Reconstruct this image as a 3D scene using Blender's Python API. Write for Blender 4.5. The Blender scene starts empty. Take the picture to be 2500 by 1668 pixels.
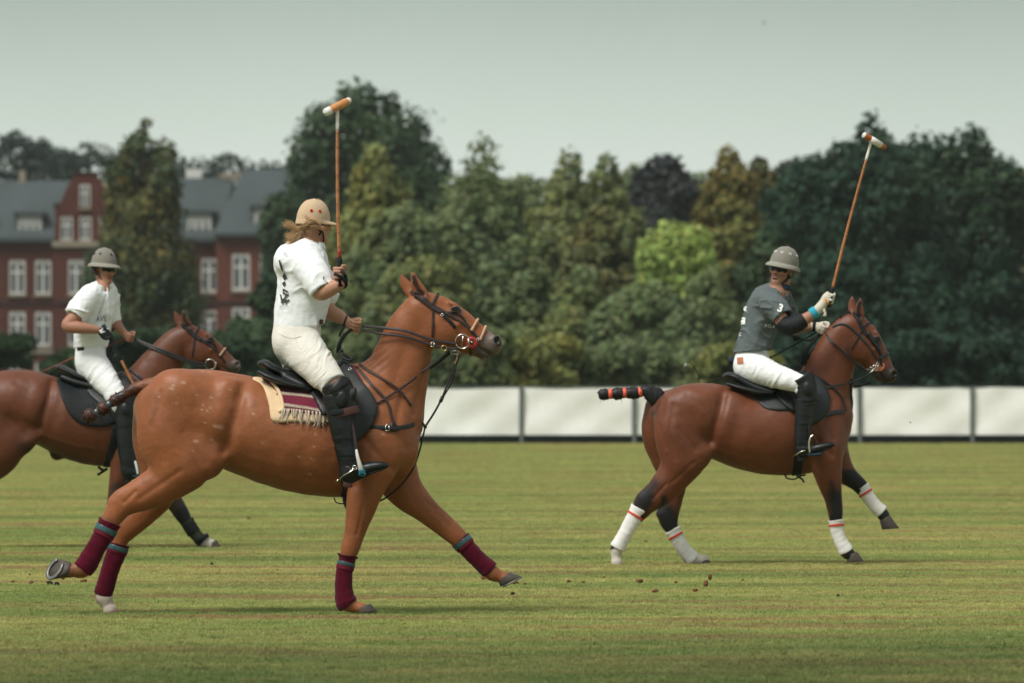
import bpy, bmesh, math, random
import numpy as np
from mathutils import Vector, Matrix

random.seed(7)
rng = np.random.default_rng(11)
SC = bpy.context.scene
COL = SC.collection

# ------------------------------------------------------------------ camera
EYE, FPX, HY = 1.35, 2500 * 200 / 36.0, 963.0      # eye height, focal length and horizon row of the 2500 px photograph
cd = bpy.data.cameras.new('camera')
cd.lens, cd.sensor_width = 200.0, 36.0
cd.shift_y = (HY - 834.0) / 2500.0
cd.clip_start, cd.clip_end = 1.0, 6000.0
cd.dof.use_dof = True
cd.dof.focus_distance = 37.5
cd.dof.aperture_fstop = 4.3
cam = bpy.data.objects.new('camera', cd)
cam.location = (0, 0, EYE)
cam.rotation_euler = (math.radians(90), 0, 0)
COL.objects.link(cam)
SC.camera = cam

# ------------------------------------------------------------------ sky and sun (overcast)
SUN_EL, SUN_AZ = math.radians(54), math.radians(228)
w = bpy.data.worlds.new('World')
SC.world = w
w.use_nodes = True
wn, wl = w.node_tree.nodes, w.node_tree.links
for n in list(wn): wn.remove(n)
w_out = wn.new('ShaderNodeOutputWorld'); w_bg = wn.new('ShaderNodeBackground')
sky = wn.new('ShaderNodeTexSky'); sky.sky_type = 'NISHITA'; sky.sun_disc = False
sky.sun_elevation, sky.sun_rotation = SUN_EL, SUN_AZ
sky.air_density, sky.dust_density, sky.ozone_density = 1.0, 4.0, 1.0
hsv = wn.new('ShaderNodeHueSaturation'); hsv.inputs['Saturation'].default_value = 0.12
tc = wn.new('ShaderNodeTexCoord'); sep = wn.new('ShaderNodeSeparateXYZ')
ramp = wn.new('ShaderNodeValToRGB')                 # a veil of cloud, palest at the horizon
ramp.color_ramp.elements[0].position = 0.0; ramp.color_ramp.elements[0].color = (4.7, 5.1, 4.7, 1)
ramp.color_ramp.elements[1].position = 1.0; ramp.color_ramp.elements[1].color = (3.6, 3.75, 3.7, 1)
for pos, c in ((0.040, (4.15, 4.6, 4.15)), (0.055, (3.35, 3.85, 3.4)), (0.070, (2.45, 2.9, 2.55)), (0.16, (2.3, 2.6, 2.45)), (0.45, (2.85, 3.05, 3.0))):
    e = ramp.color_ramp.elements.new(pos); e.color = (*c, 1)
nz = wn.new('ShaderNodeTexNoise'); nz.inputs['Scale'].default_value = 5.0; nz.inputs['Detail'].default_value = 5
nzm = wn.new('ShaderNodeMapRange'); nzm.inputs[1].default_value = 0.3; nzm.inputs[2].default_value = 0.7
nzm.inputs[3].default_value = 0.93; nzm.inputs[4].default_value = 1.07
mulc = wn.new('ShaderNodeVectorMath'); mulc.operation = 'SCALE'
mixw = wn.new('ShaderNodeMix'); mixw.data_type = 'RGBA'; mixw.inputs[0].default_value = 0.9
wl.new(tc.outputs['Generated'], sep.inputs[0]); wl.new(sep.outputs['Z'], ramp.inputs[0])
wl.new(tc.outputs['Generated'], nz.inputs['Vector']); wl.new(nz.outputs[0], nzm.inputs[0])
wl.new(ramp.outputs[0], mulc.inputs[0]); wl.new(nzm.outputs[0], mulc.inputs['Scale'])
wl.new(sky.outputs[0], hsv.inputs['Color'])
wl.new(hsv.outputs[0], mixw.inputs[6]); wl.new(mulc.outputs[0], mixw.inputs[7])
wl.new(mixw.outputs[2], w_bg.inputs[0]); w_bg.inputs[1].default_value = 0.075
wl.new(w_bg.outputs[0], w_out.inputs[0])

sl = bpy.data.lights.new('sun', 'SUN'); sl.energy = 1.5; sl.angle = math.radians(22); sl.color = (1.0, 0.96, 0.90)
so = bpy.data.objects.new('sun', sl); COL.objects.link(so)
sd = Vector((math.cos(SUN_EL) * math.sin(SUN_AZ), math.cos(SUN_EL) * math.cos(SUN_AZ), math.sin(SUN_EL)))
so.rotation_euler = (-sd).to_track_quat('-Z', 'Y').to_euler()
so.location = (-20, -20, 40)

SC.view_settings.view_transform = 'Standard'
SC.view_settings.look = 'None'
SC.view_settings.gamma = 1.0
SC.view_settings.exposure = 1.16
SC.view_settings.use_curve_mapping = False
SC.cycles.use_denoising = True
SC.cycles.max_bounces = 5
SC.cycles.transparent_max_bounces = 4

# ------------------------------------------------------------------ helpers: points, meshes, things
def P(px, py, Y):
    """the point at distance Y that the photograph shows at (px, py)"""
    return np.array(((px - 1250.0) / FPX * Y, Y, EYE + (HY - py) / FPX * Y))

ORG = {}
def thing(name, label, cat, loc, group=None):
    o = bpy.data.objects.new(name, None); COL.objects.link(o)
    o.empty_display_size = 0.2
    o.location = loc; o['label'] = label; o['category'] = cat
    if group: o['group'] = group
    ORG[o.name] = np.array(loc, float)
    return o

def tag(o, label=None, cat=None, group=None, kind=None):
    if label: o['label'] = label
    if cat: o['category'] = cat
    if group: o['group'] = group
    if kind: o['kind'] = kind
    return o

def build(name, geo, mat, parent=None, smooth=True, cols=None, loc=None, label=None, mats=None, midx=None):
    """geo = (verts, faces); verts in world metres; faces an (n,4) / (n,3) array or a list of index lists"""
    V, Fc = geo
    V = np.asarray(V, float)
    org = ORG[parent.name] if parent is not None else (np.zeros(3) if loc is None else np.array(loc, float))
    me = bpy.data.meshes.new(name)
    V = V - org
    if isinstance(Fc, np.ndarray):
        nf, k = Fc.shape
        me.vertices.add(len(V)); me.vertices.foreach_set('co', V.astype(np.float32).ravel())
        me.loops.add(nf * k); me.loops.foreach_set('vertex_index', Fc.astype(np.int32).ravel())
        me.polygons.add(nf); me.polygons.foreach_set('loop_start', np.arange(0, nf * k, k, dtype=np.int32))
        me.polygons.foreach_set('loop_total', np.full(nf, k, np.int32))
        me.update(calc_edges=True)
    else:
        me.from_pydata([tuple(v) for v in V], [], [list(f) for f in Fc]); me.update()
    if smooth: me.polygons.foreach_set('use_smooth', np.ones(len(me.polygons), bool))
    if cols is not None:
        a = me.color_attributes.new('Col', 'FLOAT_COLOR', 'POINT')
        c4 = np.ones((len(V), 4), np.float32); c4[:, :3] = cols
        a.data.foreach_set('color', c4.ravel())
    for m in (mats or [mat]): me.materials.append(m)
    if midx is not None: me.polygons.foreach_set('material_index', np.asarray(midx, np.int32))
    o = bpy.data.objects.new(name, me); COL.objects.link(o)
    if parent is not None: o.parent = parent
    else: o.location = org
    ORG[o.name] = org
    if label: o['label'] = label
    return o

def join(*gs):
    V, Fc, n = [], [], 0
    for v, f in gs:
        v = np.asarray(v, float)
        V.append(v); Fc += [[i + n for i in q] for q in (f.tolist() if isinstance(f, np.ndarray) else f)]
        n += len(v)
    return np.concatenate(V), Fc

def nrm(v):
    v = np.asarray(v, float); return v / (np.linalg.norm(v) + 1e-12)

def spline(pts, n=6):
    """Catmull-Rom through rows of any width"""
    p = np.asarray(pts, float)
    if len(p) < 3: return np.array([p[0] + (p[-1] - p[0]) * t for t in np.linspace(0, 1, n + 1)])
    q = np.vstack([2 * p[0] - p[1], p, 2 * p[-1] - p[-2]])
    out = []
    for i in range(1, len(q) - 2):
        for t in np.arange(n) / n:
            a, b, c, d = q[i - 1], q[i], q[i + 1], q[i + 2]
            out.append(0.5 * (2 * b + (c - a) * t + (2 * a - 5 * b + 4 * c - d) * t * t + (3 * b - a - 3 * c + d) * t ** 3))
    out.append(p[-1])
    return np.array(out)

def frames(C):
    T = np.gradient(C, axis=0); T /= np.linalg.norm(T, axis=1)[:, None] + 1e-12
    return T

def tube(C, r, seg=10, cap=True, flat=None, up=(0, 1, 0)):
    """swept tube; r scalar or per point; flat = (ra, rb) semi-axes along side / up"""
    C = np.asarray(C, float); n = len(C)
    r = np.broadcast_to(np.asarray(r, float), (n,))
    T = frames(C)
    N = np.zeros_like(C); u = np.array(up, float)
    for i in range(n):
        u = u - T[i] * np.dot(u, T[i])
        if np.linalg.norm(u) < 1e-6: u = np.cross(T[i], (1, 0.3, 0.2))
        u = u / np.linalg.norm(u); N[i] = u
    B = np.cross(T, N)
    a = np.linspace(0, 2 * np.pi, seg, endpoint=False)
    fa, fb = flat if flat else (1, 1)
    V = C[:, None] + r[:, None, None] * (fa * np.cos(a)[None, :, None] * B[:, None] + fb * np.sin(a)[None, :, None] * N[:, None])
    V = V.reshape(-1, 3)
    F = [[i * seg + j, i * seg + (j + 1) % seg, (i + 1) * seg + (j + 1) % seg, (i + 1) * seg + j] for i in range(n - 1) for j in range(seg)]
    if cap:
        F.append(list(range(seg))[::-1]); F.append([(n - 1) * seg + j for j in range(seg)])
    return V, F

def ribbon(C, N, width, thick):
    """flat strap through C with surface normals N"""
    C = np.asarray(C, float); n = len(C); T = frames(C)
    N = np.asarray(N, float); N = N - T * np.sum(N * T, 1)[:, None]; N /= np.linalg.norm(N, axis=1)[:, None] + 1e-9
    S = np.cross(T, N)
    w2 = np.broadcast_to(np.asarray(width, float) / 2, (n,))[:, None]; t2 = thick / 2
    prof = [(-1, -.5), (-.8, -1), (.8, -1), (1, -.5), (1, .5), (.8, 1), (-.8, 1), (-1, .5)]
    V = np.stack([C + S * w2 * a + N * t2 * b for a, b in prof], 1).reshape(-1, 3); k = len(prof)
    F = [[i * k + j, i * k + (j + 1) % k, (i + 1) * k + (j + 1) % k, (i + 1) * k + j] for i in range(n - 1) for j in range(k)]
    F.append(list(range(k))[::-1]); F.append([(n - 1) * k + j for j in range(k)])
    return V, F

def box(c, s, R=None):
    c = np.asarray(c, float); s = np.asarray(s, float) / 2
    V = np.array([(x, y, z) for x in (-1, 1) for y in (-1, 1) for z in (-1, 1)], float) * s
    if R is not None: V = V @ np.asarray(R, float).T
    F = [[0, 1, 3, 2], [4, 6, 7, 5], [0, 4, 5, 1], [2, 3, 7, 6], [0, 2, 6, 4], [1, 5, 7, 3]]
    return V + c, F

def bevbox(c, s, b, R=None):
    """box with chamfered edges"""
    bm = bmesh.new(); V, F = box((0, 0, 0), s)
    vs = [bm.verts.new(v) for v in V]
    for f in F: bm.faces.new([vs[i] for i in f])
    bmesh.ops.bevel(bm, geom=bm.edges[:], offset=b, segments=2, affect='EDGES', profile=0.6)
    bm.verts.index_update()
    V = np.array([v.co[:] for v in bm.verts]); F = [[v.index for v in f.verts] for f in bm.faces]; bm.free()
    if R is not None: V = V @ np.asarray(R, float).T
    return V + np.asarray(c, float), F

def uvsphere(c, r, R=None, nu=16, nv=10):
    r = np.broadcast_to(np.asarray(r, float), (3,))
    V = [(0, 0, 1)] + [(math.sin(math.pi * j / nv) * math.cos(2 * math.pi * i / nu), math.sin(math.pi * j / nv) * math.sin(2 * math.pi * i / nu), math.cos(math.pi * j / nv)) for j in range(1, nv) for i in range(nu)] + [(0, 0, -1)]
    F = [[0, 1 + i, 1 + (i + 1) % nu] for i in range(nu)]
    for j in range(nv - 2):
        F += [[1 + j * nu + i, 1 + (j + 1) * nu + i, 1 + (j + 1) * nu + (i + 1) % nu, 1 + j * nu + (i + 1) % nu] for i in range(nu)]
    L = len(V) - 1
    F += [[L, 1 + (nv - 2) * nu + (i + 1) % nu, 1 + (nv - 2) * nu + i] for i in range(nu)]
    V = np.array(V) * r
    if R is not None: V = V @ np.asarray(R, float).T
    return V + np.asarray(c, float), F

def ring(c, R, r, ax, e=(1, 1), ref=(0, 0, 1), n=24, m=8):
    """torus about axis ax"""
    ax = nrm(ax); u = nrm(np.cross(ax, ref)); v = np.cross(ax, u)
    a = np.linspace(0, 2 * np.pi, n, endpoint=False)
    C = np.asarray(c, float) + R * (np.cos(a)[:, None] * u * e[0] + np.sin(a)[:, None] * v * e[1])
    D = nrm(1) * (np.cos(a)[:, None] * u + np.sin(a)[:, None] * v)
    b = np.linspace(0, 2 * np.pi, m, endpoint=False)
    V = (C[:, None] + r * (np.cos(b)[None, :, None] * D[:, None] + np.sin(b)[None, :, None] * ax)).reshape(-1, 3)
    F = [[i * m + j, ((i + 1) % n) * m + j, ((i + 1) % n) * m + (j + 1) % m, i * m + (j + 1) % m] for i in range(n) for j in range(m)]
    return V, F

# ------------------------------------------------------------------ smooth value noise on arrays
_perm = np.random.default_rng(5).random((32, 32, 32)).astype(np.float32)
def vnoise(p):
    p = np.asarray(p, np.float32); i = np.floor(p).astype(int); f = p - i; f = f * f * (3 - 2 * f); i &= 31; j = (i + 1) & 31
    x, y, z = f[..., 0], f[..., 1], f[..., 2]
    def g(a, b, c): return _perm[a[..., 0], b[..., 1], c[..., 2]]
    c00 = g(i, i, i) * (1 - x) + g(j, i, i) * x; c10 = g(i, j, i) * (1 - x) + g(j, j, i) * x
    c01 = g(i, i, j) * (1 - x) + g(j, i, j) * x; c11 = g(i, j, j) * (1 - x) + g(j, j, j) * x
    return ((c00 * (1 - y) + c10 * y) * (1 - z) + (c01 * (1 - y) + c11 * y) * z) * 2 - 1
def fbm(p, o=3):
    p = np.asarray(p, float); s = 0; a = 1.0
    for k in range(o): s = s + a * vnoise(p * 2 ** k + 7.3 * k); a *= 0.5
    return s / 1.75
def ridged(p, o=2):
    p = np.asarray(p, float); s = 0; a = 1.0
    for k in range(o): s = s + a * (1 - 2 * np.abs(vnoise(p * 2 ** k + 3.1 * k))); a *= 0.5
    return s / 1.5

# ------------------------------------------------------------------ signed distance modelling
YAX = np.array((0.0, 1.0, 0.0))
def seg_frame(A, B, L):
    a = B - A; ln = np.linalg.norm(a) + 1e-9; a = a / ln
    l = L - a * np.dot(L, a)
    if np.linalg.norm(l) < 1e-3: l = np.cross(a, (0.0, 0.0, 1.0))
    l = nrm(l); return a, l, np.cross(a, l), ln

class SDF:
    """smooth union of elliptical chains and ellipsoids on a grid, polygonised with surface nets"""
    def __init__(s): s.ops = []
    def chain(s, pts, k=0.03, n=7, L=YAX, mode=1):
        """pts rows: x y z r_inplane r_along_L"""
        q = spline(pts, n) if n > 1 else np.asarray(pts, float)
        q[:, 3:] = np.maximum(q[:, 3:], 0.002)
        rm = q[:, 3:].max() + 0.02
        lo, hi = q[:, :3].min(0) - rm, q[:, :3].max(0) + rm
        def f(sd, sl, X, Y, Z):
            d = np.full(np.broadcast(X, Y, Z).shape, 9.0, np.float32)
            for A, B in zip(q[:-1], q[1:]):
                a, l, n_, ln = seg_frame(A[:3], B[:3], np.asarray(L, float))
                m = max(A[3:].max(), B[3:].max()) + 0.05
                l0, h0 = np.minimum(A[:3], B[:3]) - m, np.maximum(A[:3], B[:3]) + m
                ix = [slice(max(0, int(np.searchsorted(ax.ravel(), l0[i]))), int(np.searchsorted(ax.ravel(), h0[i]))) for i, ax in enumerate((X, Y, Z))]
                if any(t.stop <= t.start for t in ix): continue
                x, y, z = X[ix[0]] - A[0], Y[:, ix[1]] - A[1], Z[:, :, ix[2]] - A[2]
                da = x * a[0] + y * a[1] + z * a[2]
                t = np.clip(da / ln, 0, 1)
                r1 = A[3] + (B[3] - A[3]) * t; r2 = A[4] + (B[4] - A[4]) * t
                d3 = (da - t * ln) / np.minimum(r1, r2)
                d1 = (x * n_[0] + y * n_[1] + z * n_[2]) / r1
                d2 = (x * l[0] + y * l[1] + z * l[2]) / r2
                k0 = np.sqrt(d1 * d1 + d2 * d2 + d3 * d3) + 1e-6
                k1 = np.sqrt((d1 / r1) ** 2 + (d2 / r2) ** 2 + (d3 / np.minimum(r1, r2)) ** 2) + 1e-6
                v = (k0 * (k0 - 1) / k1).astype(np.float32)
                w_ = d[ix[0], ix[1], ix[2]]; np.minimum(w_, v, out=w_)
            return d
        s.ops.append((lo, hi, f, k, mode)); return s
    def ell(s, c, r, R=None, k=0.03, mode=1):
        c = np.asarray(c, float); r = np.broadcast_to(np.asarray(r, float), (3,)).copy(); R = np.eye(3) if R is None else np.asarray(R, float)
        m = r.max() + 0.02
        def f(sd, sl, X, Y, Z):
            x, y, z = X - c[0], Y - c[1], Z - c[2]
            p = [(x * R[0, i] + y * R[1, i] + z * R[2, i]) / r[i] for i in range(3)]
            k0 = np.sqrt(p[0] ** 2 + p[1] ** 2 + p[2] ** 2) + 1e-6
            k1 = np.sqrt((p[0] / r[0]) ** 2 + (p[1] / r[1]) ** 2 + (p[2] / r[2]) ** 2) + 1e-6
            return (k0 * (k0 - 1) / k1).astype(np.float32)
        s.ops.append((c - m, c + m, f, k, mode)); return s
    def half(s, c, n, lo, hi, k=0.004):
        """cut away everything on the +n side of a plane inside the box lo..hi"""
        c = np.asarray(c, float); n = nrm(n)
        def f(sd, sl, X, Y, Z): return (-((X - c[0]) * n[0] + (Y - c[1]) * n[1] + (Z - c[2]) * n[2])).astype(np.float32)
        s.ops.append((np.asarray(lo, float), np.asarray(hi, float), f, k, -1)); return s
    def eval(s, h):
        add = [o for o in s.ops if o[4] > 0]
        lo = np.min([o[0] for o in add], 0) - 3 * h; hi = np.max([o[1] for o in add], 0) + 3 * h
        n = np.ceil((hi - lo) / h).astype(int) + 1
        ax = [(lo[i] + h * np.arange(n[i])).astype(np.float32) for i in range(3)]
        F = np.full(n, 9.0, np.float32)
        for l0, h0, f, k, mode in s.ops:
            m = k + 2 * h
            sl = tuple(slice(max(0, int((l0[i] - m - lo[i]) / h)), min(int(n[i]), int((h0[i] + m - lo[i]) / h) + 2)) for i in range(3))
            if any(t.stop <= t.start for t in sl): continue
            X, Y, Z = ax[0][sl[0]][:, None, None], ax[1][sl[1]][None, :, None], ax[2][sl[2]][None, None, :]
            b = f(s, sl, X, Y, Z); a = F[sl]
            if mode > 0:
                q = np.maximum(k - np.abs(a - b), 0) / k; F[sl] = np.minimum(a, b) - q * q * k * 0.25
            else:
                b = -b; q = np.maximum(k - np.abs(a - b), 0) / k; F[sl] = np.maximum(a, b) + q * q * k * 0.25
        s.F, s.lo, s.h, s.n = F, lo, h, n
        return s
    def sample(s, p):
        q = (np.asarray(p, float) - s.lo) / s.h
        q = np.clip(q, 0, s.n - 1.001); i = q.astype(int); f = (q - i).astype(np.float32)
        o = 0
        for dx in (0, 1):
            for dy in (0, 1):
                for dz in (0, 1):
                    wgt = (f[:, 0] if dx else 1 - f[:, 0]) * (f[:, 1] if dy else 1 - f[:, 1]) * (f[:, 2] if dz else 1 - f[:, 2])
                    o = o + wgt * s.F[i[:, 0] + dx, i[:, 1] + dy, i[:, 2] + dz]
        return o
    def grad(s, p):
        e = s.h * 0.8; g = np.stack([s.sample(p + d) - s.sample(p - d) for d in np.eye(3) * e], 1)
        return g / (np.linalg.norm(g, axis=1)[:, None] + 1e-9)
    def mesh(s, disp=None):
        F = s.F; n = s.n; S = F < 0
        c = S[:-1, :-1, :-1].astype(np.int8)
        cnt = np.zeros(n - 1, np.int8)
        for dx in (0, 1):
            for dy in (0, 1):
                for dz in (0, 1):
                    cnt += S[dx:n[0] - 1 + dx, dy:n[1] - 1 + dy, dz:n[2] - 1 + dz]
        act = np.argwhere((cnt > 0) & (cnt < 8))
        ids = np.full(n - 1, -1, np.int32); ids[tuple(act.T)] = np.arange(len(act))
        corners = [(dx, dy, dz) for dx in (0, 1) for dy in (0, 1) for dz in (0, 1)]
        val = np.stack([F[act[:, 0] + a, act[:, 1] + b, act[:, 2] + g] for a, b, g in corners], 1)
        acc = np.zeros((len(act), 3)); num = np.zeros(len(act))
        for i, A in enumerate(corners):
            for j, B in enumerate(corners):
                if j <= i or sum(abs(u - v) for u, v in zip(A, B)) != 1: continue
                va, vb = val[:, i], val[:, j]; m = (va < 0) != (vb < 0)
                t = np.where(m, va / np.where(m, va - vb, 1), 0)
                p = np.array(A)[None] + t[:, None] * (np.array(B) - np.array(A))[None]
                acc += p * m[:, None]; num += m
        V = s.lo + s.h * (act + acc / num[:, None])
        quads = []
        for axis in range(3):
            sl0 = [slice(1, -1)] * 3; sl0[axis] = slice(0, n[axis] - 1)
            sl1 = [slice(1, -1)] * 3; sl1[axis] = slice(1, n[axis])
            a, b = S[tuple(sl0)], S[tuple(sl1)]
            e = np.argwhere(a != b); 
            if not len(e): continue
            inside = a[tuple(e.T)]
            u, v = [(1, 2), (2, 0), (0, 1)][axis]
            base = e + 1; base[:, axis] -= 1
            def cell(du, dv):
                q = base.copy(); q[:, u] -= du; q[:, v] -= dv
                return ids[q[:, 0], q[:, 1], q[:, 2]]
            q = np.stack([cell(1, 1), cell(0, 1), cell(0, 0), cell(1, 0)], 1)
            q[~inside] = q[~inside][:, ::-1]
            quads.append(q)
        Q = np.concatenate(quads)
        if disp is not None:
            N = s.grad(V); V = V + N * disp(V, N)[:, None]
        return V, Q
    def heightmap(s, blur=2):
        """near (low Y) and far (high Y) surface of the body for every (x, z), holes filled outward"""
        S = s.F < 0; any_ = S.any(1); out = []
        for side in (0, 1):
            k = S.argmax(1) if side == 0 else s.n[1] - 1 - S[:, ::-1].argmax(1)
            hgt = np.where(any_, s.lo[1] + s.h * k, np.nan)
            for it in range(60):
                m = np.isnan(hgt)
                if not m.any(): break
                sm = np.zeros_like(hgt); ct = np.zeros_like(hgt)
                for dx, dz in ((1, 0), (-1, 0), (0, 1), (0, -1)):
                    r = np.roll(np.roll(hgt, dx, 0), dz, 1); ok = ~np.isnan(r); sm[ok] += r[ok]; ct += ok
                fill = m & (ct > 0); hgt[fill] = sm[fill] / ct[fill]
            hgt = np.where(np.isnan(hgt), np.nanmean(hgt), hgt)
            for it in range(blur):
                hgt = (hgt + np.roll(hgt, 1, 0) + np.roll(hgt, -1, 0) + np.roll(hgt, 1, 1) + np.roll(hgt, -1, 1)) / 5
            out.append(hgt)
        s.hm = out
        return s
    def surf(s, xz, side=0):
        q = (np.asarray(xz, float) - s.lo[[0, 2]]) / s.h
        q = np.clip(q, 0, np.array([s.n[0], s.n[2]]) - 1.001); i = q.astype(int); f = q - i; h = s.hm[side]
        return (h[i[:, 0], i[:, 1]] * (1 - f[:, 0]) + h[i[:, 0] + 1, i[:, 1]] * f[:, 0]) * (1 - f[:, 1]) + (h[i[:, 0], i[:, 1] + 1] * (1 - f[:, 0]) + h[i[:, 0] + 1, i[:, 1] + 1] * f[:, 0]) * f[:, 1]

def smooth_mesh(V, Q, it=8, mask=None):
    """Taubin smoothing of a quad mesh"""
    e = np.concatenate([Q[:, [0, 1]], Q[:, [1, 2]], Q[:, [2, 3]], Q[:, [3, 0]]]); n = len(V)
    a, b = np.concatenate([e[:, 0], e[:, 1]]), np.concatenate([e[:, 1], e[:, 0]])
    deg = np.bincount(a, minlength=n).astype(float)
    for i in range(it):
        for lam in (0.62, -0.60):
            avg = np.stack([np.bincount(a, V[b, k], n) for k in range(3)], 1) / deg[:, None]
            d = lam * (avg - V)
            V = V + (d if mask is None else d * mask[:, None])
    return V

def polydist(x, y, line):
    d = np.full(x.shape, 1e9)
    for (x0, y0), (x1, y1) in zip(line[:-1], line[1:]):
        dx, dy = x1 - x0, y1 - y0; t = np.clip(((x - x0) * dx + (y - y0) * dy) / (dx * dx + dy * dy + 1e-9), 0, 1)
        d = np.minimum(d, np.hypot(x - x0 - t * dx, y - y0 - t * dy))
    return d

class Fig:
    """a traced figure at distance Y: pixel measures of the photograph to metres"""
    def __init__(s, Y): s.Y = Y; s.m = Y / FPX
    def p(s, px, py, w=0.0): return P(px, py, s.Y + w)
    def row(s, r):            # px py w(m) r(px) wl(px or None)
        x = s.p(r[0], r[1], r[2]); rr = r[3] * s.m; rl = (r[4] if len(r) > 4 else r[3]) * s.m
        return (*x, rr, rl)
    def rows(s, R): return np.array([s.row(r) for r in R])
    def mir(s, R): return [(r[0], r[1], -r[2], *r[3:]) for r in R]
    def pts(s, R, w=0.0): return np.array([s.p(r[0], r[1], r[2] if len(r) > 2 else w) for r in R])

def on_surface(fig, sdf, pix, side=0, off=0.004, n=6, Yc=None):
    """points of a traced line laid on the modelled surface, with normals"""
    q = spline(np.array(pix, float)[:, :2], n)
    sgn = -1 if side == 0 else 1
    C = np.array([fig.p(a, b, sgn * 0.15) for a, b in q])
    for it in range(2):
        y = sdf.surf(C[:, [0, 2]], side)
        C = np.array([P(a, b, yy) for (a, b), yy in zip(q, y)])
    N = sdf.grad(C)
    for it in range(3):
        C = C - N * np.clip(sdf.sample(C), -0.02, 0.02)[:, None] * (0.8 if it < 2 else 0)
        N = sdf.grad(C)
    return C + N * off, N

def strap(fig, sdf, pix, width, side=0, off=0.004, thick=0.005, n=6):
    C, N = on_surface(fig, sdf, pix, side, off, n)
    return ribbon(C, N, width, thick)

def inpoly(x, y, poly):
    poly = np.asarray(poly, float); r = np.zeros(x.shape, bool); j = len(poly) - 1
    for i in range(len(poly)):
        xi, yi = poly[i]; xj, yj = poly[j]
        c = ((yi > y) != (yj > y)) & (x < (xj - xi) * (y - yi) / (yj - yi + 1e-12) + xi)
        r ^= c; j = i
    return r

def patch(fig, depth, poly, thick, step=6.0, n=5, bulge=0.0, side=0, closed_spline=True):
    """a thick sheet with a traced outline, laid at depth(points)->Y ; outline in photo pixels"""
    p = np.array(poly, float)
    if closed_spline:
        q = np.vstack([p[-2:], p, p[:3]]); o = spline(q, n)[2 * n:-2 * n - n]
        if len(o) > len(p) * n: o = o[:len(p) * n]
    else:
        o = []
        for a, b in zip(p, np.roll(p, -1, 0)):
            k = max(2, int(np.linalg.norm(b - a) / step)); o += [a + (b - a) * t for t in np.arange(k) / k]
        o = np.array(o)
    lo, hi = o.min(0), o.max(0)
    gx, gy = np.meshgrid(np.arange(lo[0], hi[0], step), np.arange(lo[1], hi[1], step))
    gx, gy = gx.ravel(), gy.ravel(); m = inpoly(gx, gy, o)
    g = np.stack([gx[m], gy[m]], 1)
    if len(g):
        dd = np.sqrt(((g[:, None] - o[None]) ** 2).sum(-1)).min(1); g = g[dd > step * 0.55]; dd = dd[dd > step * 0.55]
    from mathutils.geometry import delaunay_2d_cdt
    pts = np.vstack([o, g]) if len(g) else o
    r = delaunay_2d_cdt([Vector(v) for v in pts], [(i, (i + 1) % len(o)) for i in range(len(o))], [list(range(len(o)))], 1, 1e-5)
    pv = np.array([v[:] for v in r[0]]); tri = [list(t) for t in r[2]]
    de = np.sqrt(((pv[:, None] - o[None]) ** 2).sum(-1)).min(1)
    sgn = -1 if side == 0 else 1
    Yd = depth(pv)
    rise = bulge * np.sqrt(np.clip(de / (de.max() + 1e-6), 0, 1))
    edge = np.clip(de / 3.0, 0, 1) * 0.4 + 0.6
    A = np.array([P(a, b, y + sgn * (thick * e + rr)) for (a, b), y, rr, e in zip(pv, Yd, rise, edge)])
    B = np.array([P(a, b, y) for (a, b), y in zip(pv, Yd)])
    k = len(pv)
    F = []
    for t in tri:
        a = pv[t]; ar = np.cross(a[1] - a[0], a[2] - a[0])
        t = t if (ar > 0) == (side == 1) else t[::-1]
        F.append(t); F.append([i + k for i in t[::-1]])
    ed = {}
    for t in F[::2]:
        for i in range(3):
            e = (t[i], t[(i + 1) % 3])
            if (e[1], e[0]) in ed: ed.pop((e[1], e[0]))
            else: ed[e] = 1
    for a, b in ed: F.append([b, a, a + k, b + k])
    return np.vstack([A, B]), F

def hm_depth(fig, sdf, off=0.0, side=0, blur=0):
    sgn = -1 if side == 0 else 1
    def d(pv):
        y = np.full(len(pv), fig.Y)
        for it in range(2):
            X = (pv[:, 0] - 1250) / FPX * y; Z = EYE + (HY - pv[:, 1]) / FPX * y
            y = sdf.surf(np.stack([X, Z], 1), side)
        return y + sgn * off
    return d
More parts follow.
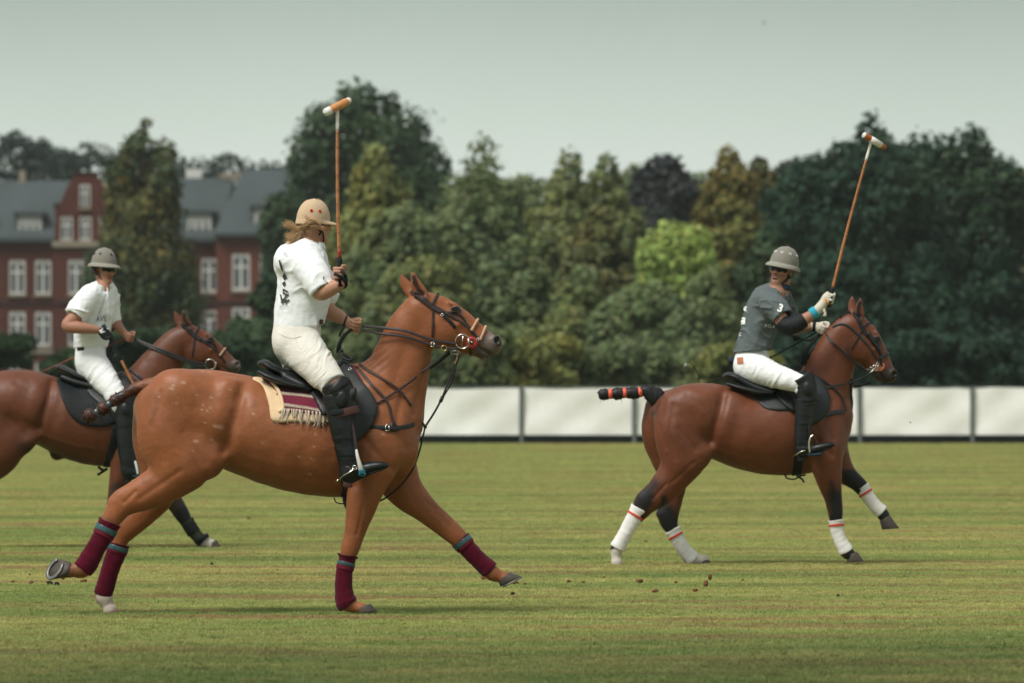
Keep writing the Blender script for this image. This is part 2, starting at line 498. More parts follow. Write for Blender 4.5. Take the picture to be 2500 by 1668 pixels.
# ------------------------------------------------------------------ materials
def mat(name, col=(0.5, 0.5, 0.5), rough=0.6, spec=0.3, metal=0.0, bump=None, vary=None, attr=False, sheen=0.0, coord='Object', extra=None):
    """bump = (scale, strength, distance[, stretch]); vary = (scale, amount[, stretch]) brightness mottling"""
    m = bpy.data.materials.new(name); m.use_nodes = True
    nt = m.node_tree; N, L = nt.nodes, nt.links
    b = N['Principled BSDF']
    b.inputs['Roughness'].default_value = rough; b.inputs['Specular IOR Level'].default_value = spec
    b.inputs['Metallic'].default_value = metal; b.inputs['Base Color'].default_value = (*col, 1)
    b.inputs['Sheen Weight'].default_value = sheen
    m.diffuse_color = (*col, 1)
    tcn = N.new('ShaderNodeTexCoord')
    src = None
    if attr:
        a = N.new('ShaderNodeAttribute'); a.attribute_name = 'Col'; src = a.outputs['Color']
    else:
        r = N.new('ShaderNodeRGB'); r.outputs[0].default_value = (*col, 1); src = r.outputs[0]
    for v in (vary if isinstance(vary, list) else [vary] if vary else []):
        mp = N.new('ShaderNodeMapping'); mp.inputs['Scale'].default_value = v[2] if len(v) > 2 else (1, 1, 1)
        t = N.new('ShaderNodeTexNoise'); t.inputs['Scale'].default_value = v[0]; t.inputs['Detail'].default_value = 5; t.inputs['Roughness'].default_value = 0.6
        mr = N.new('ShaderNodeMapRange'); mr.inputs[1].default_value = 0.25; mr.inputs[2].default_value = 0.75
        mr.inputs[3].default_value = 1 - v[1]; mr.inputs[4].default_value = 1 + v[1]
        sc = N.new('ShaderNodeVectorMath'); sc.operation = 'SCALE'
        L.new(tcn.outputs[coord], mp.inputs[0]); L.new(mp.outputs[0], t.inputs['Vector']); L.new(t.outputs[0], mr.inputs[0])
        L.new(src, sc.inputs[0]); L.new(mr.outputs[0], sc.inputs['Scale']); src = sc.outputs[0]
    L.new(src, b.inputs['Base Color'])
    prev = None
    for v in (bump if isinstance(bump, list) else [bump] if bump else []):
        mp = N.new('ShaderNodeMapping'); mp.inputs['Scale'].default_value = v[3] if len(v) > 3 else (1, 1, 1)
        t = N.new('ShaderNodeTexNoise'); t.inputs['Scale'].default_value = v[0]; t.inputs['Detail'].default_value = 4
        bp = N.new('ShaderNodeBump'); bp.inputs['Strength'].default_value = v[1]; bp.inputs['Distance'].default_value = v[2]
        L.new(tcn.outputs[coord], mp.inputs[0]); L.new(mp.outputs[0], t.inputs['Vector']); L.new(t.outputs[0], bp.inputs['Height'])
        if prev is not None: L.new(prev, bp.inputs['Normal'])
        prev = bp.outputs[0]
    if prev is not None: L.new(prev, b.inputs['Normal'])
    if extra: extra(m, N, L, b)
    return m

HAIRDIR = (1, 1, 0.25)
M = {}
M['coat'] = mat('short_horse_coat', rough=0.48, spec=0.34, attr=True, sheen=0.03, vary=[(4.5, 0.16), (16, 0.10), (70, 0.12, (0.5, 1, 1)), (260, 0.14, (0.3, 1, 1))],
                bump=[(190, 0.45, 0.0025, (0.35, 1, 1)), (13, 0.30, 0.012)])
M['hair'] = mat('hair', rough=0.5, spec=0.3, attr=True, vary=(90, 0.35, (1, 1, 1)))
M['hoof'] = mat('hoof_horn', (0.075, 0.062, 0.052), rough=0.6, vary=[(30, 0.35, (1, 1, 3)), (120, 0.2)], bump=(60, 0.3, 0.003))
M['hoof_pale'] = mat('pale_hoof_horn', (0.26, 0.15, 0.11), rough=0.6, vary=[(30, 0.3)], bump=(60, 0.3, 0.003))
M['leather'] = mat('black_leather', (0.009, 0.0115, 0.012), rough=0.45, spec=0.36, vary=[(12, 0.35), (70, 0.2)], bump=[(28, 0.25, 0.004), (260, 0.3, 0.001)])
M['boot'] = mat('worn_black_boot_leather', (0.0065, 0.0095, 0.0105), rough=0.38, spec=0.42, vary=[(10, 0.4), (60, 0.3)], bump=[(20, 0.45, 0.008), (150, 0.25, 0.001)])
M['flap'] = mat('grey_black_saddle_leather', (0.022, 0.027, 0.027), rough=0.52, spec=0.35, vary=[(7, 0.25), (90, 0.12)], bump=[(220, 0.3, 0.001)])
M['strapm'] = mat('dark_brown_bridle_leather', (0.030, 0.021, 0.020), rough=0.5, spec=0.36, vary=(30, 0.3), bump=(200, 0.3, 0.001))
M['brown'] = mat('oxblood_leather', (0.085, 0.034, 0.030), rough=0.5, vary=(40, 0.25), bump=(150, 0.3, 0.001))
M['shirt'] = mat('white_cotton', (0.83, 0.86, 0.87), rough=0.85, spec=0.15, vary=[(6, 0.03), (300, 0.05)], bump=[(9, 0.55, 0.022), (28, 0.35, 0.008), (500, 0.3, 0.0006)])
M['shirt_grey'] = mat('slate_grey_jersey', (0.105, 0.128, 0.130), rough=0.8, spec=0.2, vary=[(300, 0.10)], bump=[(8, 0.5, 0.022), (26, 0.3, 0.008)])
M['breeches'] = mat('cream_cotton_twill', (0.69, 0.665, 0.60), rough=0.85, spec=0.15, vary=[(8, 0.07), (30, 0.05), (350, 0.05)], bump=[(10, 0.4, 0.014, (0.6, 1, 2.2)), (40, 0.25, 0.004)])
M['jeans'] = mat('white_denim', (0.79, 0.805, 0.805), rough=0.85, spec=0.15, vary=[(8, 0.04), (350, 0.05)], bump=[(10, 0.4, 0.014, (0.6, 1, 2.2)), (40, 0.25, 0.004)])
M['skin'] = mat('tanned_skin', (0.42, 0.205, 0.125), rough=0.55, spec=0.35, attr=True, vary=[(25, 0.08), (120, 0.05)], bump=(180, 0.15, 0.001))
M['maroon'] = mat('maroon_fleece_bandage', (0.078, 0.0040, 0.0145), rough=0.95, spec=0.05, sheen=0.12, vary=[(20, 0.3), (250, 0.25)], bump=[(240, 0.6, 0.003)])
M['maroon_wool'] = mat('maroon_wool_weave', (0.16, 0.020, 0.042), rough=0.95, spec=0.05, sheen=0.15, vary=[(180, 0.35, (1, 1, 3)), (20, 0.15)], bump=[(200, 0.8, 0.004, (1, 1, 3))])
M['cream_wool'] = mat('cream_wool', (0.58, 0.50, 0.40), rough=0.95, spec=0.05, vary=[(90, 0.25)], bump=[(160, 0.7, 0.004)])
M['cream_felt'] = mat('cream_felt_pad', (0.68, 0.50, 0.31), rough=0.95, spec=0.05, vary=[(12, 0.10), (200, 0.12)], bump=[(120, 0.5, 0.003)])
M['white_wrap'] = mat('white_stretch_bandage', (0.74, 0.73, 0.70), rough=0.9, spec=0.1, vary=[(14, 0.10), (200, 0.08)], bump=[(150, 0.4, 0.002)])
M['red_tape'] = mat('red_tape', (0.62, 0.055, 0.025), rough=0.5)
M['orange_tape'] = mat('orange_tape', (0.85, 0.14, 0.075), rough=0.45)
M['teal_tape'] = mat('dark_teal_tape', (0.030, 0.085, 0.095), rough=0.25, spec=0.6, vary=(30, 0.3))
M['steel'] = mat('polished_steel', (0.62, 0.61, 0.57), rough=0.25, metal=1.0, vary=(60, 0.15))
M['shoe'] = mat('worn_horseshoe_steel', (0.20, 0.20, 0.19), rough=0.5, metal=0.8, vary=(60, 0.3))
M['brass'] = mat('brass', (0.62, 0.45, 0.18), rough=0.3, metal=1.0)
M['stirrup_white'] = mat('white_painted_metal', (0.66, 0.66, 0.62), rough=0.35, spec=0.5)
M['teal_plate'] = mat('teal_plastic', (0.005, 0.10, 0.13), rough=0.25, spec=0.6)
M['red_leather'] = mat('red_leather_disc', (0.36, 0.035, 0.035), rough=0.5, vary=(60, 0.2))
M['tan_leather'] = mat('tan_leather', (0.42, 0.145, 0.075), rough=0.55, vary=(40, 0.15))
M['rope'] = mat('pale_rope', (0.55, 0.34, 0.22), rough=0.9, vary=(200, 0.3), bump=(250, 0.6, 0.002))
M['cane'] = mat('varnished_cane', (0.40, 0.155, 0.050), rough=0.33, spec=0.5, vary=[(14, 0.30), (90, 0.12, (3, 3, 0.2))])
M['cane_red'] = mat('red_thread_binding', (0.26, 0.030, 0.015), rough=0.4, vary=(200, 0.3))
M['head_wood'] = mat('varnished_mallet_wood', (0.58, 0.26, 0.095), rough=0.4, spec=0.4, vary=[(18, 0.25, (1, 4, 4)), (60, 0.15)])
M['head_orange'] = mat('orange_stained_wood', (0.42, 0.115, 0.03), rough=0.4, vary=[(30, 0.2)])
M['white_paint'] = mat('white_paint', (0.76, 0.75, 0.70), rough=0.5, vary=[(40, 0.12)])
M['helmet_tan'] = mat('tan_suede_helmet', (0.55, 0.405, 0.265), rough=0.9, spec=0.1, sheen=0.2, vary=[(25, 0.06), (300, 0.06)], bump=(300, 0.3, 0.001))
M['helmet_grey'] = mat('grey_felt_helmet', (0.215, 0.205, 0.175), rough=0.9, spec=0.1, sheen=0.15, vary=[(25, 0.07), (300, 0.06)], bump=(300, 0.3, 0.001))
M['helmet_brim'] = mat('pale_grey_felt_brim', (0.275, 0.262, 0.222), rough=0.85, spec=0.12, vary=[(25, 0.07)], bump=(300, 0.3, 0.001))
M['navy'] = mat('navy_webbing', (0.012, 0.030, 0.040), rough=0.8)
M['black'] = mat('black_webbing', (0.007, 0.010, 0.011), rough=0.75, vary=(40, 0.25))
M['lens'] = mat('dark_lens', (0.004, 0.005, 0.006), rough=0.22, spec=0.25)
M['eye'] = mat('horse_eye', (0.010, 0.008, 0.007), rough=0.05, spec=0.8)
M['eyewhite'] = mat('eye_white', (0.6, 0.57, 0.53), rough=0.2)
M['iris'] = mat('brown_iris', (0.05, 0.025, 0.012), rough=0.1)
M['glove'] = mat('cream_glove_leather', (0.60, 0.55, 0.46), rough=0.7, vary=[(30, 0.12)], bump=(80, 0.4, 0.003))
M['turq'] = mat('turquoise_wristband', (0.03, 0.34, 0.47), rough=0.8, vary=(80, 0.12))
M['pad'] = mat('black_neoprene', (0.007, 0.010, 0.012), rough=0.7, vary=(30, 0.3), bump=[(30, 0.5, 0.006)])
M['print_dark'] = mat('dark_shirt_print', (0.045, 0.05, 0.052), rough=0.8)
M['print_grey'] = mat('grey_shirt_print', (0.30, 0.31, 0.31), rough=0.8)
M['print_white'] = mat('white_shirt_print', (0.80, 0.81, 0.80), rough=0.75)
M['orange_trim'] = mat('orange_trim', (0.75, 0.30, 0.04), rough=0.6)
M['clod'] = mat('dried_turf_clod', (0.155, 0.075, 0.035), rough=1.0, spec=0.05, vary=[(40, 0.4)], bump=(60, 0.8, 0.01))
M['clod_dark'] = mat('dark_earth_clod', (0.035, 0.028, 0.023), rough=1.0, spec=0.05, vary=[(40, 0.4)], bump=(60, 0.8, 0.01))

M['navy_shirt'] = mat('navy_collar_cloth', (0.018, 0.034, 0.048), rough=0.85)
def turf_nodes(N, L, roots=False):
    """mown turf colour as a function of the place on the field"""
    g = N.new('ShaderNodeNewGeometry')
    def noise(scale, sx, sy, off, detail=5, rough=0.6):
        mp = N.new('ShaderNodeMapping'); mp.inputs['Scale'].default_value = (sx, sy, 0.0); mp.inputs['Location'].default_value = (off, off * 0.7, 0)
        t = N.new('ShaderNodeTexNoise'); t.inputs['Scale'].default_value = scale; t.inputs['Detail'].default_value = detail; t.inputs['Roughness'].default_value = rough
        L.new(g.outputs['Position'], mp.inputs[0]); L.new(mp.outputs[0], t.inputs['Vector']); return t.outputs[0]
    def ramp(v, stops):
        r = N.new('ShaderNodeValToRGB'); e = r.color_ramp.elements
        e[0].position, e[0].color = stops[0][0], (*stops[0][1], 1); e[1].position, e[1].color = stops[-1][0], (*stops[-1][1], 1)
        for p, c in stops[1:-1]: k = e.new(p); k.color = (*c, 1)
        L.new(v, r.inputs[0]); return r.outputs[0]
    def mix(a, b, f, mode='MIX'):
        m = N.new('ShaderNodeMix'); m.data_type = 'RGBA'; m.blend_type = mode
        for k, s in ((6, a), (7, b), (0, f)):
            if isinstance(s, (int, float)): m.inputs[k].default_value = s
            elif isinstance(s, tuple): m.inputs[k].default_value = (*s, 1)
            else: L.new(s, m.inputs[k])
        return m.outputs[2]
    base = ramp(noise(1.0, 0.10, 0.42, 3.0), [(0.30, (0.132, 0.180, 0.064)), (0.43, (0.196, 0.234, 0.086)), (0.55, (0.272, 0.284, 0.110)), (0.70, (0.325, 0.290, 0.132))])
    fine = ramp(noise(1.0, 1.1, 2.6, 11.0), [(0.32, (0.74, 0.86, 0.70)), (0.5, (1.0, 1.0, 1.0)), (0.70, (1.20, 1.10, 1.04))])
    c = mix(base, fine, 1.0, 'MULTIPLY')
    dryf = ramp(noise(1.0, 0.35, 1.4, 23.0), [(0.50, (0, 0, 0)), (0.64, (1, 1, 1))])
    c = mix(c, (0.250, 0.158, 0.092), mix(dryf, (0, 0, 0), 0.22))
    # the ground nearest the camera turns a darker, deeper green
    sepy = N.new('ShaderNodeSeparateXYZ'); L.new(g.outputs['Position'], sepy.inputs[0])
    mr = N.new('ShaderNodeMapRange'); mr.inputs[1].default_value = 27.0; mr.inputs[2].default_value = 34.0; mr.inputs[3].default_value = 0.72; mr.inputs[4].default_value = 0.0; mr.interpolation_type = 'SMOOTHSTEP'
    L.new(sepy.outputs['Y'], mr.inputs[0])
    deep = ramp(noise(1.0, 0.5, 1.6, 41.0), [(0.36, (0.050, 0.085, 0.030)), (0.50, (0.095, 0.122, 0.045)), (0.64, (0.175, 0.150, 0.070))])
    c = mix(c, deep, mr.outputs[0])
    speck = ramp(noise(1.0, 22, 34, 5.0, 3, 0.7), [(0.3, (0.80, 0.82, 0.80)), (0.5, (1.0, 1.0, 1.0)), (0.72, (1.16, 1.14, 1.1))])
    c = mix(c, speck, 1.0, 'MULTIPLY')
    return c, g

def turf_material(name, blade):
    m = bpy.data.materials.new(name); m.use_nodes = True; N, L = m.node_tree.nodes, m.node_tree.links
    b = N['Principled BSDF']; c, g = turf_nodes(N, L)
    b.inputs['Roughness'].default_value = 0.75 if blade else 1.0; b.inputs['Specular IOR Level'].default_value = 0.15 if blade else 0.02
    if blade:
        oi = N.new('ShaderNodeObjectInfo'); mr = N.new('ShaderNodeMapRange'); mr.inputs[3].default_value = 0.88; mr.inputs[4].default_value = 1.12
        L.new(oi.outputs['Random'], mr.inputs[0])
        at = N.new('ShaderNodeAttribute'); at.attribute_name = 'Col'
        mx = N.new('ShaderNodeMix'); mx.data_type = 'RGBA'; mx.blend_type = 'MULTIPLY'; mx.inputs[0].default_value = 1.0
        L.new(c, mx.inputs[6]); L.new(at.outputs['Color'], mx.inputs[7])
        sc = N.new('ShaderNodeVectorMath'); sc.operation = 'SCALE'; L.new(mx.outputs[2], sc.inputs[0]); L.new(mr.outputs[0], sc.inputs['Scale'])
        L.new(sc.outputs[0], b.inputs['Base Color'])
        tr = N.new('ShaderNodeBsdfTranslucent'); L.new(sc.outputs[0], tr.inputs['Color']); ms = N.new('ShaderNodeMixShader'); ms.inputs[0].default_value = 0.5
        L.new(b.outputs[0], ms.inputs[1]); L.new(tr.outputs[0], ms.inputs[2]); L.new(ms.outputs[0], N['Material Output'].inputs['Surface'])
    else:
        L.new(c, b.inputs['Base Color'])
        mp = N.new('ShaderNodeMapping'); mp.inputs['Scale'].default_value = (9, 9, 9)
        t = N.new('ShaderNodeTexNoise'); t.inputs['Scale'].default_value = 5; t.inputs['Detail'].default_value = 5
        bp = N.new('ShaderNodeBump'); bp.inputs['Strength'].default_value = 0.6; bp.inputs['Distance'].default_value = 0.03
        L.new(g.outputs['Position'], mp.inputs[0]); L.new(mp.outputs[0], t.inputs['Vector']); L.new(t.outputs[0], bp.inputs['Height']); L.new(bp.outputs[0], b.inputs['Normal'])
    return m
M['turf'] = turf_material('mown_turf', False)
M['blade'] = turf_material('grass_blades', True)

def leaf_material():
    m = bpy.data.materials.new('leaves'); m.use_nodes = True; N, L = m.node_tree.nodes, m.node_tree.links
    b = N['Principled BSDF']; a = N.new('ShaderNodeAttribute'); a.attribute_name = 'Col'
    b.inputs['Roughness'].default_value = 0.6; b.inputs['Specular IOR Level'].default_value = 0.2
    t = N.new('ShaderNodeBsdfTranslucent'); mx = N.new('ShaderNodeMixShader'); mx.inputs[0].default_value = 0.25
    L.new(a.outputs['Color'], b.inputs['Base Color']); L.new(a.outputs['Color'], t.inputs['Color'])
    L.new(b.outputs[0], mx.inputs[1]); L.new(t.outputs[0], mx.inputs[2]); L.new(mx.outputs[0], N['Material Output'].inputs['Surface'])
    return m
M['leaf'] = leaf_material()
M['bark'] = mat('bark', (0.055, 0.045, 0.035), rough=0.95, spec=0.05, vary=[(4, 0.3)], bump=(8, 0.6, 0.05))

# far building
M['brick'] = mat('red_brick', (0.088, 0.030, 0.023), rough=0.9, spec=0.1, vary=[(0.35, 0.16), (6, 0.14, (1, 1, 4))])
M['brick_dark'] = mat('dark_red_brick_band', (0.044, 0.021, 0.019), rough=0.9, spec=0.1, vary=[(0.5, 0.2)])
M['brick_lit'] = mat('lit_red_brick', (0.120, 0.043, 0.031), rough=0.9, spec=0.1, vary=[(0.35, 0.16), (6, 0.14, (1, 1, 4))])  # lighter copy of the red brick, daylight on the pavilion put into its colour
M['slate'] = mat('slate_roof', (0.050, 0.066, 0.068), rough=0.7, spec=0.25, vary=[(0.3, 0.15), (5, 0.12, (1, 1, 5))])
M['stone'] = mat('pale_sandstone', (0.25, 0.22, 0.165), rough=0.9, vary=[(1.5, 0.15)])
M['frame'] = mat('white_window_frame', (0.60, 0.60, 0.56), rough=0.6)
M['glass'] = mat('window_glass', (0.035, 0.05, 0.055), rough=0.08, spec=0.6)
M['sheet'] = mat('white_fence_sheeting', (0.86, 0.865, 0.84), rough=0.6, spec=0.25, vary=[(0.8, 0.05), (5, 0.03)], bump=[(0.9, 0.5, 0.06, (1, 1, 0.6)), (4, 0.3, 0.01)])
M['post'] = mat('grey_fence_post', (0.13, 0.15, 0.15), rough=0.6, vary=(3, 0.2))
M['kick'] = mat('black_kick_board', (0.008, 0.011, 0.012), rough=0.8, spec=0.1, vary=(2, 0.3))
M['girth'] = mat('dark_patterned_girth', (0.030, 0.020, 0.020), rough=0.8, vary=[(80, 0.4)], bump=(120, 0.5, 0.002))

_m = bpy.data.materials.new('haze'); _m.use_nodes = True; _n, _l = _m.node_tree.nodes, _m.node_tree.links
_n.remove(_n['Principled BSDF']); _v = _n.new('ShaderNodeVolumePrincipled'); _v.inputs['Color'].default_value = (0.88, 0.92, 0.86, 1); _v.inputs['Density'].default_value = 0.00012
_l.new(_v.outputs[0], _n['Material Output'].inputs['Volume']); M['haze'] = _m
# ------------------------------------------------------------------ ground
def plane_grid(x0, x1, y0, y1, z):
    return np.array([(x0, y0, z), (x1, y0, z), (x1, y1, z), (x0, y1, z)]), [[0, 1, 2, 3]]
tag(build('polo_field', plane_grid(-600, 600, -60, 157, 0.0), M['turf'], smooth=False), kind='structure')
M['rough'] = mat('rough_ground', (0.035, 0.05, 0.022), rough=1.0, spec=0.02, vary=[(0.3, 0.3), (3, 0.3)])
tag(build('rough_ground', plane_grid(-1800, 1800, 157, 4200, 0.0), M['rough'], smooth=False), kind='structure')

# short mown grass: tufts over the part of the field near enough to show blades
def tuft(seed, n=64, size=0.085, hgt=0.020):
    r = np.random.default_rng(seed); V, F, C = [], [], []
    for i in range(n):
        x, y = (r.random(2) - 0.5) * size
        a = r.random() * 6.28; wd = 0.0022 + 0.0018 * r.random(); h = hgt * (0.5 + 0.7 * r.random()); ln = h * (0.3 + 1.1 * r.random())
        d = np.array((math.cos(a), math.sin(a), 0)); s = np.array((-d[1], d[0], 0)); p = np.array((x, y, 0.0))
        k = len(V); m = p + d * ln * 0.35 + (0, 0, h * 0.62); t = p + d * ln + (0, 0, h)
        V += [p - s * wd, p + s * wd, m + s * wd * 0.8, m - s * wd * 0.8, t]
        F += [[k, k + 1, k + 2, k + 3], [k + 3, k + 2, k + 4]]
        v = 1.25 + 0.7 * r.random(); c = (v * 1.05, v, v * 0.8) if r.random() < 0.25 else (v, v * 1.02, v)
        C += [c] * 5
    return (np.array(V), F), np.array(C)
tufts = bpy.data.collections.new('tuft_shapes')
for i in range(4):
    g, c = tuft(40 + i)
    o = build('tuft', g, M['blade'], smooth=False, cols=c)
    COL.objects.unlink(o); tufts.objects.link(o)
def grass_area():
    V, F, D = [], [], []
    ys = [26, 30, 34, 38, 42, 46, 50, 56, 64, 74, 86, 100, 116, 134, 155.5]
    for a, b in zip(ys[:-1], ys[1:]):
        hw = b * 0.0935 + 2.6; k = len(V)
        V += [(-hw, a, 0.0), (hw, a, 0.0), (hw, b, 0.0), (-hw, b, 0.0)]; F.append([k, k + 1, k + 2, k + 3])
        D.append(min(1.0, (38.0 / ((a + b) / 2)) ** 1.5))
    o = build('grass', (np.array(V), F), M['blade'], smooth=False)
    at = o.data.attributes.new('dens', 'FLOAT', 'FACE'); at.data.foreach_set('value', np.array(D, np.float32))
    ng = bpy.data.node_groups.new('grass_scatter', 'GeometryNodeTree')
    ng.interface.new_socket('Geometry', in_out='INPUT', socket_type='NodeSocketGeometry'); ng.interface.new_socket('Geometry', in_out='OUTPUT', socket_type='NodeSocketGeometry')
    N, L = ng.nodes, ng.links
    gi, go = N.new('NodeGroupInput'), N.new('NodeGroupOutput')
    dp = N.new('GeometryNodeDistributePointsOnFaces'); dp.distribute_method = 'RANDOM'
    na = N.new('GeometryNodeInputNamedAttribute'); na.data_type = 'FLOAT'; na.inputs['Name'].default_value = 'dens'
    mm = N.new('ShaderNodeMath'); mm.operation = 'MULTIPLY'; mm.inputs[1].default_value = 330.0
    ci = N.new('GeometryNodeCollectionInfo'); ci.inputs['Collection'].default_value = tufts; ci.inputs['Separate Children'].default_value = True; ci.inputs['Reset Children'].default_value = True
    io = N.new('GeometryNodeInstanceOnPoints'); io.inputs['Pick Instance'].default_value = True
    rv = N.new('FunctionNodeRandomValue'); rv.data_type = 'FLOAT_VECTOR'; rv.inputs['Min'].default_value = (-0.12, -0.12, 0); rv.inputs['Max'].default_value = (0.12, 0.12, 6.283)
    rs = N.new('FunctionNodeRandomValue'); rs.data_type = 'FLOAT'; rs.inputs[2].default_value = 0.7; rs.inputs[3].default_value = 1.3
    L.new(gi.outputs[0], dp.inputs['Mesh']); L.new(na.outputs[0], mm.inputs[0]); L.new(mm.outputs[0], dp.inputs['Density'])
    L.new(dp.outputs['Points'], io.inputs['Points']); L.new(ci.outputs[0], io.inputs['Instance']); L.new(rv.outputs[0], io.inputs['Rotation']); L.new(rs.outputs[1], io.inputs['Scale'])
    L.new(io.outputs[0], go.inputs[0])
    md = o.modifiers.new('scatter', 'NODES'); md.node_group = ng
    tag(o, kind='stuff')
    o['label'] = 'short mown yellow-green grass of the polo field'; o['category'] = 'grass'
grass_area()

# ------------------------------------------------------------------ white boundary fence
FY = 156.0
fz = lambda py: EYE + (HY - py) / FPX * FY
fx = lambda px: (px - 1250) / FPX * FY
fence = thing('boundary_fence', 'long white sheeted fence with dark posts and black kick board along the field', 'fence', (0, FY, 0))
posts = [998 + 275.2 * k for k in range(-7, 10)]
jr = np.random.default_rng(3)
for i, px in enumerate(posts):
    x = fx(px); h = fz(944)
    g = bevbox((x, FY - 0.02, h / 2), (0.095, 0.09, h), 0.01)
    build('post', g, M['post'], fence, smooth=False)
for i in range(len(posts) - 1):
    x0, x1 = fx(posts[i]) + 0.065, fx(posts[i + 1]) - 0.065
    nx, nz_ = 26, 12; z0, z1 = fz(1062.0), fz(947 + jr.normal() * 1.0)
    u, v = np.meshgrid(np.linspace(0, 1, nx), np.linspace(0, 1, nz_), indexing='ij')
    X = x0 + (x1 - x0) * u
    sag = -0.022 * np.sin(np.pi * u) * (v) + 0.010 * np.sin(u * 9 + i) * v
    Z = z0 + (z1 - z0) * v + sag
    ph = jr.random(4) * 6
    Yd = FY + 0.02 + 0.018 * np.sin(3 * u * (1 + 0.3 * i % 2) + 4 * v + ph[0]) + 0.012 * np.sin(11 * u - 7 * v + ph[1]) + 0.02 * fbm(np.stack([X * 1.1, Z * 1.4, 0 * X + i], -1))
    f = np.stack([X, Yd, Z], -1).reshape(-1, 3); b = f + (0, 0.008, 0)
    F = []
    for a in range(nx - 1):
        for c in range(nz_ - 1):
            q = [a * nz_ + c, (a + 1) * nz_ + c, (a + 1) * nz_ + c + 1, a * nz_ + c + 1]; F += [q, [k + nx * nz_ for k in q[::-1]]]
    build('sheet_panel', (np.vstack([f, b]), F), M['sheet'], fence)
    kz = fz(1063.0)
    build('kick_board', bevbox(((x0 + x1) / 2, FY - 0.03 + 0.004 * (i % 2), kz / 2), (x1 - x0 + 0.06, 0.05, kz - 0.01), 0.008), M['kick'], fence, smooth=False)
build('top_rail', tube([(fx(posts[0]), FY + 0.03, fz(945.5)), (fx(posts[-1]), FY + 0.03, fz(945.5))], 0.016, 8), M['post'], fence)

# ------------------------------------------------------------------ brick building
BY = 420.0
bx = lambda px, Y=BY: (px - 1250) / FPX * Y
bz = lambda py, Y=BY: EYE + (HY - py) / FPX * Y
bld = thing('brick_building', 'long red brick building with slate roof, stepped gable and white cross windows', 'building', (bx(300), BY, 0))
def wall(name, x0, x1, z0, z1, y, depth, m, holes=()):
    """front wall with real window openings, as a block of the given depth"""
    xs = sorted(set([x0, x1] + [h[0] for h in holes] + [h[1] for h in holes])); zs = sorted(set([z0, z1] + [h[2] for h in holes] + [h[3] for h in holes]))
    gs = []
    for a, b in zip(xs[:-1], xs[1:]):
        for c, d in zip(zs[:-1], zs[1:]):
            mx, mz = (a + b) / 2, (c + d) / 2
            if any(h[0] < mx < h[1] and h[2] < mz < h[3] for h in holes): continue
            gs.append(box((mx, y + depth / 2, mz), (b - a, depth, d - c)))
    return build(name, join(*gs), m, bld, smooth=False)
def window(px, py0, py1, pw, y, nv=2, arched=True):
    x0, x1, z0, z1 = bx(px - pw / 2), bx(px + pw / 2), bz(py1), bz(py0)
    wd, hh = x1 - x0, z1 - z0; t = wd * 0.115; cx = (x0 + x1) / 2
    gs = [box((x0 + t / 2, y + 0.10, (z0 + z1) / 2), (t, 0.14, hh)), box((x1 - t / 2, y + 0.10, (z0 + z1) / 2), (t, 0.14, hh)),
          box((cx, y + 0.10, z1 - t / 2), (wd - 2 * t, 0.14, t)), box((cx, y + 0.10, z0 + t * 0.6), (wd - 2 * t, 0.14, t * 1.2)),
          box((cx, y + 0.09, (z0 + z1) / 2), (t * 1.25, 0.12, hh - 2.2 * t)),
          box((x0 + (cx - x0 + t) / 2, y + 0.085, z0 + hh * 0.64), (cx - x0 - 1.63 * t, 0.10, t * 1.1)), box((x1 - (cx - x0 + t) / 2, y + 0.085, z0 + hh * 0.64), (cx - x0 - 1.63 * t, 0.10, t * 1.1))]
    if arched:      # corner fillets give the segmental head
        for s, xx in ((1, x0 + t), (-1, x1 - t)):
            gs.append((np.array([(xx, yy, z1 - t) for yy in (y + 0.05, y + 0.15)] + [(xx + s * wd * 0.26, yy, z1 - t) for yy in (y + 0.05, y + 0.15)] + [(xx, yy, z1 - t - hh * 0.10) for yy in (y + 0.05, y + 0.15)]),
                       [[0, 2, 4], [1, 5, 3], [0, 1, 3, 2], [2, 3, 5, 4], [4, 5, 1, 0]]))
    f = build('window', join(*gs), M['frame'], bld, smooth=False)
    for s in (-1, 1):
        for a, b in ((0.0, 0.62), (0.66, 1.0)):
            pz0, pz1 = z0 + t + (hh - 2 * t) * a, z0 + t + (hh - 2 * t) * b
            xa, xb = (x0 + t, cx - t * 0.62) if s < 0 else (cx + t * 0.62, x1 - t)
            build('pane', box(((xa + xb) / 2, y + 0.17, (pz0 + pz1) / 2), (xb - xa, 0.02, pz1 - pz0)), M['glass'], f, smooth=False)
    build('sill', box((cx, y - 0.06, z0 - 0.09), (wd * 1.16, 0.3, 0.16)), M['stone'], f, smooth=False)
def hole(px, py0, py1, pw): return (bx(px - pw / 2) + 0.02, bx(px + pw / 2) - 0.02, bz(py1) + 0.02, bz(py0) - 0.02)
YL = BY
rows = [(635, 719), (761, 845), (885, 945)]
# left wing
wl_ = [(x, a, b, 40) for x in (42, 105, -30, -95, -160) for a, b in rows]
wall('wall', bx(-240), bx(132), 0, bz(581), YL, 0.5, M['brick'], [hole(*q) for q in wl_])
for q in wl_: window(*q, YL)
# gable block, a little proud
YG = BY - 0.7
wg = [(x, a, b, 38) for x in (187, 237) for a, b in rows] + [(164, 529, 588, 30), (210, 529, 588, 30), (259, 529, 588, 30), (209, 452, 507, 27)]
wall('gable_wall', bx(132), bx(287), 0, bz(604), YG, 0.5, M['brick'], [hole(*q) for q in wg if q[1] > 600])
wall('gable_wall', bx(136), bx(284), bz(590), bz(504), YG, 0.5, M['brick'], [hole(*q) for q in wg if 520 < q[1] < 600])
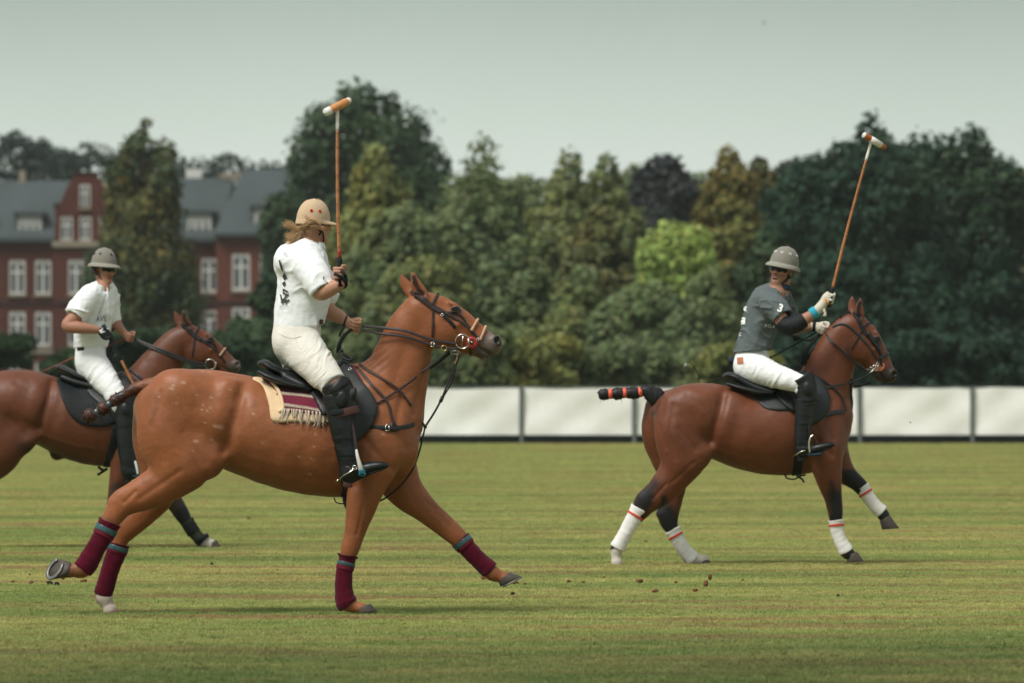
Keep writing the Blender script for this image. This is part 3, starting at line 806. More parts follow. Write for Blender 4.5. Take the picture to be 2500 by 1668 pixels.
# the stepped upper gable
xs = [136, 176, 182, 240, 246, 284]
gp = [(bx(145), bz(504)), (bx(275), bz(504)), (bx(246), bz(437)), (bx(241), bz(437)), (bx(241), bz(424)), (bx(181), bz(424)), (bx(181), bz(437)), (bx(176), bz(437))]
hh_ = hole(209, 452, 507 - 3.5, 27)
g0 = [(x, YG + 0.02, z) for x, z in gp] + [(x, YG + 0.5, z) for x, z in gp]
n_ = len(gp); Fg = [[2, 3, 6, 7], [3, 4, 5, 6], [n_ + 7, n_ + 6, n_ + 3, n_ + 2], [n_ + 6, n_ + 5, n_ + 4, n_ + 3]] + [[(i + 1) % n_, i, i + n_, (i + 1) % n_ + n_] for i in range(n_)]
zt = bz(437)
V2 = g0 + [(hh_[0], YG + 0.02, bz(504)), (hh_[0], YG + 0.02, zt), (hh_[1], YG + 0.02, bz(504)), (hh_[1], YG + 0.02, zt)]
k = 2 * n_
Fg += [[0, k, k + 1, 7], [k + 2, 1, 2, k + 3], [k + 1, k + 3, 2, 7]] if False else [[0, k, k + 1, 7], [k + 2, 1, 2, k + 3]]
build('gable_wall', (np.array(V2), Fg), M['brick'], bld, smooth=False)
build('gable_wall', box(((hh_[0] + hh_[1]) / 2, YG + 0.25, (zt + bz(452)) / 2), (hh_[1] - hh_[0], 0.46, zt - bz(452))), M['brick'], bld, smooth=False)
for q in wg: window(*q, YG)
build('cornice', box(((bx(130) + bx(290)) / 2, YG + 0.15, bz(597)), (bx(290) - bx(130), 0.9, bz(590) - bz(604))), M['stone'], bld, smooth=False)
build('coping', box((bx(211), YG + 0.25, bz(423)), (bx(244) - bx(178), 0.7, 0.16)), M['brick_dark'], bld, smooth=False)
build('gable_shoulder', box((bx(140.5), YG + 0.27, bz(503)), (bx(149) - bx(133), 0.6, 0.35)), M['brick_dark'], bld, smooth=False)
# right wing
YR = BY
wr = [(x, a, b, 41) for x in (511, 455, 400, 345) for a, b in ((630, 714), (757, 820), (885, 945))]
wall('wall', bx(287), bx(534), 0, bz(581), YR, 0.5, M['brick'], [hole(*q) for q in wr])
for q in wr: window(*q, YR)
# right pavilion, proud, with a hipped roof
YP = BY - 3.0
pxp = lambda px: 1250 + (px - 1250)
wp = [(x, a, b, 44) for x in (593, 660, 727) for a, b in ((622, 711), (752, 812), (885, 945))]
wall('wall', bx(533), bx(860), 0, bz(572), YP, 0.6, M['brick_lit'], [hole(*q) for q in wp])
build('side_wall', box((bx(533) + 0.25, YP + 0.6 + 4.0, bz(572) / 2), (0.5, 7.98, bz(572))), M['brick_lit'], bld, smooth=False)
for q in wp: window(*q, YP)
# string courses
for a, b, y in ((-240, 131, YL), (132.5, 286.5, YG), (288, 531.5, YR), (532, 860, YP)):
    build('string_course', box(((bx(a) + bx(b)) / 2, y - 0.03, bz(857)), (bx(b) - bx(a), 0.22, 0.42)), M['stone'] if y == YL else M['brick_dark'], bld, smooth=False)
    build('brick_band', box(((bx(a) + bx(b)) / 2, y - 0.02, bz(741)), (bx(b) - bx(a) - 0.02, 0.14, 0.30)), M['brick_dark'], bld, smooth=False)
    if y != YG: build('eaves', box(((bx(a) + bx(b)) / 2, y - 0.12, bz(583 if y != YP else 573)), (bx(b) - bx(a) + 0.1, 0.7, 0.3)), M['brick_dark'], bld, smooth=False)
# roofs
def roof(name, corners_front, corners_ridge, back, m=None):
    (ax, az, ay), (bx_, bz_, by) = corners_front; (cx, cz, cy), (dx, dz, dy) = corners_ridge
    V = [(ax, ay, az), (bx_, by, bz_), (dx, dy, dz), (cx, cy, cz), (ax, ay + back, az), (bx_, by + back, bz_)]
    V += [(x, y, z - 0.3) for x, y, z in V[:2]] + [(x, y, z - 0.3) for x, y, z in V[4:6]]
    F = [[0, 1, 2, 3], [5, 4, 3, 2], [4, 0, 3], [1, 5, 2], [6, 7, 1, 0], [8, 6, 0, 4], [7, 9, 5, 1], [9, 8, 4, 5]]
    return build(name, (np.array(V), F), m or M['slate'], bld, smooth=False)
rfl = roof('roof', ((bx(-240), bz(581), YL - 0.55), (bx(178), bz(581), YL - 0.55)), ((bx(-240), bz(434), YL + 5.5), (bx(178), bz(434), YL + 5.5)), 12)
rfr = roof('roof', ((bx(250), bz(581), YR - 0.55), (bx(545), bz(581), YR - 0.55)), ((bx(250), bz(428), YR + 5.5), (bx(560), bz(428), YR + 5.5)), 12)
rfp = roof('roof', ((bx(529), bz(571), YP - 0.6), (bx(864), bz(571), YP - 0.6)), ((bx(592), bz(409), YP + 6), (bx(800), bz(409), YP + 6)), 13)
build('chimney', bevbox((bx(39), YL + 5.5, bz(428)), (0.5, 0.5, 1.1), 0.04), M['stone'], rfl, smooth=False)
build('chimney', bevbox((bx(462), YR + 6.5, bz(420)), (1.2, 0.7, 0.9), 0.05), M['frame'], rfr, smooth=False)
build('ridge_vent', bevbox((bx(555), YR + 5.5, bz(424)), (1.6, 0.6, 0.5), 0.05), M['stone'], rfr, smooth=False)
def dormer(px, py0, py1, pw, y):
    x0, x1, z0, z1 = bx(px - pw / 2), bx(px + pw / 2), bz(py1), bz(py0); wd, hh = x1 - x0, z1 - z0
    d = build('dormer', join(box(((x0 + x1) / 2, y + 1.6, z1 + 0.14), (wd + 0.7, 3.4, 0.26)), box((x0 - 0.1, y + 1.7, (z0 + z1) / 2), (0.2, 3.0, hh)), box((x1 + 0.1, y + 1.7, (z0 + z1) / 2), (0.2, 3.0, hh))), M['slate'], bld, smooth=False)
    gs = [box((x0 + wd * f, y + 0.2, (z0 + z1) / 2), (wd * 0.075, 0.14, hh)) for f in (0.04, 0.35, 0.65, 0.96)] + [box(((x0 + x1) / 2, y + 0.21, z), (wd, 0.1, hh * 0.10)) for z in (z0 + hh * 0.05, z0 + hh * 0.62, z1 - hh * 0.05)]
    build('frame', join(*gs), M['frame'], d, smooth=False)
    build('blind', box(((x0 + x1) / 2, y + 0.34, (z0 + z1) / 2), (wd, 0.04, hh)), M['frame'] , d, smooth=False)
dormer(72, 526, 573, 56, YL + 0.1); dormer(486, 522, 571, 58, YR + 0.1); dormer(654, 512, 560, 58, YP + 0.2); dormer(-60, 526, 573, 56, YL + 0.1)

# ------------------------------------------------------------------ trees
def rand_unit(n, r):
    v = r.normal(size=(n, 3)); return v / np.linalg.norm(v, axis=1)[:, None]
HUES = {  # leaf colours of the kinds of tree
    'dark':   [(0.024, 0.052, 0.024), (0.036, 0.070, 0.030), (0.056, 0.094, 0.038)],
    'deep':   [(0.010, 0.035, 0.021), (0.017, 0.048, 0.027), (0.029, 0.067, 0.034)],
    'mid':    [(0.108, 0.146, 0.066), (0.144, 0.190, 0.080), (0.186, 0.230, 0.090)],
    'olive':  [(0.155, 0.180, 0.052), (0.205, 0.216, 0.058), (0.250, 0.242, 0.062)],
    'gold':   [(0.110, 0.112, 0.036), (0.165, 0.138, 0.038), (0.230, 0.158, 0.038)],
    'lime':   [(0.220, 0.310, 0.072), (0.275, 0.375, 0.092), (0.340, 0.425, 0.120)],
    'copper': [(0.020, 0.030, 0.034), (0.027, 0.036, 0.038), (0.040, 0.044, 0.040)],
    'pine':   [(0.014, 0.032, 0.028), (0.019, 0.040, 0.032), (0.026, 0.048, 0.037)],
}
def tree(name, label, px, top, halfw, Y, kind, base=960, shape='round', leaves=9000, leaf=0.34, seed=0, group=None, gap=0.0, accent=None, cat='tree', trunk=True):
    r = np.random.default_rng(seed + 100)
    s = Y / FPX; x0 = (px - 1250) * s; ht = EYE + (HY - top) * s; hw = halfw * s
    t = thing(name, label, cat, (x0, Y, 0), group)
    # limb skeleton
    zb = 0.06 * ht if cat == 'tree' else 0.0
    if trunk:
        gs = [tube(spline([(x0, Y, -0.3), (x0 + r.normal() * 0.1 * hw, Y + r.normal() * 0.1 * hw, ht * 0.35), (x0 + r.normal() * 0.12 * hw, Y, ht * 0.86)], 5), np.linspace(ht * 0.022, ht * 0.004, 11), 8)]
        for i in range(9):
            z = ht * (0.18 + 0.65 * r.random()); a = r.random() * 6.28; L_ = hw * (0.45 + 0.4 * r.random()) * (1.15 - z / ht)
            gs.append(tube(spline([(x0, Y, z), (x0 + math.cos(a) * L_ * 0.5, Y + math.sin(a) * L_ * 0.5, z + L_ * 0.3), (x0 + math.cos(a) * L_, Y + math.sin(a) * L_, z + L_ * 0.8)], 3), np.linspace(ht * 0.008, ht * 0.002, 7), 5))
        build('trunk', join(*gs), M['bark'], t)
    # the crown: a few big lobes, each broken into smaller clumps of leaves
    L = []; A6 = lambda: r.random() * 6.28; k_ = min(1.0, ht / (2.2 * hw))
    def ringlobes(z, off, R_, n_):
        a0 = A6()
        for k in range(n_): a = a0 + 6.28 * k / n_ + 0.4 * r.random(); o = off * (0.8 + 0.4 * r.random()); q = R_ * (0.78 + 0.44 * r.random()); L.append((o * math.cos(a), o * math.sin(a), z + 0.22 * R_ * r.normal(), q, q * (0.90 + 0.40 * r.random())))
    if shape == 'round':
        L.append((0.05 * r.normal(), 0, 1 - 0.92, 0.66, 0.78))
        ringlobes(1 - 0.36, 0.22, 0.30, 3); ringlobes(1 - 0.62, 0.52, 0.36, 6); ringlobes(1 - 1.05, 0.68, 0.38, 7)
        z = 1 - 1.55
        while z * hw + ht - hw > 0.1 * ht: ringlobes(z, 0.58, 0.48, 6); z -= 0.62
    elif shape == 'tall':
        L.append((0.1 * r.normal(), 0, 1 - 0.30, 0.27, 0.30)); ringlobes(1 - 0.62, 0.20, 0.27, 3); ringlobes(1 - 1.0, 0.34, 0.34, 4); ringlobes(1 - 1.5, 0.48, 0.40, 6)
        z = 1 - 2.05
        while z * hw + ht - hw > 0.1 * ht: ringlobes(z, 0.58, 0.46, 6); z -= 0.60
    elif shape == 'loose':
        for z in np.arange(0.0, ht / hw - 0.3, 0.17):
            wdt = min(0.66, 0.06 + 0.46 * z) * (0.80 + 0.30 * math.sin(2.3 * z + seed)); q = min(0.40, 0.10 + 0.17 * z) * (0.8 + 0.5 * r.random()); a = 11.0 * z + A6() * 0.3
            for j in range(1 if z < 0.4 else 3): L.append((wdt * math.cos(a + 2.1 * j), wdt * math.sin(a + 2.1 * j), 1 - 0.12 - z + 0.06 * j, q, q * 1.1))
    else:
        for k in range(11): L.append((-0.85 + 1.7 * (k + r.random() * 0.7) / 11, 0.35 * r.normal(), 1 - 0.35 - 0.35 * r.random(), 0.34 + 0.12 * r.random(), 0.34))
        for k in range(9): L.append((-0.8 + 1.6 * (k + r.random() * 0.7) / 9, 0.3 * r.normal(), 1 - 0.9 - 0.5 * r.random(), 0.40, 0.40))
    L = np.array(L); C = np.stack([x0 + L[:, 0] * hw, Y + L[:, 1] * hw, ht - hw + L[:, 2] * hw], 1); RH = L[:, 3] * hw; RV = L[:, 4] * hw
    ok = C[:, 2] > -0.5 * RV; C, RH, RV, L = C[ok], RH[ok], RV[ok], L[ok]
    over = (C[:, 2] + RV * 1.06).max() - ht; C[:, 2] -= over * np.clip((C[:, 2] - zb) / (C[:, 2].max() - zb), 0, 1)
    wgt = RH * (RH + RV); wgt /= wgt.sum(); n = int(leaves * 1.0); bi = r.choice(len(L), n, p=wgt)
    d = rand_unit(n, r); dm_ = d * np.stack([RH[bi], RH[bi], RV[bi]], 1)
    bump = fbm((C[bi] + dm_) * np.array((1.0, 1.0, 0.62)) * (0.80 / (leaf / 0.26)) + seed, 4)
    f_ = 0.80 + 0.46 * bump + 0.12 * r.normal(size=n) - 0.22 * r.random(n) ** 2.5 + 0.10 * gap * r.normal(size=n)
    cen = C[bi] + dm_ * f_[:, None]
    dmin = np.full(n, 9.0)
    for k in range(len(L)):
        q = np.sqrt((((cen - C[k]) / np.array((RH[k], RH[k], RV[k]))) ** 2).sum(1)); q[bi == k] = 9; dmin = np.minimum(dmin, q)
    keep = (dmin > 0.66) & (d[:, 2] > -0.75)
    cen, d, bump, bi = cen[keep], d[keep], bump[keep], bi[keep]; n = len(cen)
    cen[:, 2] = np.maximum(cen[:, 2], 0.05 + 0.2 * r.random(n))
    nn = d + 0.85 * rand_unit(n, r) + (0, 0, 0.25); nn /= np.linalg.norm(nn, axis=1)[:, None]
    tt = np.cross(nn, rand_unit(n, r)); tt /= np.linalg.norm(tt, axis=1)[:, None] + 1e-9; bb = np.cross(nn, tt)
    sz = leaf * (0.55 + 0.9 * r.random(n)); el = 0.55 + 0.4 * r.random(n)
    V = np.stack([cen + tt * sz[:, None] * 0.6, cen + bb * (sz * el)[:, None] * 0.5 + tt * (sz * 0.08)[:, None], cen - tt * sz[:, None] * 0.6 + nn * (sz * 0.15)[:, None], cen - bb * (sz * el)[:, None] * 0.5], 1).reshape(-1, 3)
    F = np.arange(4 * n).reshape(n, 4)
    hue = np.array(HUES[kind]); bt = np.clip(0.5 + 0.8 * fbm(cen * 0.45 + seed * 3.7, 2) + 0.12 * r.normal(size=n), 0, 1)[:, None]
    c = np.where(bt < 0.5, hue[0] + (hue[1] - hue[0]) * bt * 2, hue[1] + (hue[2] - hue[1]) * (bt * 2 - 1))
    if accent:
        ac = np.array(HUES[accent]); am = np.clip(1.6 * fbm(cen * 0.28 + 11 + seed, 2) + 0.25 + 0.35 * (cen[:, 2:3].ravel() / ht - 0.5) + 0.25 * r.normal(size=n), 0, 1)[:, None] * (0.85 if kind in ('dark', 'olive') else 0.6)
        c = c * (1 - am) + ac[r.integers(0, 3, n)] * am
    c = c * (0.78 + 0.44 * r.random(n))[:, None] * (1 + 0.08 * r.normal(size=(n, 3)) * np.array((1.0, 0.4, 0.8)))
    build('crown', (V, F), M['leaf'], t, smooth=False, cols=np.repeat(np.clip(c, 0.004, 1), 4, 0))
    return t
TREES = [
    # name, label, px, top, halfw, Y, kind, shape, leaves, leaf, accent
    ('pine_tree', 'leftmost dark pine behind the slate roof', 40, 318, 110, 520, 'pine', 'round', 7000, 0.5, None),
    ('pine_tree', 'dark pine behind the roof, second from the left edge', 125, 326, 110, 530, 'pine', 'round', 6000, 0.5, None),
    ('pine_tree', 'dark pine behind the gable and the yellowing tree', 235, 336, 120, 525, 'pine', 'round', 6000, 0.5, None),
    ('pine_tree', 'far dark pine over the roof right of the yellowing tree', 480, 374, 75, 540, 'pine', 'round', 4000, 0.5, None),
    ('pine_tree', 'small far pine above the white chimney roof', 560, 372, 70, 545, 'pine', 'round', 4000, 0.5, None),
    ('pine_tree', 'far pine just left of the tall dark tree', 655, 385, 85, 545, 'pine', 'round', 4000, 0.5, None),
    ('pine_tree', 'far pine peeping over the roof beside the yellowing tree', 385, 355, 95, 550, 'pine', 'round', 4000, 0.5, None),
    ('broadleaf_tree', 'tall yellowing green tree in front of the brick gable', 352, 286, 150, 300, 'dark', 'loose', 20000, 0.32, 'gold'),
    ('broadleaf_tree', 'tallest dark green tree with sky gaps behind the fair-haired rider', 890, 182, 205, 330, 'dark', 'round', 18000, 0.42, None),
    ('broadleaf_tree', 'lower dark tree right of the tallest tree crown', 1030, 400, 95, 325, 'dark', 'round', 8000, 0.42, None),
    ('broadleaf_tree', 'dark tree left of the tallest tree beside the brick pavilion', 705, 470, 70, 315, 'dark', 'round', 8000, 0.40, None),
    ('broadleaf_tree', 'olive green tree in front of the tallest dark tree', 915, 352, 125, 250, 'olive', 'tall', 13000, 0.32, 'mid'),
    ('broadleaf_tree', 'broad mid green tree between the mallet and the horse ears', 985, 480, 110, 245, 'mid', 'round', 11000, 0.32, 'olive'),
    ('broadleaf_tree', 'slender sky-lit treetop standing above the middle trees', 1178, 314, 70, 330, 'mid', 'loose', 3000, 0.36, None),
    ('broadleaf_tree', 'dull green tree behind the slender treetop', 1250, 420, 90, 340, 'mid', 'round', 8000, 0.42, None),
    ('broadleaf_tree', 'rounded green tree above the chestnut head', 1165, 408, 125, 255, 'mid', 'round', 13000, 0.33, None),
    ('broadleaf_tree', 'tree with a thin yellowish top left of the orange-tinged tree', 1378, 362, 115, 280, 'mid', 'tall', 9000, 0.34, 'olive'),
    ('broadleaf_tree', 'grey-green tree at centre with feathery top', 1480, 368, 120, 285, 'mid', 'tall', 9000, 0.34, 'olive'),
    ('broadleaf_tree', 'orange-tinged tree low in the centre', 1455, 500, 105, 240, 'mid', 'round', 11000, 0.32, 'gold'),
    ('copper_beech', 'blue-black copper beech left of the yellow treetop', 1625, 372, 95, 330, 'copper', 'round', 9000, 0.42, None),
    ('broadleaf_tree', 'bright lime green small tree at centre right', 1650, 528, 105, 225, 'lime', 'round', 10000, 0.28, None),
    ('broadleaf_tree', 'yellow-topped tree beside the big dark right-hand trees', 1782, 352, 115, 275, 'olive', 'tall', 11000, 0.34, 'gold'),
    ('broadleaf_tree', 'smaller yellowing tree behind the grey-shirted rider', 1868, 372, 110, 280, 'dark', 'tall', 10000, 0.34, 'gold'),
    ('broadleaf_tree', 'bluish far tree behind the yellow treetops', 1930, 378, 90, 360, 'copper', 'round', 5000, 0.42, None),
    ('broadleaf_tree', 'huge dark tree behind the raised right-hand mallet', 2090, 296, 215, 250, 'deep', 'round', 18000, 0.36, 'dark'),
    ('broadleaf_tree', 'huge dark tree nearest the right edge', 2345, 305, 180, 255, 'deep', 'round', 17000, 0.36, 'dark'),
    ('broadleaf_tree', 'lower dark tree with a fine top against the huge right-hand trees', 2130, 262, 75, 262, 'deep', 'loose', 4500, 0.34, None),
    ('broadleaf_tree', 'grey-green far tree at the right edge', 2480, 405, 90, 300, 'mid', 'round', 8000, 0.38, 'gold'),
    ('broadleaf_tree', 'faded far tree between the centre treetops', 1545, 395, 80, 370, 'mid', 'round', 6000, 0.45, None),
    ('broadleaf_tree', 'faded far tree left of the blue-black beech', 1330, 425, 110, 380, 'mid', 'round', 6000, 0.45, None),
    ('broadleaf_tree', 'far dull green tree filling behind the lime green tree', 1720, 420, 110, 350, 'mid', 'round', 8000, 0.45, None),
    ('broadleaf_tree', 'dark tree filling between the two huge right-hand trees', 2215, 318, 170, 270, 'deep', 'round', 14000, 0.36, None),
    ('broadleaf_tree', 'dark tree shoulder left of the huge right-hand trees', 1985, 365, 120, 262, 'deep', 'round', 11000, 0.36, 'dark'),
    # lower storey
    ('broadleaf_tree', 'low green tree beneath the olive tree, behind the reins hand', 870, 600, 120, 225, 'mid', 'tall', 9000, 0.30, 'olive'),
    ('broadleaf_tree', 'low green tree behind the chestnut neck', 1030, 620, 130, 220, 'mid', 'round', 9000, 0.30, 'olive'),
    ('broadleaf_tree', 'low green tree right of the chestnut muzzle', 1270, 560, 130, 222, 'mid', 'tall', 10000, 0.30, None),
    ('broadleaf_tree', 'low olive tree behind the bay tail', 1420, 650, 130, 218, 'mid', 'tall', 10000, 0.30, 'olive'),
    ('broadleaf_tree', 'low green tree beneath the lime green crown', 1580, 680, 130, 215, 'mid', 'round', 10000, 0.30, None),
    ('broadleaf_tree', 'low olive green tree behind the bay croup', 1730, 640, 130, 220, 'mid', 'tall', 10000, 0.30, 'olive'),
    ('broadleaf_tree', 'low dark tree behind the grey-shirted rider', 1880, 560, 130, 225, 'dark', 'tall', 10000, 0.30, None),
    ('broadleaf_tree', 'low dark tree beneath the huge right-hand trees', 2080, 600, 150, 220, 'deep', 'round', 10000, 0.30, None),
    ('broadleaf_tree', 'low dark tree right of the bay muzzle', 2260, 590, 150, 222, 'deep', 'tall', 10000, 0.30, None),
    ('broadleaf_tree', 'low dark tree at the right edge above the fence', 2430, 600, 140, 225, 'deep', 'tall', 10000, 0.30, None),
    ('broadleaf_tree', 'dark low tree in front of the brick pavilion', 700, 640, 90, 235, 'dark', 'round', 9000, 0.30, None),
]
for i, (nm, lb, px, top, hw, Y, kind, shape, nl, lf, acc) in enumerate(TREES):
    tree(nm, lb, px, top, hw, Y, kind, shape=shape, leaves=int(nl * 1.9), leaf=lf * 0.86, seed=i, accent=acc, group='trees behind the fence')
BUSH = [(300, 790, 85, 'round bush in front of the building, left of the bay head'), (420, 800, 90, 'bush behind the bay ears'), (560, 800, 110, 'broad bush in front of the pavilion'), (660, 770, 90, 'bush left of the white-shirted back'), (10, 810, 60, 'dark bush at the left edge'),
        (790, 800, 90, 'bush behind the mounted thigh'), (1130, 800, 110, 'bush under the chestnut muzzle'), (1300, 810, 110, 'bush above the fence left of the bay tail'), (1480, 830, 100, 'bush above the fence over the bay tail tip'), (1640, 820, 110, 'bush behind the riding whip'), (1800, 830, 100, 'bush behind the grey-shirted rider'), (1980, 810, 110, 'bush behind the bay withers'), (2170, 800, 110, 'bush behind the bay muzzle'), (2330, 800, 110, 'bush above the right-hand fence panel'), (2480, 800, 90, 'bush at the right edge above the fence'), (165, 862, 60, 'low bush behind the bay croup'), (215, 850, 50, 'small bush at the foot of the gable')]
for i, (px, top, hw, lb) in enumerate(BUSH):
    tree('bush', 'dark green ' + lb, px, top, hw, 190 + 4 * (i % 5), 'dark' if px < 700 else ('deep' if px > 1900 else ('mid', 'olive', 'mid')[i % 3]), shape='hedge', leaves=8000, leaf=0.20, seed=300 + i, group='bushes behind the fence', cat='bush', trunk=False)
# ------------------------------------------------------------------ horses
# the head is modelled once (in photo pixels of the chestnut, poll (1001,719) to muzzle (1222,840)) and fitted to each horse
HP0, HM0 = np.array((1001.0, 719.0)), np.array((1222.0, 840.0))
def head_map(poll, muzzle):
    a = HM0 - HP0; b = np.array(muzzle, float) - np.array(poll, float)
    s = np.linalg.norm(b) / np.linalg.norm(a); th = math.atan2(b[1], b[0]) - math.atan2(a[1], a[0])
    R = s * np.array(((math.cos(th), -math.sin(th)), (math.sin(th), math.cos(th))))
    def f(q): return np.array(poll) + R @ (np.asarray(q, float)[:2] - HP0)
    return f, s

class Horse(Fig):
    def __init__(s, Y, poll, muzzle):
        super().__init__(Y); s.hf, s.hs = head_map(poll, muzzle); s.paint = []; s.s = SDF(); s.grooves = []
    def hrow(s, r):
        q = s.hf(r); k = s.hs
        return (q[0], q[1], r[2], r[3] * k, (r[4] if len(r) > 4 else r[3]) * k)
    def hp(s, px, py, w=0.0):
        q = s.hf((px, py)); return s.p(q[0], q[1], w)
    def ch(s, R, k=0.03, n=7, mode=1, L=YAX): s.s.chain(s.rows(R), k, n, L, mode)
    def hch(s, R, k=0.02, n=6, mode=1, both=False, L=YAX):
        s.ch([s.hrow(r) for r in R], k, n, mode, L)
        if both: s.ch([s.hrow((r[0], r[1], -r[2], *r[3:])) for r in R], k, n, mode, L * np.array((1, -1, 1)))
    def el(s, px, py, w, rx, ry, rw, rot=0.0, k=0.03, mode=1, both=False, head=False):
        """ellipsoid: in-plane radii rx, ry px turned by rot (degrees, clockwise in the picture), rw metres deep"""
        kk = s.hs if head else 1.0
        if head:
            q = s.hf((px, py)); e = s.hf((px + 1, py)) - q; rot = rot + math.degrees(math.atan2(e[1], e[0])); px, py = q
        t = -math.radians(rot); c, n = math.cos(t), math.sin(t)
        R = np.array(((c, 0, -n), (0, 1, 0), (n, 0, c)))
        for sg in ((1, -1) if both else (1,)):
            s.s.ell(s.p(px, py, w * sg), (rx * kk * s.m, rw, ry * kk * s.m), R, k, mode)
    def head(s):
        s.hch([(1028, 752, 0, 46, 33), (1052, 776, 0, 61, 35), (1080, 792, 0, 61, 35), (1112, 804, 0, 53, 33), (1142, 817, 0, 42, 29), (1168, 829, 0, 33, 25), (1188, 838, 0, 28, 24), (1203, 843, 0, 24, 23)], 0.03)
        s.el(1076, 806, -0.052, 46, 44, 0.045, 0, 0.03, both=True, head=True)          # cheek
        s.hch([(1128, 848, 0, 14, 16), (1150, 851, 0, 15, 19), (1172, 860, 0, 14, 18), (1183, 864, 0, 12, 15), (1189, 866, 0, 8, 11)], 0.014)   # lower jaw and lip
        s.el(1168, 858, 0, 16, 11, 0.040, 20, 0.014, head=True)                          # chin
        s.hch([(1120, 792, -0.076, 6, 6), (1150, 806, -0.062, 4, 4)], 0.03, 2, both=True)  # facial crest
        s.el(1108, 744, -0.056, 16, 6, 0.019, 28, 0.022, both=True, head=True)          # brow
        s.el(1082, 745, -0.082, 15, 9, 0.014, 30, 0.025, -1, both=True, head=True)      # hollow above the eye
        s.el(1113, 756, -0.090, 11, 6, 0.017, 22, 0.012, -1, both=True, head=True)      # eye socket
        s.el(1111, 755, -0.066, 9, 8, 0.020, 0, 0.006, 1, both=True, head=True)
        s.el(1210, 832, -0.046, 15, 15, 0.022, 35, 0.018, both=True, head=True)         # nostril wing
        s.el(1215, 831, -0.066, 6.5, 10, 0.022, 20, 0.007, -1, both=True, head=True)
        s.grooves_head = [([(1206, 872), (1192, 864), (1178, 855), (1164, 844)], 3.2, 0.007), ([(1128, 800), (1150, 822), (1160, 838)], 8, 0.005), ([(1090, 765), (1110, 785), (1130, 800)], 8, 0.004)]
        for q0, q1 in (((1206, 872), (1190, 863)), ((1190, 863), (1164, 844))): s.pt(q0, q1, 3.6, 0.8, (0.020, 0.014, 0.012), head=True)
        s.el(1160, 795, -0.072, 28, 10, 0.016, 30, 0.03, -1, both=True, head=True)
        # ears
        for sg, tip, mid, base in ((-1, (1006, 663), (1015, 692), (1034, 728)), (1, (978, 669), (990, 694), (1010, 722))):
            Lx = nrm((0.55, 0.8, 0.25)) if sg < 0 else nrm((0.3, -0.9, 0.3))
            R = [(base[0], base[1], sg * 0.048, 15, 13), ((base[0] + mid[0]) / 2, (base[1] + mid[1]) / 2, sg * 0.056, 16, 9), (mid[0], mid[1], sg * 0.060, 13.5, 7), ((mid[0] + 2 * tip[0]) / 3, (mid[1] + 2 * tip[1]) / 3, sg * 0.060, 7, 4), (tip[0], tip[1], sg * 0.058, 2.0, 2)]
            s.hch(R, 0.014, 5)
            if sg < 0:
                R2 = [(base[0] - 3, base[1] - 9, sg * 0.074, 7, 6), ((base[0] + mid[0]) / 2 - 2, (base[1] + mid[1]) / 2, sg * 0.080, 8.5, 6), (mid[0] - 1, mid[1], sg * 0.079, 6.5, 5), ((mid[0] + tip[0]) / 2, (mid[1] + tip[1]) / 2, sg * 0.073, 3, 3)]
                s.hch(R2, 0.006, 5, -1)
                for a, b in zip(R2[:-1], R2[1:]): s.pt(a, b, 8.5, 0.5, s.ear_dark, head=True, w=(a[2], b[2]), rw=0.028)
    def pt(s, a, b, r, soft, col, head=False, w=None, rw=None, amt=1.0):
        """paint a capsule of coat colour from a to b (photo px), radius r px, soft edge fraction; w limits it to one side"""
        if head: a, b, r = s.hf(a), s.hf(b), r * s.hs
        w = w or (0.0, 0.0)
        s.paint.append((s.p(a[0], a[1], w[0]), s.p(b[0], b[1], w[1]), r * s.m, soft, np.array(col), rw, amt))
    def colours(s, V, base):
        c = np.tile(np.array(base), (len(V), 1))
        for A, B, r, soft, col, rw, amt in s.paint:
            d = B - A; q = V - A
            if rw is None: d = d * (1, 0, 1); q = q * (1, 0, 1)
            t = np.clip((q @ d) / (d @ d + 1e-9), 0, 1); e = q - t[:, None] * d
            if rw is not None: e = e * np.array((1, r / rw, 1))
            dist = np.linalg.norm(e, axis=1) / r
            f = np.clip((1 - dist) / soft, 0, 1) * amt; f = f * f * (3 - 2 * f)
            c = c * (1 - f[:, None]) + col * f[:, None]
        return c
    def finish(s, root, base, h, disp, shade=None):
        s.s.eval(h); V, Q = s.s.mesh()
        hx = s.p(*s.hf((1040, 760)))
        near = np.clip((np.hypot(V[:, 0] - s.hp(1115, 790)[0], V[:, 2] - s.hp(1115, 790)[2]) - 0.27) / 0.12, 0.10, 1)
        V = smooth_mesh(V, Q, 12, near)
        N = s.s.grad(V); y = V[:, 1]
        px = V[:, 0] / y * FPX + 1250; py = HY - (V[:, 2] - EYE) / y * FPX
        side = np.clip(np.abs(N[:, 1]) * 1.3, 0, 1); legn = y < s.Y + 0.02
        dd = disp(V, N)
        for line, wd, dep in s.grooves + [([tuple(s.hf(q)) for q in l], w_ * s.hs, d_) for l, w_, d_ in s.grooves_head]: dd = dd - dep * np.exp(-(polydist(px, py, line) / wd) ** 2) * side
        V = V + N * dd[:, None]
        c = s.colours(V, base)
        if shade is not None: c = shade(V, c)
        o = build('body', (V, Q), M['coat'], root, cols=c)
        s.s.heightmap(3); s.root = root
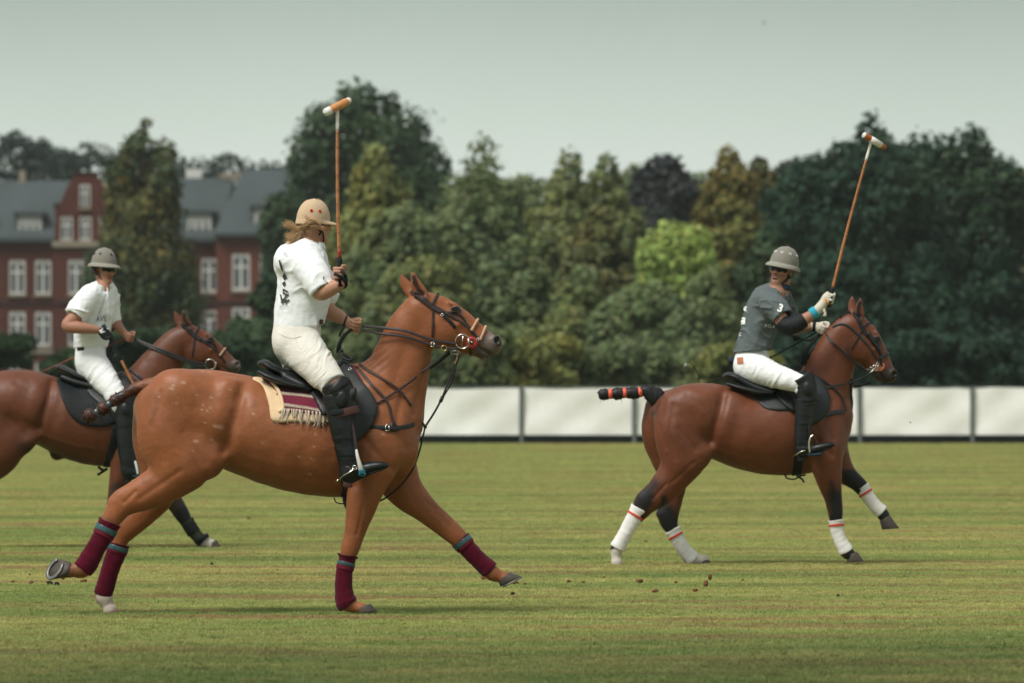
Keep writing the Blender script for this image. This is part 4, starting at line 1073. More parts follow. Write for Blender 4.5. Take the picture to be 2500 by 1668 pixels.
        # eyes
        for sg in (-1, 1):
            e = s.hp(1112, 756, sg * 0.076)
            k = s.hs * s.m / (35.05 / FPX)
            ey = build('eye', uvsphere(e, (0.019 * k, 0.014 * k, 0.015 * k)), M['eye'], root)
            for y0, nm in ((-5.5, 'eyelid'), (6.0, 'eyelid')):
                R = [s.hp(1101, 757, sg * 0.083), s.hp(1106, 756 + y0 * 0.75, sg * 0.089), s.hp(1113, 755.5 + y0, sg * 0.091), s.hp(1120, 757 + y0 * 0.8, sg * 0.087), s.hp(1124, 760, sg * 0.079)]
                build(nm, tube(spline(R, 4), 0.0042 * k, 6), M['lid'], root)
        return o
    def hoof(s, CF, T, HB, CB, w, wl, mat_, tilt=0.0, shoe=False, name='hoof'):
        """coronet front, toe, heel on the ground, coronet back (px); wl half widths (m) at coronet and ground"""
        cf, t, hb, cb = [s.p(q[0], q[1], w) for q in (CF, T, HB, CB)]
        lat = YAX.copy()
        if tilt:
            ax = nrm(t - hb); c, n = math.cos(tilt), math.sin(tilt)
            lat = lat * c + np.cross(ax, lat) * n
        rows = []
        N = 20; a = np.linspace(0, 2 * np.pi, N, endpoint=False)
        for f, wl_, sh in ((0, wl[0] * 0.86, 0.86), (0.0, wl[0], 1.0), (0.12, wl[0] * 1.06, 1.03), (0.5, (wl[0] + wl[1]) / 2, 1.0), (0.96, wl[1], 1.0), (1.0, wl[1] * 0.97, 0.97)):
            A, B = cb + (hb - cb) * f, cf + (t - cf) * f
            m = (A + B) / 2; hx = (B - A) / 2 * sh
            L2 = nrm(lat * f + YAX * (1 - f))
            ct, sn = np.cos(a), np.sin(a)
            rows.append(m + ct[:, None] * hx + (sn * (1 - 0.12 * np.maximum(-ct, 0)))[:, None] * L2 * wl_)
        V = np.concatenate(rows); k = len(rows)
        F = [[i * N + j, i * N + (j + 1) % N, (i + 1) * N + (j + 1) % N, (i + 1) * N + j] for i in range(k - 1) for j in range(N)]
        F.append([(k - 1) * N + j for j in range(N)]); F.append(list(range(N))[::-1])
        o = build(name, (V, F), mat_, s.root)
        if shoe:
            m = (t + hb) / 2; hx = (t - hb) / 2; n = nrm(np.cross(hx, lat)); 
            up = nrm((cf + cb) / 2 - m)
            if n @ up > 0: n = -n
            aa = np.linspace(-2.5, 2.5, 26)
            C = m + n * 0.006 + np.cos(aa)[:, None] * hx * 0.90 + np.sin(aa)[:, None] * lat * wl[1] * 0.86
            build('horseshoe', ribbon(C, np.tile(n, (26, 1)), 0.022, 0.010), M['shoe'], o)
            aa = np.linspace(0, 2 * np.pi, 24, endpoint=False)
            rim = m + n * 0.001 + np.cos(aa)[:, None] * hx * 0.80 + np.sin(aa)[:, None] * lat * wl[1] * 0.74
            cen = m - n * 0.008
            build('sole', (np.vstack([rim, cen[None]]), [[i, (i + 1) % 24, 24] for i in range(24)]), M['sole'], o)
        return o
    def bandage(s, R, mat_, flare=0.0, tape=None, tape_at=0.14, tape_w=0.016, seed=0, tape_mat=None, wraps=7, accent=None):
        """leg wrap: spiral layers over the cannon; R rows px py w r wl from top to bottom"""
        q = spline(s.rows(R), 10); n = len(q)
        seg = 22; T = frames(q[:, :3]); V = []
        rr = np.random.default_rng(seed)
        for i in range(n):
            a, l, nn = T[i], None, None
            l = nrm(YAX - a * (YAX @ a)); nn = np.cross(a, l)
            f = i / (n - 1)
            th = np.linspace(0, 2 * np.pi, seg, endpoint=False)
            ph = (f * wraps + th / (2 * np.pi)) % 1.0
            lay = 0.0026 * (1 - ph) + 0.0012 * np.sin(3 * th + 9 * f)
            fl = flare * max(0, 1 - f / 0.11) ** 1.5
            r1 = q[i, 3] + lay + fl; r2 = q[i, 4] + lay + fl
            V.append(q[i, :3] + np.cos(th)[:, None] * nn * (r1[:, None]) + np.sin(th)[:, None] * l * (r2[:, None]) + a * (0.003 * np.sin(2 * th + i))[:, None])
        def endring(i, k, sh):
            c = q[i, :3]; return c + (V[i] - c) * k + T[i] * sh
        V = [endring(0, 0.72, 0.012), endring(0, 0.93, -0.001)] + V + [endring(n - 1, 0.95, 0.004), endring(n - 1, 0.7, -0.004)]
        V = np.array(V); n2 = len(V); VV = V.reshape(-1, 3)
        F = [[i * seg + j, (i + 1) * seg + j, (i + 1) * seg + (j + 1) % seg, i * seg + (j + 1) % seg] for i in range(n2 - 1) for j in range(seg)]
        VV = VV + 0.0016 * vnoise(VV * 90)[:, None] * 1.0
        F = [f[::-1] for f in F]
        o = build('leg_bandage', (VV, F), mat_, s.root)
        if tape is not None:
            i = int(tape_at * (n - 1)); c = q[i]; a = T[i]; l = nrm(YAX - a * (YAX @ a)); nn = np.cross(a, l)
            th = np.linspace(0, 2 * np.pi, 25); d1 = np.cos(th)[:, None] * nn; d2 = np.sin(th)[:, None] * l
            C = c[:3] + d1 * (c[3] + 0.0058) + d2 * (c[4] + 0.0058) + a * (0.003 * np.sin(th))[:, None]
            build('tape', ribbon(C, nrm(1) * (d1 + d2), tape_w, 0.003), tape, o)
        if accent is not None:
            i = int((tape_at + 0.075) * (n - 1)); c = q[i]; a = T[i]; l = nrm(YAX - a * (YAX @ a)); nn = np.cross(a, l)
            th = np.linspace(0, 2 * np.pi, 25); d1 = np.cos(th)[:, None] * nn; d2 = np.sin(th)[:, None] * l
            build('bandage_end', ribbon(c[:3] + d1 * (c[3] + 0.0045) + d2 * (c[4] + 0.0045), d1 + d2, 0.03, 0.003), accent, o)
        return o

M['lid'] = mat('eyelid_skin', (0.035, 0.024, 0.020), rough=0.45)
M['sole'] = mat('hoof_sole', (0.085, 0.062, 0.055), rough=0.95, vary=(50, 0.4), bump=(60, 0.6, 0.004))
M['bandage_end'] = mat('crimson_bandage_end', (0.120, 0.006, 0.020), rough=0.9, vary=(60, 0.2))

def tail_mesh(fig, R, col, col2, seed, wisps=26, segs=None):
    """a tied-up polo tail: twisted hair bundle with short ends"""
    q = spline(fig.rows(R), 8); n = len(q); seg = 16; T = frames(q[:, :3]); V = []
    for i in range(n):
        a = T[i]; l = nrm(YAX - a * (YAX @ a)); nn = np.cross(a, l)
        th = np.linspace(0, 2 * np.pi, seg, endpoint=False)
        rip = 1 + 0.10 * np.sin(5 * th + i * 0.9) + 0.05 * np.sin(9 * th - i * 0.5)
        V.append(q[i, :3] + (np.cos(th) * rip)[:, None] * nn * q[i, 3] + (np.sin(th) * rip)[:, None] * l * q[i, 4])
    V = np.array(V).reshape(-1, 3)
    F = [[i * seg + j, i * seg + (j + 1) % seg, (i + 1) * seg + (j + 1) % seg, (i + 1) * seg + j] for i in range(n - 1) for j in range(seg)]
    F += [[(n - 1) * seg + j for j in range(seg)], list(range(seg))[::-1]]
    r = np.random.default_rng(seed)
    gs = [(V, F)]
    e = q[-1]; a = T[-1]
    for k in range(wisps):
        f = r.integers(int(n * 0.25), n); c = q[f]; d = nrm(T[f] * (0.4 + (0.9 if f > n - 4 else 0)) + 0.9 * r.normal(size=3) + (0, 0, -0.25))
        st = c[:3] + d * c[3] * 0.8; L_ = 0.02 + 0.04 * r.random()
        gs.append(tube(spline([st, st + d * L_ * 0.5 + 0.006 * r.normal(size=3), st + d * L_ + (0, 0, -0.012) + 0.01 * r.normal(size=3)], 3), np.linspace(0.0028, 0.0006, 7), 4))
    g = join(*gs)
    cc = np.array(col) + (np.array(col2) - np.array(col)) * np.clip(0.5 + 0.9 * vnoise(g[0] * 28), 0, 1)[:, None]
    return g, cc

# ================================================================== the chestnut (nearest horse)
YA = 34.68
A = Horse(YA, (1001, 719), (1222, 840))
A.ear_dark = (0.035, 0.016, 0.010)
A.ch([(392, 1000, 0, 66, 80), (440, 1000, 0, 92, 102), (492, 1008, 0, 106, 108), (560, 1026, 0, 116, 108), (640, 1052, 0, 122, 114), (720, 1072, 0, 129, 119), (800, 1074, 0, 140, 114), (860, 1062, 0, 152, 96), (915, 1058, 0, 136, 82), (952, 1078, 0, 82, 62)], 0.03)
A.ch([(930, 1000, 0, 105, 60), (962, 932, 0, 84, 48), (984, 868, 0, 70, 41), (1003, 808, 0, 60, 37), (1027, 760, 0, 47, 34)], 0.09)
A.ch([(892, 930, 0, 40, 26), (842, 930, 0, 34, 34), (780, 975, 0, 40, 46)], 0.08)                     # withers
A.el(455, 955, -0.12, 82, 50, 0.15, 20, 0.05, both=True)
near_thigh = [(425, 985, -.12, 78, 58), (413, 1055, -.145, 79, 56), (436, 1122, -.165, 70, 46), (452, 1150, -.165, 62, 40)]
A.ch(near_thigh, 0.05)
A.ch([(404, 1000, .11, 78, 58), (396, 1075, .14, 73, 54), (404, 1145, .155, 60, 44)], 0.05)
A.el(492, 1112, -0.185, 46, 62, 0.075, -28, 0.06)                                                           # stifle
A.el(480, 1120, 0.185, 46, 58, 0.075, -28, 0.06)
A.el(520, 1122, -0.20, 38, 24, 0.045, -35, 0.06)                                                            # flank fold
A.ch([(452, 1142, -.165, 60, 42), (398, 1182, -.155, 50, 36), (345, 1208, -.15, 41, 29), (303, 1230, -.145, 31, 21), (284, 1250, -.14, 28, 19), (264, 1282, -.14, 21, 15), (238, 1330, -.14, 19, 14), (212, 1374, -.14, 20, 16), (200, 1390, -.14, 21, 17), (180, 1393, -.14, 16, 15), (168, 1394, -.14, 17, 17)], 0.03)
A.ch([(318, 1196, -.15, 12, 9), (293, 1212, -.145, 17, 13), (278, 1226, -.14, 15, 12)], 0.03)               # point of hock
A.ch([(402, 1140, .155, 56, 40), (384, 1202, .15, 47, 33), (345, 1255, .145, 36, 26), (306, 1292, .135, 31, 21), (290, 1325, .13, 21, 15), (268, 1390, .13, 18, 14), (252, 1448, .13, 20, 16), (256, 1462, .13, 20, 16), (263, 1479, .13, 13.5, 13), (269, 1490, .13, 17, 17)], 0.03)
A.ch([(318, 1262, .14, 12, 9), (286, 1280, .13, 16, 12)], 0.03)
# forehand
A.ch([(900, 960, -.105, 60, 30), (935, 1060, -.150, 62, 34), (915, 1130, -.165, 58, 36), (896, 1182, -.165, 47, 34), (880, 1245, -.16, 36, 27), (866, 1300, -.155, 26, 22), (856, 1336, -.155, 23.5, 20), (848, 1365, -.155, 18, 15), (840, 1405, -.155, 15, 13), (840, 1448, -.155, 17, 14), (846, 1470, -.155, 21, 17), (866, 1482, -.155, 15, 14), (884, 1486, -.155, 14, 15)], 0.045)
A.ch([(935, 1060, .145, 58, 34), (960, 1145, .155, 58, 36), (988, 1197, .155, 46, 32), (1036, 1243, .15, 33, 26), (1085, 1284, .145, 27, 22), (1116, 1311, .14, 24.5, 20), (1140, 1338, .14, 17, 15), (1180, 1380, .14, 15, 13), (1200, 1398, .14, 20, 16), (1220, 1408, .14, 14.5, 14), (1232, 1412, .14, 16, 16)], 0.045)
A.el(985, 1105, -0.085, 36, 56, 0.075, 12, 0.05, both=True)                                                # pectorals
A.el(908, 1108, -0.215, 34, 52, 0.045, 18, 0.05)                                                            # triceps
A.el(578, 985, -0.335, 20, 110, 0.045, 8, 0.09, -1)                                                         # hollow before the hip
A.el(566, 948, -0.165, 26, 18, 0.040, 30, 0.07)                                                             # point of hip
A.el(862, 1165, -0.265, 12, 60, 0.035, -10, 0.05, -1)                                                       # behind the elbow
A.ch([(890, 1262, -.128, 4, 4), (872, 1318, -.13, 3, 3)], 0.02)
A.head()
cA = (0.262, 0.087, 0.031)
for a, b, r, so_, c, am in [((1200, 842), (1215, 835), 44, 0.55, (0.150, 0.118, 0.100), 0.95), ((1190, 866), (1170, 858), 18, 0.6, (0.090, 0.072, 0.064), 0.9),
        ((264, 1282), (180, 1393), 26, 0.4, (0.20, 0.075, 0.033), 1.0), ((256, 1466), (266, 1480), 30, 0.25, (0.50, 0.42, 0.35), 0.95)]:
    A.pt(a, b, r, so_, c, w=(0.0, 0.0), amt=am, head=False)
A.pt((1106, 757), (1122, 760), 15, 0.7, (0.085, 0.055, 0.042), head=True, amt=0.8)
A.pt((1212, 826), (1217, 838), 11, 0.5, (0.030, 0.024, 0.022), head=True)
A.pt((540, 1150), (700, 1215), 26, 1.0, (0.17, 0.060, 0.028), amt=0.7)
A.pt((925, 830), (975, 752), 9, 1.0, (0.17, 0.06, 0.03), amt=0.5)
rs_ = np.random.default_rng(4)
for (x, y, r) in [(418, 948, 9), (447, 934, 8), (490, 905, 9), (506, 908, 7), (422, 940, 6), (515, 970, 6), (495, 988, 6), (492, 1000, 5), (505, 1002, 5), (512, 995, 5), (525, 1040, 8), (537, 1043, 11), (477, 1077, 9), (515, 1074, 7), (548, 906, 5), (618, 1010, 6), (470, 1100, 4), (760, 1120, 5), (766, 1090, 5), (730, 1115, 5), (756, 1158, 6), (893, 868, 7), (903, 861, 7), (770, 1060, 5), (935, 1060, 6), (500, 1032, 5), (386, 968, 5), (430, 985, 4), (1075, 1260, 10), (480, 965, 4), (560, 950, 4), (640, 1080, 4)]:
    A.pt((x - r * 0.3, y), (x + r * 0.3, y + 1), r * 0.8, 1.0, (0.50, 0.35, 0.24), w=(-0.3, -0.3), rw=0.35, amt=0.6)
def dispA(V, N):
    near = 0.0045 * fbm(V * 7.0, 2) + 0.0012 * fbm(V * 30, 2)
    x = V[:, 0] / YA * FPX + 1250; y = HY - (V[:, 2] - EYE) / YA * FPX
    belly = np.clip((x - 560) / 60, 0, 1) * np.clip((850 - x) / 60, 0, 1) * np.clip((y - 1040) / 60, 0, 1)
    rib = 0.0016 * np.sin((x + 0.25 * y) / 11.0) * belly                                   # faint ribs
    vein = 0.0026 * np.clip(ridged(V * np.array((9, 9, 9)) + 3, 1) - 0.86, 0, 1) / 0.14 * np.clip(fbm(V * 3 + 9, 1) + 0.2, 0, 1)
    wr = 0.004 * np.sin((0.6 * x + 0.8 * y) / 2.6) * np.exp(-((x - 905) / 34) ** 2 - ((y - 872) / 34) ** 2)   # creases at the crest
    cre = -0.003 * np.clip(ridged(np.stack([x * 0.02, V[:, 1] * 3, y * 0.035], 1), 1) - 0.75, 0, 1) / 0.25 * np.exp(-((x - 880) / 60) ** 2 - ((y - 1240) / 80) ** 2)
    return near + rib + vein + wr + cre
GRV = [([(594, 940), (582, 1000), (562, 1060), (550, 1100)], 15, 0.023), ([(545, 945), (520, 1060)], 26, -0.010), ([(392, 960), (374, 1040), (398, 1125)], 9, 0.006),
       ([(872, 1100), (868, 1185)], 10, 0.010), ([(880, 1060), (930, 1120), (962, 1150)], 9, 0.007), ([(560, 1128), (680, 1165), (800, 1186)], 7, -0.004), ([(470, 945), (530, 985)], 12, 0.004),
       ([(640, 960), (620, 1060), (660, 1150)], 40, -0.006), ([(930, 1010), (900, 1080), (870, 1130)], 16, -0.006), ([(445, 1060), (500, 1130)], 10, 0.005)]
def mapg(f, k): return [([f(*p) for p in l], w_ * k, d_ * 1.2) for l, w_, d_ in GRV]
A.grooves = GRV + [([(985, 955), (966, 1040), (988, 1092)], 10, 0.009), ([(1052, 868), (1032, 930), (1012, 1010)], 9, 0.008), ([(1018, 800), (985, 870), (955, 945)], 15, 0.006), ([(892, 1210), (872, 1305)], 5, 0.005), ([(440, 1150), (340, 1218)], 7, 0.006),
                   ([(330, 1200), (304, 1226)], 4.5, 0.007), ([(1040, 1225), (1098, 1284)], 5, 0.005), ([(1000, 1160), (960, 1195)], 7, 0.007), ([(1060, 800), (1075, 850)], 6, 0.006), ([(905, 1000), (925, 1060)], 20, -0.006)]
chest = thing('chestnut_horse', 'nearest chestnut polo horse with maroon leg bandages, cantering right', 'horse', A.p(700, 1498, 0) * (1, 1, 0), 'horses cantering across the field')
A.finish(chest, cA, 0.008, dispA, shade=lambda V, c: c * (1 + 0.10 * fbm(V * 2.2, 2))[:, None])
A.hoof((168, 1373), (119, 1411), (152, 1371), (172, 1412), -.14, (0.044, 0.056), M['hoof'], tilt=-0.0)  if False else None
# lifted near hind hoof: sole turned back towards the camera
A.hoof((166, 1410), (118, 1414), (152, 1366), (174, 1374), -.14, (0.045, 0.058), M['hoof'], tilt=-0.75, shoe=True)
A.hoof((288, 1487), (297, 1503), (248, 1504), (250, 1497), .13, (0.047, 0.056), M['hoof_pale'])
A.hoof((905, 1474), (922, 1494), (868, 1498), (872, 1484), -.155, (0.045, 0.056), M['hoof'])
A.hoof((1243, 1397), (1273, 1407), (1222, 1433), (1216, 1418), .14, (0.045, 0.056), M['hoof'], shoe=True)
mw = dict(tape=M['teal_tape'], accent=M['bandage_end'])
A.bandage([(268, 1274, -.14, 27, 22), (256, 1300, -.14, 25, 20), (236, 1336, -.14, 23, 18), (214, 1374, -.14, 26, 20), (202, 1390, -.14, 25, 21)], M['maroon'], 0.004, tape_at=0.2, tape_w=0.034, seed=1, **mw)
A.bandage([(291, 1328, .13, 24, 19), (284, 1350, .13, 24, 18), (268, 1395, .13, 22, 18), (251, 1452, .13, 23, 19)], M['maroon'], 0.004, tape_at=0.2, tape_w=0.030, seed=2, **mw)
A.bandage([(849, 1356, -.155, 22, 19), (846, 1372, -.155, 20, 18), (840, 1402, -.155, 20, 18), (840, 1445, -.155, 22, 18), (845, 1470, -.155, 26, 21), (850, 1478, -.155, 24, 20)], M['maroon'], 0.010, tape_at=0.24, tape_w=0.022, seed=3, **mw)
A.bandage([(1124, 1318, .14, 24, 20), (1140, 1337, .14, 22, 19), (1170, 1368, .14, 21, 18), (1196, 1393, .14, 23, 19)], M['maroon'], 0.006, tape_at=0.16, tape_w=0.030, seed=4, **mw)
g, cc = tail_mesh(A, [(396, 940, 0, 22, 16), (372, 942, 0, 20, 15), (345, 945, 0, 15, 13), (322, 953, 0, 14, 13), (300, 966, 0, 12, 12), (291, 972, 0, 15, 14), (277, 980, 0, 14, 13), (266, 988, 0, 9, 9), (258, 994, 0, 15, 14), (246, 1001, 0, 16, 14), (236, 1007, 0, 8, 8), (228, 1012, 0, 15, 14), (217, 1016, 0, 18, 15), (207, 1017, 0, 13, 11), (202, 1017, 0, 6, 6)], (0.022, 0.012, 0.009), (0.070, 0.027, 0.015), 5, 46)
x_ = g[0][:, 0] / YA * FPX + 1250; z_ = HY - (g[0][:, 2] - EYE) / YA * FPX
f_ = np.clip((x_ - 308) / 40, 0, 1)[:, None] * np.clip((950 - z_) / 14 + 0.3, 0, 1)[:, None]
cc = cc * (1 - f_) + np.array((0.20, 0.075, 0.032)) * f_
tl = build('tail', g, M['hair'], chest, cols=cc)
for (x, y, dx, dy) in ((266, 988, -8, 6), (236, 1007, -8, 5), (296, 968, -8, 5)):
    c = A.p(x, y, 0); build('tail_tape', tube([c - np.array((0.014, 0, -0.010)), c + np.array((0.014, 0, -0.010))], 0.030, 12), M['teal_tape'], tl)
# whiskers on the chin
r = np.random.default_rng(8); gs = []
for k in range(46):
    a = A.hp(1172 + 16 * r.random(), 866 + 5 * r.random(), (r.random() - 0.5) * 0.07); d = np.array((-0.12 + 0.25 * r.random(), 0.3 * (r.random() - 0.5), -1)); L_ = 0.03 + 0.035 * r.random()
    gs.append(tube(spline([a, a + d * L_ * 0.5, a + d * L_ + (-0.02 * r.random(), 0, 0.006)], 3), np.linspace(0.0008, 0.0003, 7), 3, cap=False))
g = join(*gs); build('whiskers', g, M['hair'], chest, cols=np.tile((0.26, 0.21, 0.14), (len(g[0]), 1)))

# ================================================================== the bay on the right
B = Horse(44.70, (2079, 764), (2186, 922))
B.ear_dark = (0.012, 0.010, 0.009)
B.ch([(1648, 1010, 0, 54, 64), (1685, 1012, 0, 74, 82), (1732, 1020, 0, 84, 85), (1790, 1042, 0, 93, 91), (1850, 1056, 0, 99, 92), (1910, 1054, 0, 107, 90), (1958, 1046, 0, 112, 78), (2002, 1046, 0, 96, 64), (2023, 1064, 0, 50, 46)], 0.03)
B.ch([(1998, 990, 0, 82, 48), (2014, 932, 0, 66, 39), (2038, 872, 0, 54, 33), (2062, 825, 0, 47, 29), (2084, 797, 0, 38, 26)], 0.08)
B.ch([(1970, 950, 0, 32, 22), (1930, 955, 0, 30, 30), (1880, 985, 0, 34, 40)], 0.08)
B.el(1700, 985, -0.12, 62, 42, 0.15, 18, 0.05, both=True)
B.ch([(1664, 1000, -.11, 60, 46), (1657, 1055, -.145, 60, 46), (1664, 1112, -.165, 53, 38), (1672, 1132, -.165, 48, 34)], 0.05)
B.ch([(1634, 1000, .11, 60, 46), (1626, 1060, .14, 60, 44), (1636, 1122, .155, 44, 34)], 0.05)
B.el(1694, 1100, -0.185, 36, 48, 0.070, -28, 0.06)
B.el(1718, 1108, -0.20, 28, 18, 0.045, -35, 0.06)
B.el(1648, 1110, 0.165, 40, 52, 0.060, -12, 0.06)
B.ch([(1668, 1130, -.165, 48, 34), (1640, 1168, -.16, 41, 28), (1611, 1202, -.155, 35, 23), (1582, 1226, -.15, 27, 17), (1566, 1246, -.145, 22, 15), (1545, 1276, -.145, 15, 12), (1522, 1314, -.145, 13, 11), (1506, 1341, -.145, 16, 13), (1504, 1360, -.145, 11.5, 11), (1506, 1374, -.145, 14, 14)], 0.03)
B.ch([(1588, 1192, -.155, 9, 7), (1568, 1214, -.15, 13, 9), (1558, 1226, -.145, 11, 9)], 0.025)
B.ch([(1636, 1120, .155, 42, 32), (1645, 1172, .15, 34, 24), (1641, 1222, .145, 25, 18), (1631, 1264, .14, 25, 17), (1643, 1296, .135, 15, 12), (1664, 1334, .135, 13, 11), (1686, 1363, .135, 17, 14), (1706, 1366, .135, 13, 12), (1718, 1367, .135, 14, 14)], 0.03)
B.ch([(1622, 1225, .145, 8, 7), (1612, 1256, .14, 12, 9)], 0.025)
B.ch([(1985, 980, -.10, 44, 24), (2012, 1055, -.14, 46, 27), (2015, 1115, -.155, 42, 28), (2022, 1162, -.155, 33, 25), (2034, 1215, -.15, 22, 18), (2039, 1252, -.15, 18.5, 16), (2042, 1280, -.15, 14, 12), (2052, 1318, -.15, 12, 10), (2066, 1347, -.15, 16, 13), (2078, 1356, -.15, 13, 12), (2084, 1360, -.15, 13, 13)], 0.04)
B.ch([(2020, 1060, .13, 42, 27), (2036, 1120, .145, 40, 27), (2062, 1155, .145, 28, 22), (2088, 1176, .14, 21, 17), (2102, 1190, .14, 19, 16), (2116, 1210, .14, 13.5, 11), (2142, 1242, .14, 12, 10), (2156, 1257, .14, 15, 12), (2162, 1268, .14, 13, 12)], 0.04)
B.el(2040, 1082, -0.080, 28, 44, 0.07, 8, 0.05, both=True)
B.el(2018, 1100, -0.205, 26, 40, 0.04, 15, 0.05)
B.el(1800, 1030, -0.345, 14, 80, 0.045, 8, 0.08, -1)
B.el(1790, 980, -0.165, 20, 14, 0.036, 30, 0.07)
B.el(1988, 1120, -0.26, 9, 46, 0.035, -8, 0.05, -1)
B.head()
cB = (0.138, 0.041, 0.016); blk = (0.006, 0.0065, 0.007); sock = (0.50, 0.46, 0.40)
for a, b, r, so_, c, wv, rw, am in [((1574, 1215), (1545, 1276), 32, 0.7, blk, None, None, 1), ((1545, 1276), (1505, 1350), 24, 0.3, blk, None, None, 1), ((1596, 1182), (1566, 1216), 26, 1.0, blk, None, None, 0.9),
        ((1503, 1362), (1506, 1378), 26, 0.2, sock, None, None, 1),
        ((1626, 1256), (1640, 1290), 42, 0.7, blk, None, None, 1), ((1620, 1215), (1614, 1250), 14, 0.9, blk, None, None, 0.9), ((1645, 1296), (1680, 1355), 26, 0.3, blk, None, None, 1), ((1692, 1368), (1722, 1370), 26, 0.25, sock, None, None, 1),
        ((2036, 1214), (2042, 1270), 36, 0.8, blk, None, None, 1), ((2042, 1270), (2082, 1362), 26, 0.3, blk, None, None, 1), ((2026, 1180), (2034, 1225), 18, 1.0, blk, None, None, 0.7),
        ((2080, 1168), (2102, 1190), 26, 0.35, blk, None, None, 1), ((2062, 1152), (2088, 1178), 18, 0.6, blk, (0.14, 0.14), 0.12, 1), ((2102, 1190), (2162, 1268), 26, 0.3, blk, None, None, 1)]:
    B.pt(a, b, r, so_, c, w=wv, rw=rw, amt=am)
B.pt((1204, 842), (1222, 836), 46, 0.7, (0.030, 0.024, 0.022), head=True, amt=0.95)
B.pt((1185, 862), (1150, 852), 20, 0.8, (0.030, 0.024, 0.022), head=True, amt=0.9)
B.pt((1106, 757), (1122, 760), 16, 0.8, (0.040, 0.026, 0.022), head=True, amt=0.9)
B.pt((1212, 826), (1217, 838), 11, 0.5, (0.008, 0.007, 0.007), head=True)
B.pt((1040, 830), (1064, 850), 22, 1.0, (0.07, 0.026, 0.016), head=True, amt=0.7)
B.pt((1618, 970), (1598, 1010), 10, 0.7, blk, w=(-0.02, -0.02), rw=0.2, amt=0.9)
def dispB(V, N): return 0.0045 * fbm(V * 7.0 + 5, 2) + 0.001 * fbm(V * 30, 2)
B.grooves = [([(1692, 1130), (1640, 1178)], 5, 0.006), ([(1626, 1182), (1594, 1218)], 4, 0.007), ([(2046, 1170), (2046, 1240)], 4, 0.005), ([(1980, 1000), (2000, 1070), (1990, 1130)], 8, 0.006), ([(1644, 990), (1634, 1060), (1650, 1120)], 7, 0.007), ([(2112, 838), (2122, 872)], 5, 0.005)] + mapg(lambda x, y: (1615 + (x - 384) * 0.7215, 937 + (y - 902) * 0.7025), 0.74) + [([(2090, 905), (2074, 950), (2060, 1005)], 7, 0.008), ([(2060, 830), (2030, 885), (2004, 950)], 12, 0.006), ([(2030, 980), (2016, 1040), (2034, 1070)], 8, 0.008)]
bay = thing('bay_horse', 'bay polo horse with white leg bandages and a tied black tail, right', 'horse', B.p(1800, 1390, 0) * (1, 1, 0), 'horses cantering across the field')
B.finish(bay, cB, 0.009, dispB, shade=lambda V, c: c * (1 + 0.12 * fbm(V * 2.2 + 4, 2))[:, None])
B.hoof((1523, 1374), (1529, 1389), (1484, 1390), (1488, 1384), -.145, (0.046, 0.054), M['hoof_pale'])
B.hoof((1727, 1362), (1742, 1379), (1706, 1384), (1708, 1374), .135, (0.044, 0.052), M['hoof'])
B.hoof((2092, 1347), (2110, 1371), (2067, 1373), (2070, 1356), -.15, (0.045, 0.054), M['hoof'])
B.hoof((2172, 1258), (2196, 1290), (2153, 1293), (2148, 1272), .14, (0.045, 0.054), M['hoof'])
ww = dict(tape=M['red_tape'], tape_w=0.017)
B.bandage([(1562, 1242, -.145, 23, 17), (1546, 1268, -.145, 19, 15), (1526, 1304, -.145, 17, 14), (1507, 1338, -.145, 19, 16)], M['white_wrap'], 0.003, tape_at=0.24, seed=11, **ww)
B.bandage([(1642, 1293, .135, 19, 15), (1654, 1316, .135, 17, 14), (1672, 1345, .135, 17, 14), (1692, 1367, .135, 19, 16)], M['white_wrap'], 0.003, tape_at=0.24, seed=12, **ww)
B.bandage([(2041, 1270, -.15, 18, 15), (2043, 1292, -.15, 16, 13), (2052, 1320, -.15, 16, 13), (2066, 1347, -.15, 18, 15)], M['white_wrap'], 0.003, tape_at=0.22, seed=13, **ww)
B.bandage([(2104, 1189, .14, 18, 15), (2118, 1211, .14, 16, 13), (2138, 1236, .14, 16, 13), (2153, 1250, .14, 17, 14)], M['white_wrap'], 0.003, tape_at=0.25, seed=14, **ww)
g, cc = tail_mesh(B, [(1614, 978, 0, 10, 12), (1606, 972, 0, 22, 16), (1590, 962, 0, 20, 15), (1575, 955, 0, 15, 14), (1563, 958, 0, 11, 11), (1552, 960, 0, 14, 13), (1540, 960, 0, 14, 13), (1525, 960, 0, 11, 11), (1515, 961, 0, 14, 13), (1503, 962, 0, 14, 13), (1491, 962, 0, 10, 10), (1480, 963, 0, 13, 12), (1468, 964, 0, 13, 12), (1461, 965, 0, 8, 8)], (0.008, 0.009, 0.010), (0.020, 0.021, 0.022), 15, 20)
tl = build('tail', g, M['hair'], bay, cols=cc)
for x, y in ((1563, 958), (1525, 960), (1490, 962)):
    build('tail_tape', tube([B.p(x - 4.5, y + 0.3, 0), B.p(x + 4.5, y - 0.3, 0)], 12.2 * B.m, 16), M['orange_tape'], tl)

